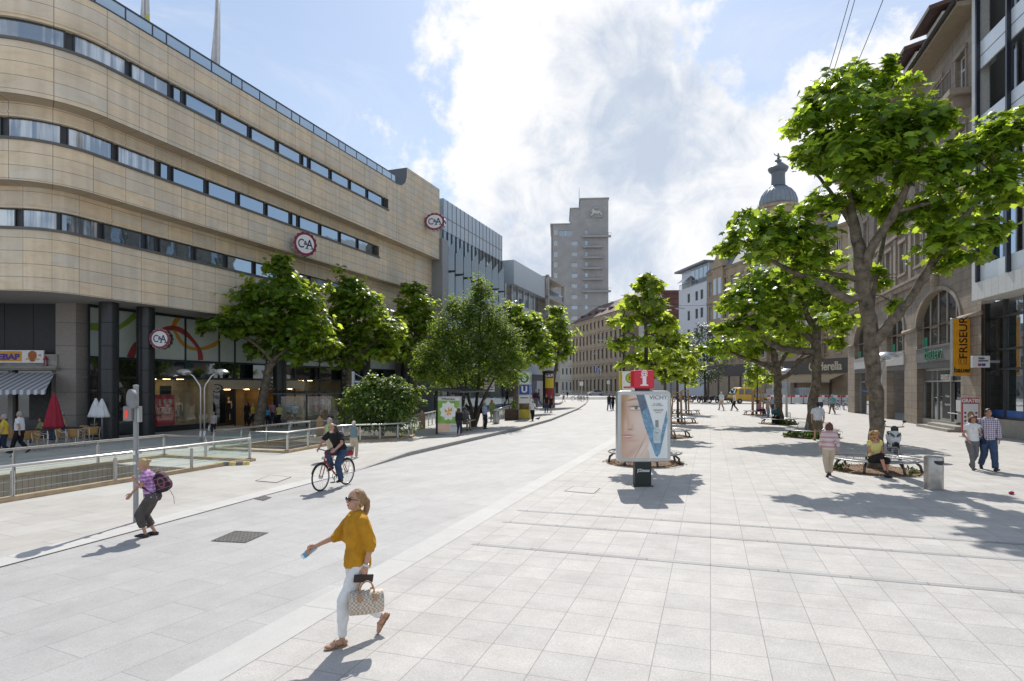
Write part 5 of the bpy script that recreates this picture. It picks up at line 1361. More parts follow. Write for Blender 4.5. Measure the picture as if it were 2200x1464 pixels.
OPEN = [(gx[i][0], gx[i][1]) for i in range(3)]
rows_ = [(10.5, 12.7), (14.3, 16.7), (18.5, 20.8)]
ux = []
c = RL - 2.45
while c > 1: ux.append(c); c -= 3.3
uph = [(x - .62, x + .62, z0, z1) for x in ux for z0, z1 in rows_]
mb = MB()
# ground storey: rectangular openings up to the arch springing
wall_mb(mb, 0, RL, 0, zs, [(a, b_, 0.0, zs) for a, b_ in OPEN], 0, .55)
# arches
xs = [0.0]
for a, b_ in OPEN: xs += [a, b_]
xs.append(RL)
ZT = 9.3
for i in range(0, len(xs), 2):
 a, b_ = xs[i], xs[i + 1]; mb.add([(a, 0, zs), (b_, 0, zs), (b_, 0, ZT), (a, 0, ZT)], [(0, 1, 2, 3)], 0, [[(a, zs), (b_, zs), (b_, ZT), (a, ZT)]])
for a, b_ in OPEN:
 cx_, rx = (a + b_) / 2, (b_ - a) / 2; rz = min(zt - zs, rx * 1.02); n = 20
 pt = [(cx_ - rx * math.cos(math.pi * k / n), zs + rz * math.sin(math.pi * k / n)) for k in range(n + 1)]
 for p, q in zip(pt, pt[1:]):
  mb.add([(p[0], 0, p[1]), (q[0], 0, q[1]), (q[0], 0, ZT), (p[0], 0, ZT)], [(0, 1, 2, 3)], 0, [[p, q, (q[0], ZT), (p[0], ZT)]])
  mb.add([(p[0], 0, p[1]), (p[0], .55, p[1]), (q[0], .55, q[1]), (q[0], 0, q[1])], [(0, 1, 2, 3)], 0, [[(0, 0), (.5, 0), (.5, .3), (0, .3)]])
wall_mb(mb, 0, RL, ZT, 22.2, uph, 0, .35)
mb.add([(0, 0, 0), (0, 12, 0), (0, 12, 22.2), (0, 0, 22.2)], [(0, 1, 2, 3)], 0, [[(0, 0), (12, 0), (12, 22.2), (0, 22.2)]])
mb.build('wall', BST, rb, fix=False)
for h in uph: window(rb, h[0], h[1], h[2], h[3], .2, WHITE, W_MID, .09, (2, 1), cross=.68)
mb = MB()
mb.box(0, RL, -.22, -.002, ZT - .05, ZT + .25); mb.box(0, RL, -.35, -.002, ZT + .252, ZT + .42); mb.box(0, RL, -.18, -.002, 13.3, 13.55)
for x in ux:
 for z0, z1 in rows_: mb.box(x - .8, x - .63, -.07, -.003, z0, z1); mb.box(x + .63, x + .8, -.07, -.003, z0, z1); mb.box(x - .85, x + .85, -.12, -.003, z1 + .003, z1 + .25); mb.box(x - .85, x + .85, -.14, -.003, z0 - .18, z0 - .003)
for x in ux[:-1]: mb.box(x - 1.9, x - 1.4, -.1, -.003, 9.75, 13.25)
for a, b_ in OPEN:
 cx_, rx = (a + b_) / 2, (b_ - a) / 2; rz = min(zt - zs, rx * 1.02); n = 20
 for k in range(n):
  p = [((cx_ - r_ * math.cos(math.pi * kk / n)), zs + (rz + (r_ - rx)) * math.sin(math.pi * kk / n)) for r_ in (rx + .003, rx + .22) for kk in (k, k + 1)]
  mb.prism([p[0], p[1], p[3], p[2]], -.09, -.003)
mb.build('moulding', BSM, rb)
for i in range(0, len(xs), 2):
 a, b_ = xs[i], xs[i + 1]
 mb = MB(); mb.tube([(a - .12, -.05, zs), (min(b_, RL) + .12, -.05, zs)], .12, 10); mb.build('capital', BSM, rb, smooth=True)
for a, b_ in OPEN[1:]:
 cx_ = (a + b_) / 2; mb = MB(); mb.add([(cx_ - .2, -.2, zt + .1), (cx_ + .2, -.2, zt + .1), (cx_ + .28, -.28, zt + .95), (cx_ - .28, -.28, zt + .95), (cx_ - .2, -.003, zt + .1), (cx_ + .2, -.003, zt + .1), (cx_ + .28, -.003, zt + .95), (cx_ - .28, -.003, zt + .95)], [(0, 1, 2, 3), (0, 4, 5, 1), (1, 5, 6, 2), (2, 6, 7, 3), (3, 7, 4, 0)]); mb.ell((cx_, -.27, zt + .62), (.13, .1, .17)); mb.ell((cx_, -.24, zt + .3), (.11, .08, .14)); mb.build('keystone', BSM, rb)
MULL = M('arch_mullion', (.36, .31, .26), .6)
band_z = (4.05, 4.95)
for i, (a, b_) in enumerate(OPEN):
 cx_, rx = (a + b_) / 2, (b_ - a) / 2; rz = min(zt - zs, rx * 1.02)
 mb = MB()
 n = 5 if i == 2 else 3
 for k in range(n + 1):
  x = a + .1 + (b_ - a - .2) * k / n; tt = max(0.0, 1 - ((x - cx_) / rx) ** 2)
  mb.box(x - .075, x + .075, .3, .42, band_z[1] + .16, zs + rz * math.sqrt(tt) - .02)
 for k in range(n):
  x0_ = a + .1 + (b_ - a - .2) * k / n; x1_ = a + .1 + (b_ - a - .2) * (k + 1) / n
  if k % 2: mb.box(x0_ + .08, x1_ - .08, .31, .40, zs - .1, zs)
 mb.box(a + .02, b_ - .02, .25, .45, band_z[1] + .02, band_z[1] + .16)
 wn = mb.build('arched_window', MULL, rb)
 mb = MB(); nn = 16; poly = [(b_ - .01, band_z[1] + .03), (a + .01, band_z[1] + .03)] + [(cx_ - (rx - .01) * math.cos(math.pi * k / nn), zs + rz * math.sin(math.pi * k / nn)) for k in range(nn + 1)]
 mb.prism(poly[::-1], .36, .38); mb.build('pane', W_DARK, wn)
 mb = MB(); mb.box(a + .12, a + .12 + .7, .33, .355, band_z[1] + .17, band_z[1] + .75); mb.build('poster', M('green_poster', (.02, .30, .16), .5), wn)
 mb = MB(); mb.box(a + .003, b_ - .003, -.06, .45, band_z[0], band_z[1]); mb.box(a + .003, b_ - .003, -.1, .44, band_z[1] - .06, band_z[1] + .003); mb.build('sign_band', M('band_dark_grey' if i == 2 else 'band_pale', (.14, .135, .13) if i == 2 else (.46, .45, .43), .5), rb)
 mb = MB(); mb.box(a + .003, b_ - .003, .02, .4, band_z[0] - .38, band_z[0] - .003); mb.build('fascia_trim', M('band_trim', (.10, .095, .09), .5), rb)
# shopfronts
a, b_ = OPEN[0]
mb = MB(); mb.box(a + .01, b_ - .01, .5, .54, .05, 3.66); mb.build('shop_glass', W_MID, rb)
mb = MB()
for x in (a + .05, (a + b_) / 2, b_ - .05): mb.box(x - .04, x + .04, .42, .49, .0, 3.66)
mb.box(a + .01, b_ - .01, .43, .485, 2.85, 2.95); mb.build('shop_frame', M('alu_frame', (.36, .36, .35), .4, .7), rb)
mb = MB(); mb.box(a + .3, b_ - .3, .475, .495, 2.0, 2.12); mb.build('window_sticker', M('sticker_blue', (.05, .14, .42), .5), rb)
a, b_ = OPEN[1]
mb = MB(); mb.box(a + .01, b_ - .01, 1.6, 1.7, 0, 3.66); mb.build('doorway', brick('doorway_stone', (.27, .20, .12), (.22, .165, .10), (.1, .08, .05), .9, .75, .5, .01, 'Object', 0, .8, .15, 2, .2), rb)
mb = MB(); mb.box(a + .25, a + .4, 1.3, 1.59, 0, 3.66); mb.box(b_ - .8, b_ - .7, 1.3, 1.59, 0, 3.66); mb.build('door_jamb', BSM, rb)
a, b_ = OPEN[2]
mb = MB()
for x in (a + .06, a + 1.5, a + 2.4, b_ - 2.5, b_ - .9, b_ - .06): mb.box(x - .06, x + .06, .38, .49, .35, 3.66)
mb.box(a, b_, .36, .5, 2.80, 2.9); mb.box(a, b_, .37, .49, 3.5, 3.66); mb.build('shop_frame', M('alu_frame'), rb)
mb = MB(); mb.box(a + .01, b_ - .01, .45, .47, .4, 3.6); mb.build('shop_glass', windowmat('shop_front_glass', (.012, .014, .013), .06), rb)
mb = MB(); mb.box(a, b_ - 1.5, .3, .8, 0, .45); mb.build('plinth', M('plinth_stone', (.33, .31, .27), .7), rb)
mb = MB(); mb.box(a + 2.2, b_ + .2, -.7, .29, 0, .16); mb.box(a + 3.0, b_ + .2, -.35, .28, .161, .32); mb.build('step', M('plinth_stone'), rb)
mb = MB()
for k in range(40): x = a + .12 + (b_ - a - .24) * k / 39; mb.box(x - .025, x + .025, .425, .44, 2.92, 3.48)
tag(mb.build('blind_strips', M('blind_grey', (.30, .30, .29), .6), rb), kind='stuff')
x0_, _ = fx(2012, 840); z0_, z1_ = fx(2024, 869)[1], fx(2012, 818)[1]
mb = MB(); mb.box(x0_ - .3, x0_ + 1.6, .40, .42, .6, 2.75); bd = mb.build('window_board', M('board_black', (.012, .012, .012), .5), rb)
text('Friseur', .22, WHITE, bd, (x0_ + .55, .39, 1.95)); text('Nagelstudio', .2, WHITE, bd, (x0_ + .6, .39, 1.45))
mb = MB(); mb.box(x0_ + 1.75, x0_ + 2.5, .40, .42, 1.1, 1.75); mb.box(x0_ + 1.0, x0_ + 2.5, .25, .27, .95, 1.0); mb.build('window_card', WHITE, rb)
text('FRISEUR', .58, M('letters_cream', (.55, .52, .46), .5), rb, (x0_ + .75, .28, 3.0), bold=.025, ext=.05, sx=.75)
bx, bz = fx(2008, 757)
for i, (ch, cm) in enumerate(zip('bauer', ('G', 'G', 'G', 'G', 'B'))): pass
text('bauer', 1.02, M('letters_green', (.02, .13, .07), .4), rb, (bx + .05, -.13, 4.52), bold=.02, ext=.05, sx=1.12)
text('bauer', 1.02, M('letters_rim', (.5, .6, .54), .4), rb, (bx + .05, -.075, 4.52), bold=.05, ext=.012, sx=1.12)
# roof: eaves board, tiles, dormers
mb = MB(); mb.box(-.3, RL, -1.1, .3, 22.2, 22.45); mb.build('eaves', M('eaves_plaster', (.30, .24, .17), .8), rb)
mb = MB(); mb.tube([(-.3, -1.2, 22.45), (RL, -1.2, 22.45)], .12, 10); mb.build('gutter', M('gutter_dark', (.05, .045, .04), .5, .3), rb, smooth=True)
mb = MB(); mb.add([(-.3, -1.15, 22.5), (RL, -1.15, 22.5), (RL, 6, 28.5), (-.3, 6, 28.5), (-.3, 14, 28.5), (RL, 14, 28.5)], [(0, 1, 2, 3), (3, 2, 5, 4)]); mb.build('roof', SLATE, rb)
for k in range(6):
 x = RL - 2.2 - k * 4.6
 mb = MB(); mb.box(x - 1.3, x + 1.3, .1, 4, 23.2, 25.0); d_ = mb.build('dormer', WHITE, rb)
 mb = MB(); mb.add([(x - 1.7, -.7, 25.0), (x + 1.7, -.7, 25.0), (x + 1.7, 4.5, 26.3), (x - 1.7, 4.5, 26.3), (x - 1.7, -.7, 25.25), (x + 1.7, -.7, 25.25), (x + 1.7, 4.5, 26.55), (x - 1.7, 4.5, 26.55)], [(0, 1, 2, 3), (4, 5, 6, 7), (0, 1, 5, 4), (1, 2, 6, 5), (2, 3, 7, 6), (3, 0, 4, 7)]); mb.build('dormer_roof', SLATE, d_)
# balcony near the white neighbour
mb = MB(); x0_ = ux[0] - 1.9; x1_ = ux[0] + 1.6
mb.box(x0_, x1_, -1.1, -.003, 18.05, 18.35)
for q in (x0_ + .5, x1_ - .5): mb.box(q - .15, q + .15, -.8, -.004, 17.5, 18.04)
bl = mb.build('balcony', BSM, rb); mb = MB()
for k in range(19): x = x0_ + .05 + (x1_ - x0_ - .1) * k / 18; mb.tube([(x, -1.05, 18.35), (x, -1.05, 19.35)], .02, 6)
for k in range(6): mb.tube([(x0_ + .05, -1.05 + .2 * k, 18.35), (x0_ + .05, -1.05 + .2 * k, 19.35)], .02, 6)
mb.tube([(x0_ + .05, -.02, 19.35), (x0_ + .05, -1.05, 19.35), (x1_ - .05, -1.05, 19.35)], .035, 6); mb.build('railing', M('iron_brown', (.10, .08, .06), .5), bl)
# white modern building at the right edge
wp = V((23.55, 31.0))
wb = facade('white_office_building', 'modern white clad office building with dark blinds at the right edge', 'building', (23.55, 31.0), (23.55 - .2346 * 17, 14.0))
WL = wb['len']; WPAN = M('white_enamel_panel', (.74, .775, .80), .25, 0, .04); TRAV = brick('white_travertine', (.66, .65, .62), (.61, .60, .575), (.25, .24, .22), .62, 5, 0, .008, 'UV', 0, .6, .12, 8, .1, .15)
mb = MB()
def uvbox(mb, x0, x1, y0, y1, z0, z1):
 for q, w_ in ((((x0, y0, z0), (x1, y0, z0), (x1, y0, z1), (x0, y0, z1)), ((x0, z0), (x1, z0), (x1, z1), (x0, z1))), (((x0, y1, z0), (x0, y0, z0), (x0, y0, z1), (x0, y1, z1)), ((y1, z0), (y0, z0), (y0, z1), (y1, z1))), (((x0, y1, z0), (x1, y1, z0), (x1, y0, z0), (x0, y0, z0)), ((x0, y1), (x1, y1), (x1, y0), (x0, y0))), (((x1, y0, z0), (x1, y1, z0), (x1, y1, z1), (x1, y0, z1)), ((y0, z0), (y1, z0), (y1, z1), (y0, z1)))):
  mb.add(q, [(0, 1, 2, 3)], 0, [w_])
uvbox(mb, 0, WL, 0, 1.5, 6.9, 7.78); uvbox(mb, 0, .38, 0, 3.0, 7.78, 30)
mb.build('stone_frame', TRAV, wb, fix=False)
mb = MB(); mb.box(.38, WL, .9, 6, 7.78, 30); mb.build('core', M('alu_grey', (.3, .3, .3), .5), wb)
st = [(8.63, 11.2), (12.45, 14.85), (16.1, 18.5), (19.85, 22.25), (23.5, 25.9)]
zlo = 7.79
bayx = [.52]; x2, _ = fx(2170, 300, .1, wb); step = max(1.6, x2 - .52)
while bayx[-1] < WL - step: bayx.append(bayx[-1] + step)
for z0, z1 in st:
 mb = MB(); mb.box(.44, WL, .12, .2, zlo, z0 - .002); mb.build('spandrel_panel', WPAN, wb)
 if z0 - zlo > 1:
  mb = MB(); zc = zlo + .62; mb.box(.44, WL, .112, .119, zc - .018, zc + .018); mb.build('panel_joint', BLACK, wb)
 zlo = z1
for k, x in enumerate(bayx):
 mb = MB(); mb.box(x - .07, x + .07, -.06, .11, 7.8, 30); mb.build('vertical_strip', M('dark_strip', (.02, .025, .04), .4), wb)
 if k + 1 < len(bayx):
  for i, (z0, z1) in enumerate(st):
   wn = window(wb, x + .35, bayx[k + 1] - .12, z0 + .02, z1 - .02, .42, M('alu_frame'), W_BLUE if i == 0 else W_MID, .1, (2, 1))
   if i >= 2:
    mb = MB(); n = 34
    for j in range(n): z = z0 + .12 + (z1 - z0 - .24) * j / n; mb.add([(x + .45, .40, z), (bayx[k + 1] - .22, .40, z), (bayx[k + 1] - .22, .34, z + .045), (x + .45, .34, z + .045)], [(0, 1, 2, 3)])
    mb.build('blind', M('blind_dark', (.05, .055, .06), .45, .3), wn, fix=False)
GZ = 1.25
gx0 = on_front(wb, 2105, 800, GZ)[0]; gx1 = on_front(wb, 2121, 800, GZ)[0]
mb = MB(); mb.box(gx0 - .3, gx1, GZ - .12, 3, 0, 6.89); mb.build('corner_post', M('beige_post', (.42, .35, .28), .7), wb)
mb = MB(); mb.box(gx1, WL, GZ, GZ + .05, .9, 6.89); mb.build('shop_glass', windowmat('bank_glass', (.05, .06, .06), .42), wb)
mb = MB()
for k in range(6): x = gx1 + .05 + k * 1.7; mb.box(x - .07, x + .07, GZ - .1, GZ - .004, .9, 6.89)
for z in (.9, 3.35, 4.35, 6.0): mb.box(gx1, WL, GZ - .09, GZ - .006, z, z + .11)
mb.build('shop_frame', M('frame_dark_grey', (.06, .06, .062), .45), wb)
mb = MB(); mb.box(gx1 - .3, WL, GZ - .25, GZ + .3, 0, .9); mb.build('plinth', M('plinth_stone'), wb)
mb = MB(); mb.box(gx1 + .15, WL, GZ - .02, GZ - .012, 1.0, 1.35); mb.build('window_stripe', M('sticker_blue'), wb)
mb = MB(); mb.box(1.6, 3.2, GZ + .9, GZ + .95, 0.9, 2.4); mb.build('inner_panel', M('pale_green_panel', (.35, .42, .36), .6), wb)
# hanging signs on the stone building
def hang(name, lab, u0, v0, u1, v1, Y, yaw, cat='sign', th=.16):
 p0 = P(u0, v0, Y); p1 = P(u1, v1, Y)
 t_ = thing(name, lab, cat, ((p0.x + p1.x) / 2, Y, p1.z), yaw); return t_, p1.x - p0.x, p0.z - p1.z
fs_, w_, h_ = hang('hairdresser_sign', 'tall orange vertical hairdresser sign hung out over the pavement', 2044, 684, 2086, 808, 32.4, R(-4))
mb = MB(); mb.box(-w_ / 2, w_ / 2, -.09, .09, 0, h_); mb.build('casing', M('casing_grey', (.5, .51, .52), .4, .5), fs_, bevel=.015)
mb = MB(); mb.box(-w_ / 2 + .05, w_ / 2 - .03, -.1, -.0905, .04, h_ - .04); mb.build('face', M('sign_orange'), fs_)
SBR = M('sign_brown', (.03, .008, .01), .4)
text('FRISEUR', w_ * .56, SBR, fs_, (.06, -.106, h_ * .66), (R(90), R(-90), 0), sx=1.07, bold=.006)
mb = MB();
for q in ((-.17, .19, .62, .64), (-.17, .19, .92, .94)): mb.box(q[0], q[1], -.108, -.101, q[2], q[3])
for q in ((-.19, -.17), (.19, .21)): mb.box(q[0], q[1], -.108, -.101, .62, .94)
mb.bar((.03, -.104, .68), (.15, -.104, .88), .022, .006); mb.bar((.15, -.104, .68), (.03, -.104, .88), .022, .006); mb.box(-.1, -.07, -.108, -.101, .68, .88); mb.build('scissors_mark', SBR, fs_)
text('bauer', w_ * .36, M('sign_dark_green', (.01, .05, .03), .4), fs_, (0, -.106, .30), bold=.012)
mb = MB();
for z in (.25, h_ - .4): mb.bar((w_ / 2, 0, z), (w_ / 2 + .8, .25, z), .05, .05); mb.bar((w_ / 2 + .05, 0, z), (w_ / 2 + .8, .25, z - .6), .03, .03)
mb.build('bracket', GALV, fs_)
gs, w_, h_ = hang('cash_machine_sign', 'small white cash machine sign beside the orange sign', 2088, 765, 2124, 790, 29.9, R(-4))
mb = MB(); mb.box(-w_ / 2, w_ / 2, -.07, .07, 0, h_); mb.build('casing', M('sign_white'), gs, bevel=.01)
text('Geld-\nautomat', h_ * .24, M('sign_navy'), gs, (-.14, -.078, h_ * .68), align='LEFT', bold=.005, spacing=.8)
mb = MB(); mb.box(-.15, .0, -.078, -.0705, .07, .2); mb.build('logo_patch', M('logo_red', (.4, .04, .1), .4), gs); mb = MB(); mb.box(.02, .2, -.078, -.0705, .07, .2); mb.build('logo_patch', M('logo_blue', (.03, .08, .3), .4), gs)
mb = MB(); mb.box(w_ / 2, w_ / 2 + .5, -.02, .02, h_ * .4, h_ * .6); mb.build('bracket', GALV, gs)
gt, w_, h_ = hang('poster_stand', 'free standing poster board with red rim and small portraits beside the couple', 2068, 855, 2101, 914, 30.2, R(-12))
gt.location.z = 0
h_ = P(2068, 855, 30.2).z
mb = MB(); mb.box(-w_ / 2, w_ / 2, -.04, .04, .25, h_); mb.build('board', M('poster_red', (.42, .05, .07), .4), gt, bevel=.01)
mb = MB(); mb.box(-w_ / 2 + .05, w_ / 2 - .05, -.05, -.041, .3, h_ - .3); mb.build('sheet', M('sign_white'), gt)
text('GRATIS!', .24, M('sign_white'), gt, (0, -.05, h_ - .15), bold=.012, sx=.9)
mb = MB()
for a_ in range(4):
 for b2 in range(5):
  if 0 < a_ < 3 and b2 > 2: continue
  x = -w_ / 2 + .14 + a_ * (w_ - .28) / 3; z = .42 + b2 * .2; mb.lathe([(.05, -.058), (.05, -.0505)], (0, 0, 0), 12) if False else mb.prism([(x + .05 * math.cos(t_), z + .06 * math.sin(t_)) for t_ in [2 * math.pi * k / 12 for k in range(12)]], -.056, -.0505)
mb.build('portrait', M('portrait_dark', (.16, .07, .04), .6), gt)
mb = MB(); x, z = 0, .3 + .2 * 4; mb.prism([(x + .15 * math.cos(t_), z + .2 * math.sin(t_)) for t_ in [2 * math.pi * k / 20 for k in range(20)]], -.0575, -.0508); mb.build('portrait_hair', M('portrait_hair', (.34, .2, .08), .6), gt)
mb = MB(); mb.prism([(x + .1 * math.cos(t_), z - .05 + .14 * math.sin(t_)) for t_ in [2 * math.pi * k / 20 for k in range(20)]], -.0615, -.058); mb.build('portrait_face', M('portrait_skin', (.5, .3, .2), .6), gt)
mb = MB()
for s_ in (-1, 1): mb.box(s_ * (w_ / 2 - .05) - .02, s_ * (w_ / 2 - .05) + .02, -.03, .03, .0, .25)
mb.box(-w_ / 2, w_ / 2, -.25, .25, 0, .04); mb.build('base', GALV, gt)
# cafe building closing the square
CST = M('cafe_sandstone', (.36, .275, .185), .85, 0, .2, .6, .3, 4)
cf = facade('cafe_building', 'brown sandstone building with gables over a cafe at the end of the square', 'building', line_pt(61.5, -.168, 125.3), line_pt(61.5, -.168, 80))
CL = cf['len']
old_front(cf, CL, [(7.3, 9.5, 10.6), (11.4, 13.8, 14.9), (15.8, 18.6, 19.6), (20.6, 23.6, 25.6)], 16, CST, 0, .42, fm=M('frame_white_grey'), gm=W_MID)
mb = MB(); mb.box(.01, CL - .01, .8, 14, 4.4, 25.5); mb.build('core', CST, cf)
pitched(cf, CL, 25.6, .4, 5, 5.5, M('slate_grey', (.16, .18, .19), .55, 0, .2, 2))
for k, x in enumerate((5.2, 20, 34)):
 mb = MB(); mb.box(x - 2, x + 2, -.55, -.02, 6.7, 25.9); mb.prism([(x - 2.6, 25.9), (x + 2.6, 25.9), (x, 28.3)], -.8, 1.0); mb.box(x - 1.2, x + 1.2, -.1, 3, 28.3, 30.2)
 g_ = mb.build('bay', CST, cf)
 for z0, z1 in ((7.3, 9.6), (11.4, 13.9), (15.8, 18.7), (20.6, 23.8)):
  for q in (-.95, .95): mb = MB(); mb.box(x + q - .6, x + q + .6, -.60, -.551, z0, z1); mb.box(x + q - .5, x + q + .5, -.63, -.601, z0 + .1, z1 - .1, 1); mb.build('window', [M('frame_white_grey'), W_MID], g_)
mb = MB(); mb.box(0, CL, -.12, .3, 4.4, 6.5); mb.build('cafe_fascia', M('fascia_taupe', (.075, .06, .05), .6), cf)
for u in (1658, 1772):
 x, z = on_front(cf, u, 803, -.13); text('Cinderella', 1.75, M('letters_gold', (.62, .52, .36), .4), cf, (x, -.16, 5.35), bold=.03, ext=.04)
mb = MB(); mb.box(0, CL, .5, .7, 0, 4.39); mb.build('shop_front', W_DARK, cf)
mb = MB()
for k in range(12): x = .5 + k * (CL - 1) / 11; mb.box(x - .35, x + .35, 0, .49, 0, 4.39)
mb.build('pier', M('cafe_pier', (.12, .1, .09), .7), cf)
for u0, u1 in ((1693, 1812),):
 x0_, _ = on_front(cf, u0, 820, -.2); x1_, _ = on_front(cf, u1, 820, -.2)
 mb = MB(); mb.add([(x0_, -.13, 4.2), (x1_, -.13, 4.2), (x1_, -2.4, 3.35), (x0_, -2.4, 3.35), (x0_, -2.4, 3.05), (x1_, -2.4, 3.05)], [(0, 1, 2, 3), (3, 2, 5, 4)])
 t_ = thing('cafe_awning', 'tan awning under the cafe name', 'awning', world(cf, (0, 0, 0)), cf.rotation_euler[2]); mb.build('cloth', M('awning_tan', (.48, .35, .20), .8), t_, fix=False)
 mb = MB(); mb.box(x0_, x1_, -2.38, -2.3, 3.0, 3.06); mb.bar((x0_ + .3, -.2, 3.9), (x0_ + .3, -2.3, 3.1), .06, .06); mb.bar((x1_ - .3, -.2, 3.9), (x1_ - .3, -2.3, 3.1), .06, .06); mb.build('frame', GALV, t_)
# white house beside it
wo = facade('white_apartment_house', 'white rendered apartment house with glazed top floor behind the young trees', 'building', line_pt(61.5, -.168, 138.6), line_pt(61.5, -.168, 125.5))
WO = wo['len']; REND = M('white_render', (.62, .63, .65), .8, 0, .06)
hs = []
for z0, z1 in ((4.8, 6.8), (8.8, 10.8), (12.8, 14.9), (16.9, 19.0), (20.8, 22.8)):
 for u in (1479.5, 1496.5, 1507.5):
  x, _ = on_front(wo, u, 700); hs.append((x - .62, x + .62, z0, z1))
mb = MB(); wall_mb(mb, 0, WO, 0, 24.2, hs, 0, .3); mb.box(.01, WO - .01, .8, 12, 0, 24.1); mb.box(-.003, .01, 0, 12, 0, 24.1); mb.build('wall', REND, wo, fix=False)
for h in hs: swin(wo, h, .25, M('frame_grey2', (.22, .23, .24), .5), W_DARK, (2, 1), .09)
mb = MB(); mb.box(.3, WO - .2, .6, 11, 24.2, 28.2); mb.build('penthouse', M('penthouse_panel', (.5, .54, .6), .3), wo)
for k in range(4): mb = MB(); x = 6.0 + k * 1.9; mb.box(x - .75, x + .75, .52, .595, 24.6, 27.8); mb.build('window', W_MID, wo)
mb = MB(); mb.box(-.9, WO + .1, -.7, 12, 28.2, 28.6); mb.build('roof', M('zinc_grey', (.17, .18, .19), .5), wo)
mb = MB()
for k in range(28): x = .2 + (WO - .4) * k / 27; mb.box(x - .03, x + .03, .05, .11, 24.2, 25.3)
mb.box(.1, WO - .1, .04, .12, 25.3, 25.4); mb.build('railing', M('frame_grey2'), wo)
mb = MB(); mb.add([(1.2, .5, 26.8), (5.2, .5, 26.8), (5.2, -1.3, 25.4), (1.2, -1.3, 25.4)], [(0, 1, 2, 3)]); mb.build('awning', WHITE, wo, fix=False)
# gabled house
gh = facade('gabled_house', 'pale gabled house with red brown tiled roof behind the young trees', 'house', ((1372 - CX) / F * 147, 147), ((1440 - CX) / F * 145, 145))
g1 = gh['len']; mb = MB(); poly = [(0, 0), (g1, 0), (g1, 18), (g1 * .72, 24.6), (g1 * .55, 26.4), (g1 * .38, 24.6), (0, 18)]
mb.prism(poly, 0, .5); mb.box(.01, g1 + 12, .51, 12, 0, 18); mb.build('wall', M('pale_render'), gh)
mb = MB(); mb.add([(g1 + .02, -.2, 17.8), (g1 * .56, -.2, 26.6), (g1 * .56, 14, 26.6), (g1 + .02, 14, 17.8)], [(0, 1, 2, 3)]); mb.add([(-.02, -.2, 17.8), (g1 * .55, -.2, 26.62), (g1 * .55, 14, 26.62), (-.02, 14, 17.8)], [(0, 1, 2, 3)])
mb.add([(g1 * .6, 2, 25.8), (g1 + 12, 2, 25.2), (g1 + 12, -.1, 17.5), (g1 + .1, -.1, 17.9)], [(0, 1, 2, 3)]); mb.build('roof', brick('red_tiles', (.17, .06, .045), (.12, .05, .04), (.05, .03, .025), .4, .35, .5, .03, 'Object', 0, .7, .25, 1, .4), gh, fix=False)
for i, (x, z) in enumerate([(g1 * .3, 13), (g1 * .5, 13), (g1 * .7, 13), (g1 * .4, 17), (g1 * .6, 17), (g1 * .5, 21.5), (g1 * .3, 9), (g1 * .5, 9), (g1 * .7, 9)]): swin(gh, (x - .5, x + .5, z, z + 1.8), -.03, M('frame_white_grey'), W_DARK, (2, 1), .09, .05)
# domed corner tower
dY = 140.0; dk = dY / F; dx = (1672 - CX) * dk; z_ = lambda v: HC - (v - H0) * dk
dm = thing('domed_tower', 'grey ribbed dome with lantern and small statue above the roofs', 'tower', (dx, dY, 0))
DZ = M('dome_lead', (.23, .26, .29), .45, .2, .12, .6)
mb = MB(); mb.lathe([(4.3, 0), (4.3, z_(452)), (4.7, z_(452)), (4.7, z_(446)), (4.3, z_(445))], n=28); mb.build('drum', CST, dm, smooth='auto')
mb = MB(); mb.lathe([(4.2, z_(446)), (4.05, z_(432)), (3.6, z_(420)), (2.9, z_(411)), (2.0, z_(405)), (1.75, z_(402))], n=32); d_ = mb.build('dome', DZ, dm, smooth=True); mb = MB()
for k in range(24):
 a = 2 * math.pi * k / 24; mb.tube([((r_ + .02) * math.cos(a), (r_ + .02) * math.sin(a), z_(v)) for r_, v in ((4.2, 446), (4.05, 432), (3.6, 420), (2.9, 411), (2.0, 405))], .09, 6)
mb.build('rib', DZ, d_)
mb = MB(); mb.lathe([(2.0, z_(403)), (1.55, z_(400)), (1.45, z_(378)), (1.55, z_(372)), (1.95, z_(369)), (2.2, z_(365)), (2.25, z_(362)), (1.8, z_(358)), (1.1, z_(352)), (.7, z_(350)), (.75, z_(345)), (.5, z_(344))], n=24); mb.build('lantern', M('dome_lead_dark', (.13, .15, .17), .5, .2), dm, smooth='auto')
mb = MB(); mb.tube([(0, 0, z_(344)), (.1, 0, z_(337)), (0, 0, z_(333)), (.0, 0, z_(330))], [.35, .3, .2, .18], 8); mb.tube([(-.1, 0, z_(336)), (-.8, 0, z_(333)), (-1.0, 0, z_(330))], [.12, .1, .08], 6); mb.tube([(.1, 0, z_(336)), (.7, 0, z_(339))], [.12, .08], 6); mb.build('statue', M('dome_lead_dark'), dm, smooth=True)
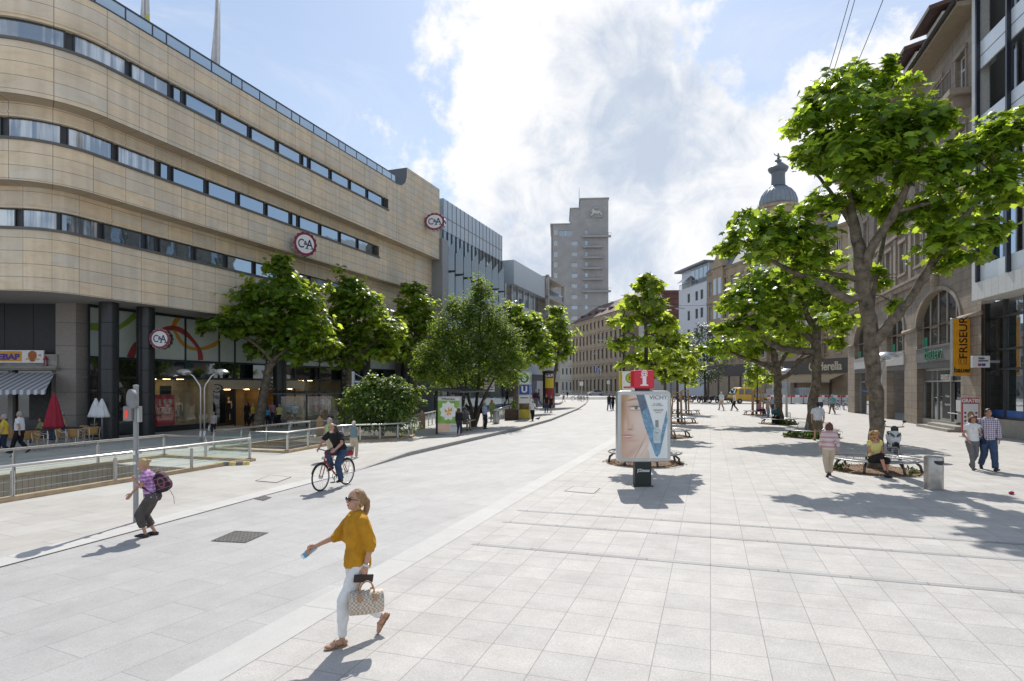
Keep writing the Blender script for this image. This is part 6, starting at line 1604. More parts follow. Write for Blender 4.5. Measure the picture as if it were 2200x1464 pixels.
# ------------------------------------------------------------------ trees
PLANE_BARK = M('plane_bark', (.125, .10, .07), .85, 0, .75, 4.5, .7, 9)
DARK_BARK = M('dark_bark', (.075, .062, .048), .9, 0, .35, 6, .5, 12)
LF_SUN = leafmat('plane_leaf', (.085, .165, .016), (.52, .66, .06), .55, .36, .55)
LF_SAP = leafmat('young_plane_leaf', (.10, .18, .02), (.62, .72, .09), .5, .36, .56)
LF_MID = leafmat('shaded_plane_leaf', (.075, .15, .02), (.56, .68, .07), .55, .36, .55)
LF_HORN = leafmat('hornbeam_leaf', (.06, .11, .016), (.36, .48, .05), .5, .55, .48)
LF_BUSH = leafmat('shrub_leaf', (.085, .14, .035), (.42, .55, .10), .45, .36, .45)
LF_DARK = leafmat('grey_green_leaf', (.055, .08, .04), (.10, .15, .05), .4, .45, .3)
MAPLE = np.array([(0, .36), (0, 0), (.2, -.06), (.50, .08), (.36, .30), (.66, .54), (.30, .60), (0, 1.0), (-.30, .60), (-.66, .54), (-.36, .30), (-.50, .08), (-.2, -.06)], float)
OVAL = np.array([(0, .5), (0, 0), (.24, .22), (.26, .6), (0, 1.0), (-.26, .6), (-.24, .22)], float)
def leaves(name, mat, parent, clusters, size, seed, shape='maple', up=.9, gap=.25, gscale=1.6, hang=.5, vert=0.0, spray=1.0):
 """clusters: (centre, (rx, ry, rz), count); every leaf its own lobed blade"""
 rn = np.random.RandomState(seed)
 sh = MAPLE if shape == 'maple' else OVAL
 Pn = []; Cn = []
 ph = rn.rand(6) * 6.28
 for c, r, n in clusters:
  # sprays: small groups of leaves round twig ends, with open air between them
  ms = max(3, int(n / 26)); d = rn.randn(ms, 3); d /= np.linalg.norm(d, axis=1)[:, None]
  sub = np.array(c) + d * (rn.rand(ms, 1) ** .45) * np.array(r) * (1 + .20 * rn.randn(ms, 1)).clip(.5, 1.5)
  k_ = rn.randint(0, ms, n); sg = (.13 + .19 * rn.rand(ms))[k_][:, None] * (np.mean(r) * spray)
  p = sub[k_] + rn.randn(n, 3) * sg * np.array((1, 1, .55))
  Pn.append(p); Cn.append(.5 * sub[k_] + .5 * np.array(c) - np.array((0, 0, .12 * r[2])))
 Pn = np.concatenate(Pn); Cn = np.concatenate(Cn); n = len(Pn)
 outw = Pn - Cn; outw /= (np.linalg.norm(outw, axis=1)[:, None] + 1e-6)
 nor = outw * .55 + np.array((0, 0, up)) + rn.randn(n, 3) * .48; nor /= np.linalg.norm(nor, axis=1)[:, None]
 tip = outw * .8 + rn.randn(n, 3) * .55 + np.array((0, 0, -hang + vert)); tip -= nor * (tip * nor).sum(1)[:, None]; tip /= (np.linalg.norm(tip, axis=1)[:, None] + 1e-6)
 sd = np.cross(tip, nor); sz = size * (.65 + .7 * rn.rand(n))
 k = len(sh)
 zz = -.30 * np.abs(sh[:, 0]) - .22 * sh[:, 1] ** 2
 co = Pn[:, None] + sz[:, None, None] * (sd[:, None] * sh[None, :, :1] + tip[:, None] * sh[None, :, 1:] + nor[:, None] * zz[None, :, None])
 fan = np.array([(0, i, i + 1 if i + 1 < k else 1) for i in range(1, k)])
 fs = (fan[None] + (np.arange(n) * k)[:, None, None]).reshape(-1, 3)
 me = bpy.data.meshes.new(name)
 me.vertices.add(n * k); me.vertices.foreach_set('co', co.ravel())
 me.loops.add(fs.size); me.loops.foreach_set('vertex_index', fs.ravel())
 me.polygons.add(len(fs)); me.polygons.foreach_set('loop_start', np.arange(0, fs.size, 3)); me.polygons.foreach_set('loop_total', np.full(len(fs), 3))
 me.materials.append(mat); me.update()
 o = bpy.data.objects.new(name, me); COL.objects.link(o)
 if parent: o.parent = parent
 return o
def smooth_line(pts, n=5):
 out = []
 m = len(pts)
 for i in range(m - 1):
  p0, p1, p2, p3 = [np.array(pts[j]) for j in (max(i - 1, 0), i, i + 1, min(i + 2, m - 1))]
  for k in range(n):
   t_ = k / n; out.append(.5 * (2 * p1 + (p2 - p0) * t_ + (2 * p0 - 5 * p1 + 4 * p2 - p3) * t_ ** 2 + (3 * p1 - p0 - 3 * p2 + p3) * t_ ** 3))
 out.append(np.array(pts[-1])); return out
def tree(label, Y, base, limbs, blobs, leaf, lsize, bark, seed, shape='maple', group=None, name='plane_tree', cat='tree', twigs=5, dens=1.0, **lk):
 """limbs: pixel polylines (u, v, dy, radius m); blobs: pixel ellipses (u, v, ru, rv, dy, count)"""
 b0 = G(*base) if Y is None else V(((base[0] - CX) / F * Y, Y, 0))
 Y = b0.y
 t_ = thing(name, label, cat, b0, 0, group)
 rr = random.Random(seed)
 mb = MB(); anchors = []
 for lb in limbs:
  pts = []
  for u, v, dy, r in lb:
   p = P(u, v, Y + dy) - b0; pts.append((p.x, p.y, p.z, r))
  sm = smooth_line(pts)
  for q in sm[1:]: q[:3] += np.array([rr.uniform(-1, 1) for _ in range(3)]) * q[3] * .18
  mb.tube([q[:3] for q in sm], [max(.008, q[3]) for q in sm], 10)
  anchors += [V(q[:3]) for q in sm[len(sm) // 2:]]
 cl = []
 for u, v, ru, rv, dy, n in blobs:
  c = P(u, v, Y + dy) - b0; k = (Y + dy) / F
  cl.append(((c.x, c.y, c.z), (ru * k, (ru + rv) / 2 * k, rv * k), int(n * dens)))
  a = min(anchors, key=lambda q: (q - c).length + .8 * max(0, q.z - c.z))
  if (a - c).length > .15:
   md = a.lerp(c, .5) + V((rr.uniform(-.1, .1), rr.uniform(-.1, .1), rr.uniform(.0, .15) * (a - c).length)); l = (a - c).length
   mb.tube([a, md, c], [max(.02, min(.05, .025 * l)), .022, .014], 6)
  for _ in range(twigs):
   d = V((rr.gauss(0, 1), rr.gauss(0, 1), rr.gauss(.3, .8))).normalized(); e = c + V((d.x * ru * k, d.y * ru * k, d.z * rv * k)) * .85
   mb.tube([c, c.lerp(e, .5) + V((0, 0, .05)), e], [.016, .011, .006], 5)
 mb.build('trunk', bark, t_, smooth=True, fix=False)
 leaves('crown', leaf, t_, cl, lsize, seed, shape, **lk)
 return t_
# the large plane tree at the right
BIG = tree('large plane tree with spreading limbs over the round bench at the right', 18.5, (1878, 1010),
 [[(1880, 1014, 0, .27), (1882, 995, 0, .225), (1884, 900, 0, .205), (1876, 800, 0, .215), (1868, 700, 0, .21), (1858, 640, 0, .20), (1850, 570, 0, .2), (1838, 500, .2, .16), (1826, 430, .4, .12), (1815, 330, .8, .08), (1805, 230, 1, .04)],
  [(1854, 600, 0, .16), (1870, 540, -.3, .13), (1915, 470, -.6, .12), (1940, 420, -.9, .10), (1965, 350, -1.2, .07), (1990, 280, -1.3, .03)],
  [(1852, 640, 0, .15), (1815, 640, .1, .12), (1770, 612, .4, .11), (1720, 592, .7, .09), (1680, 572, 1, .07), (1620, 540, 1.3, .04)],
  [(1850, 600, .1, .11), (1800, 590, .7, .08), (1740, 575, 1.4, .05)],
  [(1872, 745, 0, .17), (1905, 705, -.3, .15), (1950, 650, -.5, .13), (1990, 585, -.8, .12), (2050, 500, -1.1, .11), (2090, 440, -1.3, .09), (2130, 370, -1.4, .05)],
  [(1868, 670, .2, .12), (1880, 600, .8, .10), (1892, 540, 1.4, .08), (1910, 470, 1.9, .05)],
  [(1925, 455, -.7, .06), (1985, 440, -1, .05), (2040, 425, -1.2, .03)],
  [(1838, 500, .2, .08), (1790, 420, .6, .06), (1750, 370, 1, .04)]],
 [(1800, 200, 88, 52, .8, 620), (1870, 165, 55, 38, .6, 260), (1740, 265, 60, 55, 1, 400), (1850, 250, 110, 60, .2, 720), (1740, 340, 55, 48, .9, 330), (1830, 340, 100, 60, -.4, 700), (1930, 290, 80, 60, -.6, 560), (2000, 255, 62, 45, -1.1, 380), (1960, 370, 90, 55, -1, 560),
  (2060, 330, 60, 48, -1.2, 330), (2135, 300, 62, 48, -1.5, 430), (2195, 280, 50, 50, -1.6, 300), (2130, 400, 75, 48, -1.4, 420), (2200, 380, 60, 60, -1.6, 300), (2040, 430, 55, 36, -.9, 230), (1840, 440, 80, 40, .7, 420), (1930, 440, 60, 35, -.2, 260), (1755, 430, 40, 38, 1.2, 200),
  (1640, 470, 55, 36, 1.2, 300), (1600, 520, 48, 42, 1.3, 300), (1670, 530, 75, 45, 1, 480), (1720, 490, 50, 40, .9, 260), (1760, 560, 50, 34, .8, 240), (1700, 600, 45, 22, .9, 150), (2060, 510, 65, 45, -1.2, 360), (2110, 490, 40, 34, -1.4, 170), (2020, 545, 40, 26, -.9, 150), (1985, 480, 50, 30, -.6, 190), (1800, 640, 40, 22, .7, 110), (1895, 600, 34, 28, 1.0, 120), (1930, 655, 30, 16, .4, 70), (1790, 690, 40, 18, 1.4, 100)],
 LF_SUN, .24, PLANE_BARK, 3, group='plane trees on the square', dens=.84, gap=.2, gscale=1.5)
tree('plane tree with a forked crown rising from the planted round bench', 30.3, (1744, 940),
 [[(1742, 942, 0, .30), (1744, 900, 0, .26), (1752, 820, 0, .23), (1754, 760, 0, .23), (1756, 700, 0, .2), (1762, 650, .3, .16), (1770, 600, .6, .07)],
  [(1750, 755, 0, .2), (1700, 752, -.3, .17), (1660, 740, -.6, .15), (1625, 715, -.9, .1), (1590, 690, -1.2, .05)],
  [(1754, 740, 0, .18), (1720, 712, .4, .14), (1670, 702, .8, .1), (1640, 690, 1, .05)],
  [(1745, 700, 0, .15), (1732, 670, 0, .13), (1726, 640, 0, .08)], [(1752, 765, 0, .13), (1715, 780, -.4, .11), (1700, 800, -.6, .07)]],
 [(1650, 600, 70, 40, 0, 420), (1720, 590, 75, 45, .5, 520), (1790, 600, 60, 40, .8, 360), (1600, 650, 62, 45, -.5, 420), (1680, 660, 80, 45, .3, 560), (1760, 650, 60, 40, .4, 340), (1560, 700, 34, 24, -.8, 130), (1620, 700, 55, 30, -.6, 300), (1800, 690, 40, 30, .5, 190), (1700, 710, 50, 25, 1, 220), (1785, 740, 30, 22, .2, 90)],
 LF_SUN, .28, PLANE_BARK, 5, group='plane trees on the square', dens=1.1, gap=.18, gscale=1.2)
tree('plane tree with a bowed limb over the far bench with seated people', 40.5, (1672, 911),
 [[(1672, 913, 0, .33), (1673, 880, 0, .27), (1671, 830, 0, .25), (1668, 790, 0, .24), (1660, 750, 0, .2), (1650, 715, .3, .1)],
  [(1668, 800, 0, .22), (1640, 783, -.3, .16), (1600, 770, -.5, .13), (1560, 752, -.7, .08)], [(1672, 815, 0, .2), (1700, 800, .2, .15), (1718, 770, .4, .1), (1740, 755, .6, .05)], [(1670, 790, 0, .16), (1690, 760, .3, .12), (1700, 745, .4, .06)]],
 [(1560, 735, 45, 26, -.5, 330), (1610, 725, 55, 32, 0, 420), (1660, 720, 50, 30, .4, 330), (1535, 745, 24, 18, -.6, 120), (1600, 760, 50, 16, .5, 190), (1700, 735, 30, 20, .5, 120)],
 LF_SUN, .33, PLANE_BARK, 8, group='plane trees on the square', dens=1.1, gap=.18, gscale=1.0)
# young trees in a row behind the advertising panel
tree('slim young plane tree directly behind the advertising panel', 20.3, (1385, 996),
 [[(1386, 996, 0, .085), (1388, 860, 0, .075), (1389, 760, 0, .065), (1386, 690, 0, .05), (1384, 640, 0, .035), (1382, 590, 0, .015)], [(1388, 745, 0, .03), (1350, 715, .2, .025), (1315, 740, .3, .012)], [(1387, 700, 0, .03), (1415, 670, -.2, .02), (1430, 650, -.3, .01)], [(1388, 720, 0, .03), (1420, 715, .2, .02), (1445, 700, .3, .01)]],
 [(1390, 610, 34, 32, 0, 190), (1360, 640, 32, 24, .1, 150), (1410, 650, 38, 26, -.2, 170), (1345, 690, 36, 20, .3, 110), (1385, 685, 40, 26, .1, 150), (1425, 700, 34, 26, .2, 130), (1320, 735, 24, 14, .3, 60), (1350, 740, 34, 14, .2, 80), (1395, 745, 40, 22, -.2, 120), (1360, 780, 26, 16, 0, 60), (1410, 785, 36, 18, -.2, 90), (1440, 760, 30, 20, .2, 80)],
 LF_SAP, .22, DARK_BARK, 12, group='young plane trees in a row', dens=.9, gap=.12, twigs=7)
for (i, (Yb, ub, vt, sc_)) in enumerate(((30.6, 1431, 690, 1.0), (41.7, 1457, 735, .95), (54.5, 1474, 762, .9))):
 lab = ('young plane tree with wooden stakes second in the row', 'young plane tree with wooden stakes third in the row', 'young plane tree with wooden stakes last in the row')[i]
 k = 30.6 / Yb * sc_
 vb = H0 + HC * F / Yb
 uu = lambda d: ub + d * k
 vv = lambda d: 828 - d * k * 1.0
 tree(lab, Yb, (ub, vb), [[(ub, vb, 0, .09), (ub - 2, 828, 0, .075), (ub - 2, vv(60), 0, .06), (ub, vv(120), 0, .02)]],
  [(uu(0), vv(125), 26, 22, 0, 110), (uu(-22), vv(95), 30, 24, .2, 130), (uu(24), vv(95), 30, 24, -.2, 130), (uu(0), vv(75), 40, 24, .3, 170), (uu(-25), vv(50), 28, 20, -.3, 110), (uu(28), vv(52), 30, 20, .2, 110), (uu(5), vv(28), 30, 14, 0, 80)],
  LF_SAP, .30, DARK_BARK, 20 + i, group='young plane trees in a row', dens=1.2, gap=.12, twigs=6)
tree('tiny leafy tree in a wooden guard beside the yellow lorry', 52.5, (1626, 892), [[(1626, 892, 0, .07), (1627, 840, 0, .06), (1628, 790, 0, .03)]],
 [(1628, 790, 22, 14, 0, 160), (1610, 806, 20, 12, .2, 120), (1645, 806, 20, 12, -.2, 120), (1627, 822, 24, 12, 0, 130)], LF_SAP, .28, DARK_BARK, 31, gap=.12, name='young_tree')
tree('grey green tree behind the row of young trees', 92, (1515, 862), [[(1515, 866, 0, .25), (1515, 830, 0, .2), (1512, 760, 0, .1)]],
 [(1500, 745, 32, 34, 0, 700), (1535, 760, 28, 36, .5, 700), (1515, 715, 24, 20, 0, 340), (1495, 795, 40, 26, -.5, 600), (1540, 805, 28, 20, .5, 400)], LF_DARK, .34, DARK_BARK, 33, 'oval', gap=.1, name='broadleaf_tree')
# left side
tree('leaning plane tree in front of the store entrance', 34.8, (556, 925),
 [[(553, 926, 0, .40), (556, 905, 0, .30), (566, 850, 0, .25), (575, 800, 0, .22), (590, 770, .2, .18), (598, 720, .3, .13), (602, 650, .3, .08), (605, 590, .3, .04)], [(585, 780, 0, .12), (560, 750, -.4, .09), (510, 715, -.8, .05), (460, 700, -1, .02)], [(588, 775, 0, .12), (640, 735, .2, .09), (690, 730, .5, .04)], [(598, 720, .2, .08), (640, 680, 0, .05), (660, 650, 0, .03)]],
 [(603, 568, 34, 28, .2, 210), (610, 610, 52, 34, .3, 400), (560, 630, 55, 30, -.2, 360), (640, 640, 60, 34, .2, 420), (520, 670, 52, 28, -.6, 340), (590, 680, 70, 36, .3, 560), (660, 700, 55, 34, .2, 400), (460, 700, 34, 16, -.9, 130), (520, 715, 55, 24, -.5, 300), (600, 740, 60, 22, .6, 300), (690, 745, 36, 24, .4, 180), (540, 750, 30, 18, .2, 100), (640, 765, 36, 14, .2, 110)],
 LF_MID, .31, PLANE_BARK, 41, group='plane trees along the store', dens=1.5, gap=.15, gscale=1.2)
tree('dense plane tree right of the leaning tree on the store side', 41, (748, 912),
 [[(746, 912, 0, .28), (748, 840, 0, .25), (750, 790, 0, .22), (752, 700, 0, .12), (750, 620, 0, .04)], [(750, 780, 0, .1), (800, 740, 0, .08), (830, 700, 0, .03)]],
 [(755, 605, 40, 24, 0, 260), (745, 640, 55, 32, .2, 420), (790, 650, 45, 34, -.3, 360), (730, 690, 45, 34, 0, 350), (790, 700, 60, 36, .3, 500), (835, 710, 30, 34, .2, 230), (760, 745, 60, 26, .2, 360), (820, 760, 40, 24, .3, 220), (740, 775, 40, 16, 0, 150)],
 LF_MID, .31, PLANE_BARK, 42, group='plane trees along the store', dens=1.5, gap=.12, gscale=1.1)
tree('narrow plane tree before the end of the store front', 50, (893, 900),
 [[(892, 896, 0, .28), (893, 840, 0, .25), (893, 770, 0, .2), (893, 680, 0, .1), (893, 630, 0, .04)]],
 [(893, 625, 28, 20, 0, 220), (893, 660, 44, 30, .2, 420), (880, 700, 42, 32, 0, 380), (920, 705, 30, 30, .2, 260), (893, 745, 46, 26, -.2, 380), (870, 770, 26, 20, .2, 150)],
 LF_MID, .32, PLANE_BARK, 43, group='plane trees along the store', dens=1.5, gap=.12, gscale=1.0)
tree('broad many stemmed hornbeam standing behind the bus shelter', 38, (1016, 916),
 [[(1014, 917, 0, .2), (1015, 890, 0, .12), (985, 850, .2, .08), (940, 790, .3, .05)], [(1016, 917, 0, .16), (1012, 880, 0, .11), (1000, 820, 0, .08), (990, 720, .1, .04)], [(1018, 917, 0, .16), (1022, 880, 0, .11), (1030, 800, 0, .08), (1030, 680, 0, .04)], [(1019, 917, 0, .16), (1035, 870, 0, .09), (1060, 820, .2, .06), (1085, 760, .3, .03)], [(1017, 905, 0, .1), (1004, 850, -.5, .07), (960, 790, -.9, .04)], [(1019, 905, 0, .1), (1042, 850, -.5, .07), (1075, 790, -.9, .04)]],
 [(1032, 632, 20, 34, .2, 520), (1010, 680, 32, 50, 0, 900), (1055, 690, 30, 50, .3, 800), (975, 665, 16, 34, .3, 380), (960, 720, 36, 46, .3, 900), (1085, 725, 30, 44, .4, 700), (1025, 745, 50, 40, -.6, 900), (925, 770, 34, 40, .2, 800), (985, 780, 46, 36, -.6, 800), (1060, 780, 44, 36, -.5, 700), (1105, 770, 24, 34, .2, 450), (905, 800, 20, 26, 0, 280), (950, 815, 40, 24, .2, 480), (1020, 815, 44, 18, .2, 340), (1090, 812, 30, 18, .2, 240)],
 LF_HORN, .15, DARK_BARK, 44, 'oval', name='hornbeam_tree', dens=3.0, gap=.08, gscale=2.0, hang=.0, vert=.35, up=.6)
for lab, Yb, ub, bl, sd in (('bright plane tree between the hornbeam and the station sign', 56, 1108, [(1105, 665, 24, 20, 0, 220), (1135, 680, 30, 24, .2, 300), (1110, 710, 36, 30, 0, 360), (1150, 725, 36, 36, .3, 420), (1125, 765, 40, 26, .2, 340), (1165, 775, 26, 22, 0, 180), (1170, 745, 24, 26, 0, 200)], 45),
       ('plane tree rising over the poster column at the bend of the street', 72, 1186, [(1190, 665, 18, 18, 0, 200), (1190, 695, 28, 28, .2, 400), (1215, 720, 24, 26, 0, 330), (1180, 740, 26, 26, 0, 330), (1210, 755, 26, 16, .2, 220), (1180, 775, 20, 12, 0, 120)], 46)):
 vb = H0 + HC * F / Yb
 tree(lab, Yb, (ub, vb), [[(ub, vb, 0, .28), (ub + 2, 830, 0, .24), (ub + 12, 770, 0, .16), (ub + 18, 700, 0, .05)]], bl, LF_MID, .32, PLANE_BARK, sd, group='plane trees along the store', dens=1.6, gap=.1, gscale=1.0)
# shrub in the curved planter
tree('wide arching green shrub inside the curved railing', 30.4, (822, 936),
 [[(822, 936, 0, .06), (800, 880, 0, .04), (770, 840, -.3, .02)], [(822, 936, 0, .06), (830, 870, 0, .04), (850, 830, .2, .02)], [(822, 936, 0, .06), (850, 880, 0, .04), (885, 845, 0, .02)], [(822, 936, 0, .05), (790, 900, 0, .04), (755, 880, 0, .02)]],
 [(800, 815, 20, 8, 0, 160), (845, 818, 22, 9, .2, 180), (895, 838, 16, 7, 0, 110), (752, 846, 14, 9, 0, 110), (905, 862, 10, 7, 0, 70), (740, 885, 10, 9, 0, 70), (815, 832, 42, 20, 0, 700), (775, 850, 38, 26, .2, 700), (850, 845, 40, 24, 0, 700), (880, 850, 24, 18, .1, 260), (760, 880, 30, 26, 0, 500), (810, 875, 46, 30, -.5, 900), (860, 880, 34, 28, -.2, 650), (790, 910, 46, 16, -.3, 500), (845, 910, 40, 16, -.3, 450)],
 LF_BUSH, .17, DARK_BARK, 50, 'oval', name='shrub', cat='shrub', gap=.06, dens=1.5, gscale=2.2, hang=.3)
# ------------------------------------------------------------------ railings
STN_C = M('coping_sandstone', (.46, .34, .21), .8, 0, .25, 3, .3, 12)
def railing(label, pts, h=.78, step=2.1, glass=True, wires=2, coping=True, closed=False, postpos=None, group='steel and glass railings'):
 b0 = pts[0]
 t_ = thing('glass_railing', label, 'railing', (b0.x, b0.y, 0), 0, group)
 q = [V((p.x - b0.x, p.y - b0.y, 0)) for p in pts]
 mb = MB(); mb.tube([p + V((0, 0, h)) for p in q], .036, 12); mb.build('handrail', STEEL, t_, smooth=True)
 pos = []
 for a, b_ in zip(q, q[1:]):
  l = (b_ - a).length; n = max(1, round(l / step))
  for k in range(n): pos.append((a.lerp(b_, k / n), (b_ - a).normalized()))
 pos.append((q[-1], (q[-1] - q[-2]).normalized()))
 for p, d in pos:
  mb = MB(); s_ = V((-d.y, d.x, 0))
  mb.box(-.012, .012, -.035, .035, 0, h - .12); mb.box(.022, .046, -.035, .035, 0, h - .12); mb.tube([(.017, 0, h - .14), (.017, 0, h - .02)], .012, 6); mb.box(-.03, .06, -.05, .05, .0, .02)
  o = mb.build('post', STEEL, t_); o.location = p + V((0, 0, .012)); o.rotation_euler = (0, 0, math.atan2(d.y, d.x))
 for (a, da), (b_, db) in zip(pos, pos[1:]):
  d = (b_ - a)
  if d.length < .3: continue
  d.normalize(); a2 = a + d * .07; b2 = b_ - d * .04
  if glass:
   mb = MB(); mb.bar(a2 + V((0, 0, (h - .1 + .08) / 2)), b2 + V((0, 0, (h - .1 + .08) / 2)), .008, h - .22); mb.build('glass_panel', glassmat('rail_glass', (.93, .97, .96), .89), t_)
  mb = MB(); n_ = V((-d.y, d.x, 0)) * .02
  for k in range(wires): z = .22 + k * .2; mb.tube([a + n_ + V((0, 0, z)), b_ + n_ + V((0, 0, z))], .006, 6)
  mb.build('wire', STEEL, t_)
 if coping:
  mb = MB()
  for a, b_ in zip(q, q[1:]): d = (b_ - a).normalized(); mb.bar(a - d * .1 + V((0, 0, .02)), b_ + d * .1 + V((0, 0, .02)), .3, .13)
  mb.build('coping', STN_C, t_)
 return t_
railing('long steel and glass railing round the near stairwell at the left', [gab(2.0, -14.98), gab(16.9, -14.98), gab(16.95, -18.85), gab(2.0, -18.85)], step=2.45)
railing('steel and glass railing round the second stairwell behind the cyclist', [gab(25.6, -19.02), gab(19.45, -19.05), gab(19.45, -15.5), gab(22.3, -15.75)], step=1.75)
cur = [gab(22.45, -15.7), G(735, 952), G(772.7, 950), G(815, 948.5), G(854.5, 945.5), G(878, 941), G(886, 937), G(886, 931), G(878, 925)]
railing('curved steel railing in front of the arching shrub', cur, step=1.6)
mb = MB(); vs, fs = fill([[(p.x, p.y) for p in cur] + [tuple(gab(30, -17.5)[:2]), tuple(gab(27, -19)[:2]), tuple(gab(23, -18)[:2])]], .06); mb.add(vs, fs); structure('planting_bed', mb, M('bed_soil', (.09, .07, .05), .95, 0, .4, 6, .6, 25))
railing('short railing behind the bus shelter beside the yellow stop pole', [V(gp(1062, 908)) + V((0, .4, 0)), V(gp(1092, 893)), V(gp(1112, 888))], step=1.0, h=.85, coping=False)
railing('railing in the shade left of the bus shelter', [G(890, 925), G(912, 918), G(936, 911)], step=1.2, h=.85, coping=False)
# striped ramp stop on the pavement
q = G(500, 1000); st_ = thing('ramp_stop', 'black and yellow striped stop block on the pavement beside the railing', 'stop block', q, R(20))
mb = MB()
for k in range(5):
 x0_ = -.5 + k * .2; mb.add([(x0_, -.16, 0), (x0_ + .197, -.16, 0), (x0_ + .197, .16, 0), (x0_, .16, 0), (x0_, -.06, .1), (x0_ + .197, -.06, .1), (x0_ + .197, .12, .1), (x0_, .12, .1)], [(0, 1, 5, 4), (1, 2, 6, 5), (2, 3, 7, 6), (3, 0, 4, 7), (4, 5, 6, 7), (0, 3, 2, 1)], k % 2)
mb.build('block', [M('stop_yellow', (.5, .40, .12), .7, 0, .4, 9), M('stop_black', (.10, .10, .10), .7)], st_, bevel=.01)
# ------------------------------------------------------------------ posts, lamps, signals
q = G(292, 1122)
sg_ = thing('signal_pole', 'grey pole with a round signal head turned away and a small red lamp box', 'signal', q, 0)
mb = MB(); mb.tube([(0, 0, 0), (0, 0, 2.56)], .046, 16); mb.lathe([(.05, 2.56), (.05, 2.6), (.02, 2.61)], n=16); mb.build('pole', M('pole_grey', (.30, .31, .32), .5, .4, .12, 4), sg_, smooth='auto')
mb = MB(); dm_ = Matrix.Rotation(R(-38), 3, 'Z')
mb.lathe([(.185, -.03), (.19, 0), (.185, .03)], n=28)
o = mb.build('signal_disc', M('signal_back', (.22, .225, .23), .6, .1), sg_, smooth='auto'); o.location = (-.03, -.08, 2.34); o.rotation_euler = (R(90), 0, R(-38))
mb = MB(); mb.box(-.1, .06, -.06, .06, 0, .27); o = mb.build('lamp_box', M('signal_back'), sg_, bevel=.01); o.location = (-.08, -.05, 1.93)
mb = MB(); mb.box(-.06, .0, -.066, -.061, .05, .2); o2 = mb.build('red_lamp', M('red_lamp', (.75, .05, .03), .4, emit=.35, var=0), o)
mb = MB(); mb.box(.05, .09, -.05, .05, 1.9, 2.2); mb.box(.05, .085, -.04, .04, 1.3, 1.36); mb.box(.045, .08, -.04, .04, 1.0, 1.04); mb.build('clamp', GALV, sg_)
mb = MB(); mb.box(-.035, .02, -.052, -.0465, 1.28, 1.36); mb.box(-.02, .03, -.051, -.0466, 1.1, 1.15); mb.build('sticker', WHITE, sg_)
q = G(435, 949)
dl = thing('street_lamp', 'double street lamp with two steel stems and glass disc heads by the store', 'lamp', q, 0, 'glass disc street lamps')
LG = glassmat('lamp_glass', (.92, .94, .94), .72, .05)
def disc_head(t_, x, z, r=.42):
 mb = MB(); mb.lathe([(.03, r * .42), (r * .5, r * .36), (r * .86, r * .17), (r, 0), (r * .98, -.02)], (x, 0, z), 28); h_ = mb.build('lamp_head', M('lamp_shell', (.55, .56, .56), .25, .75), t_, smooth='auto')
 mb = MB(); mb.lathe([(r * .96, -.025), (r * .8, -r * .2), (r * .5, -r * .36), (.05, -r * .42)], (x, 0, z), 28); mb.build('lamp_bowl', LG, h_, smooth=True)
 mb = MB(); mb.ell((x, 0, z - .06), (.1, .1, .09)); mb.build('bulb', WHITE, h_, smooth=True)
for s_, ex in ((-1, -.75), (1, .75)):
 mb = MB(); mb.tube([(s_ * .09, 0, 0), (s_ * .09, 0, .5)], .06, 12); mb.tube([(s_ * .09, 0, .5), (s_ * .09, 0, 2.45), (s_ * .13, 0, 2.6), (s_ * .42, 0, 3.02), (s_ * .6, 0, 3.14), (s_ * .75, 0, 3.15)], .032, 12); mb.build('stem', STEEL, dl, smooth=True)
 disc_head(dl, ex + s_ * .1, 3.2, .36)
for lab, u, Yl, zl, br in (('glass disc street lamp half behind the trunk of the large plane tree', 1893, 23.4, 3.72, .42), ('glass disc street lamp on a pale post between the two smaller plane trees', 1690, 50.0, 3.75, 0)):
 x = (u - CX) / F * Yl
 t_ = thing('street_lamp', lab, 'lamp', (x, Yl, 0), 0, 'glass disc street lamps')
 mb = MB(); mb.tube([(0, 0, 0), (0, 0, 3.2), (.03, 0, 3.5), (br * .7, 0, zl)] if br else [(0, 0, 0), (0, 0, zl)], [.07, .055, .05, .04] if br else [.1, .08], 12); mb.build('stem', M('lamp_post', (.45, .45, .43), .4, .4), t_, smooth=True)
 disc_head(t_, br * .5, zl, .42 if br else .58)
q = V(((759 - CX) / F * 31, 31, 0))
gpole = thing('camera_pole', 'pale grey pole with a short arm and camera rising beside the shrub', 'pole', q, 0)
mb = MB(); mb.tube([(0, 0, 0), (0, 0, 3.3)], .085, 14); mb.build('pole', M('pole_pale', (.45, .47, .50), .45, .3), gpole, smooth='auto')
mb = MB(); mb.box(.08, 1.15, -.04, .04, 2.74, 2.82); mb.tube([(.08, 0, 3.2), (.75, 0, 2.84)], .015, 6); mb.build('arm', M('pole_pale'), gpole)
mb = MB(); mb.lathe([(.02, -.1), (.1, -.06), (.11, .04), (.07, .1)], (.72, 0, 2.68), 14); mb.box(.66, .78, -.06, .06, 2.82, 2.9); mb.build('camera', GREY, gpole, smooth='auto')
for lab, u, v0, v1, Yp in (('pointed wooden post left of the grey haired pair', 687, 893, 940, 30.5), ('pointed wooden post at the end of the curved railing', 907, 881, 920, 36)):
 k = Yp / F; t_ = thing('wooden_post', lab, 'post', ((u - CX) * k, Yp, 0), R(20), 'pointed wooden posts'); hz_ = HC - (v0 - H0) * k; w_ = .17
 mb = MB(); mb.box(-w_, w_, -.1, .1, 0, hz_ - .25); mb.add([(-w_, -.1, hz_ - .25), (w_, -.1, hz_ - .25), (w_, .1, hz_ - .25), (-w_, .1, hz_ - .25), (0, 0, hz_)], [(0, 1, 4), (1, 2, 4), (2, 3, 4), (3, 0, 4)]); mb.build('post', WOOD, t_)
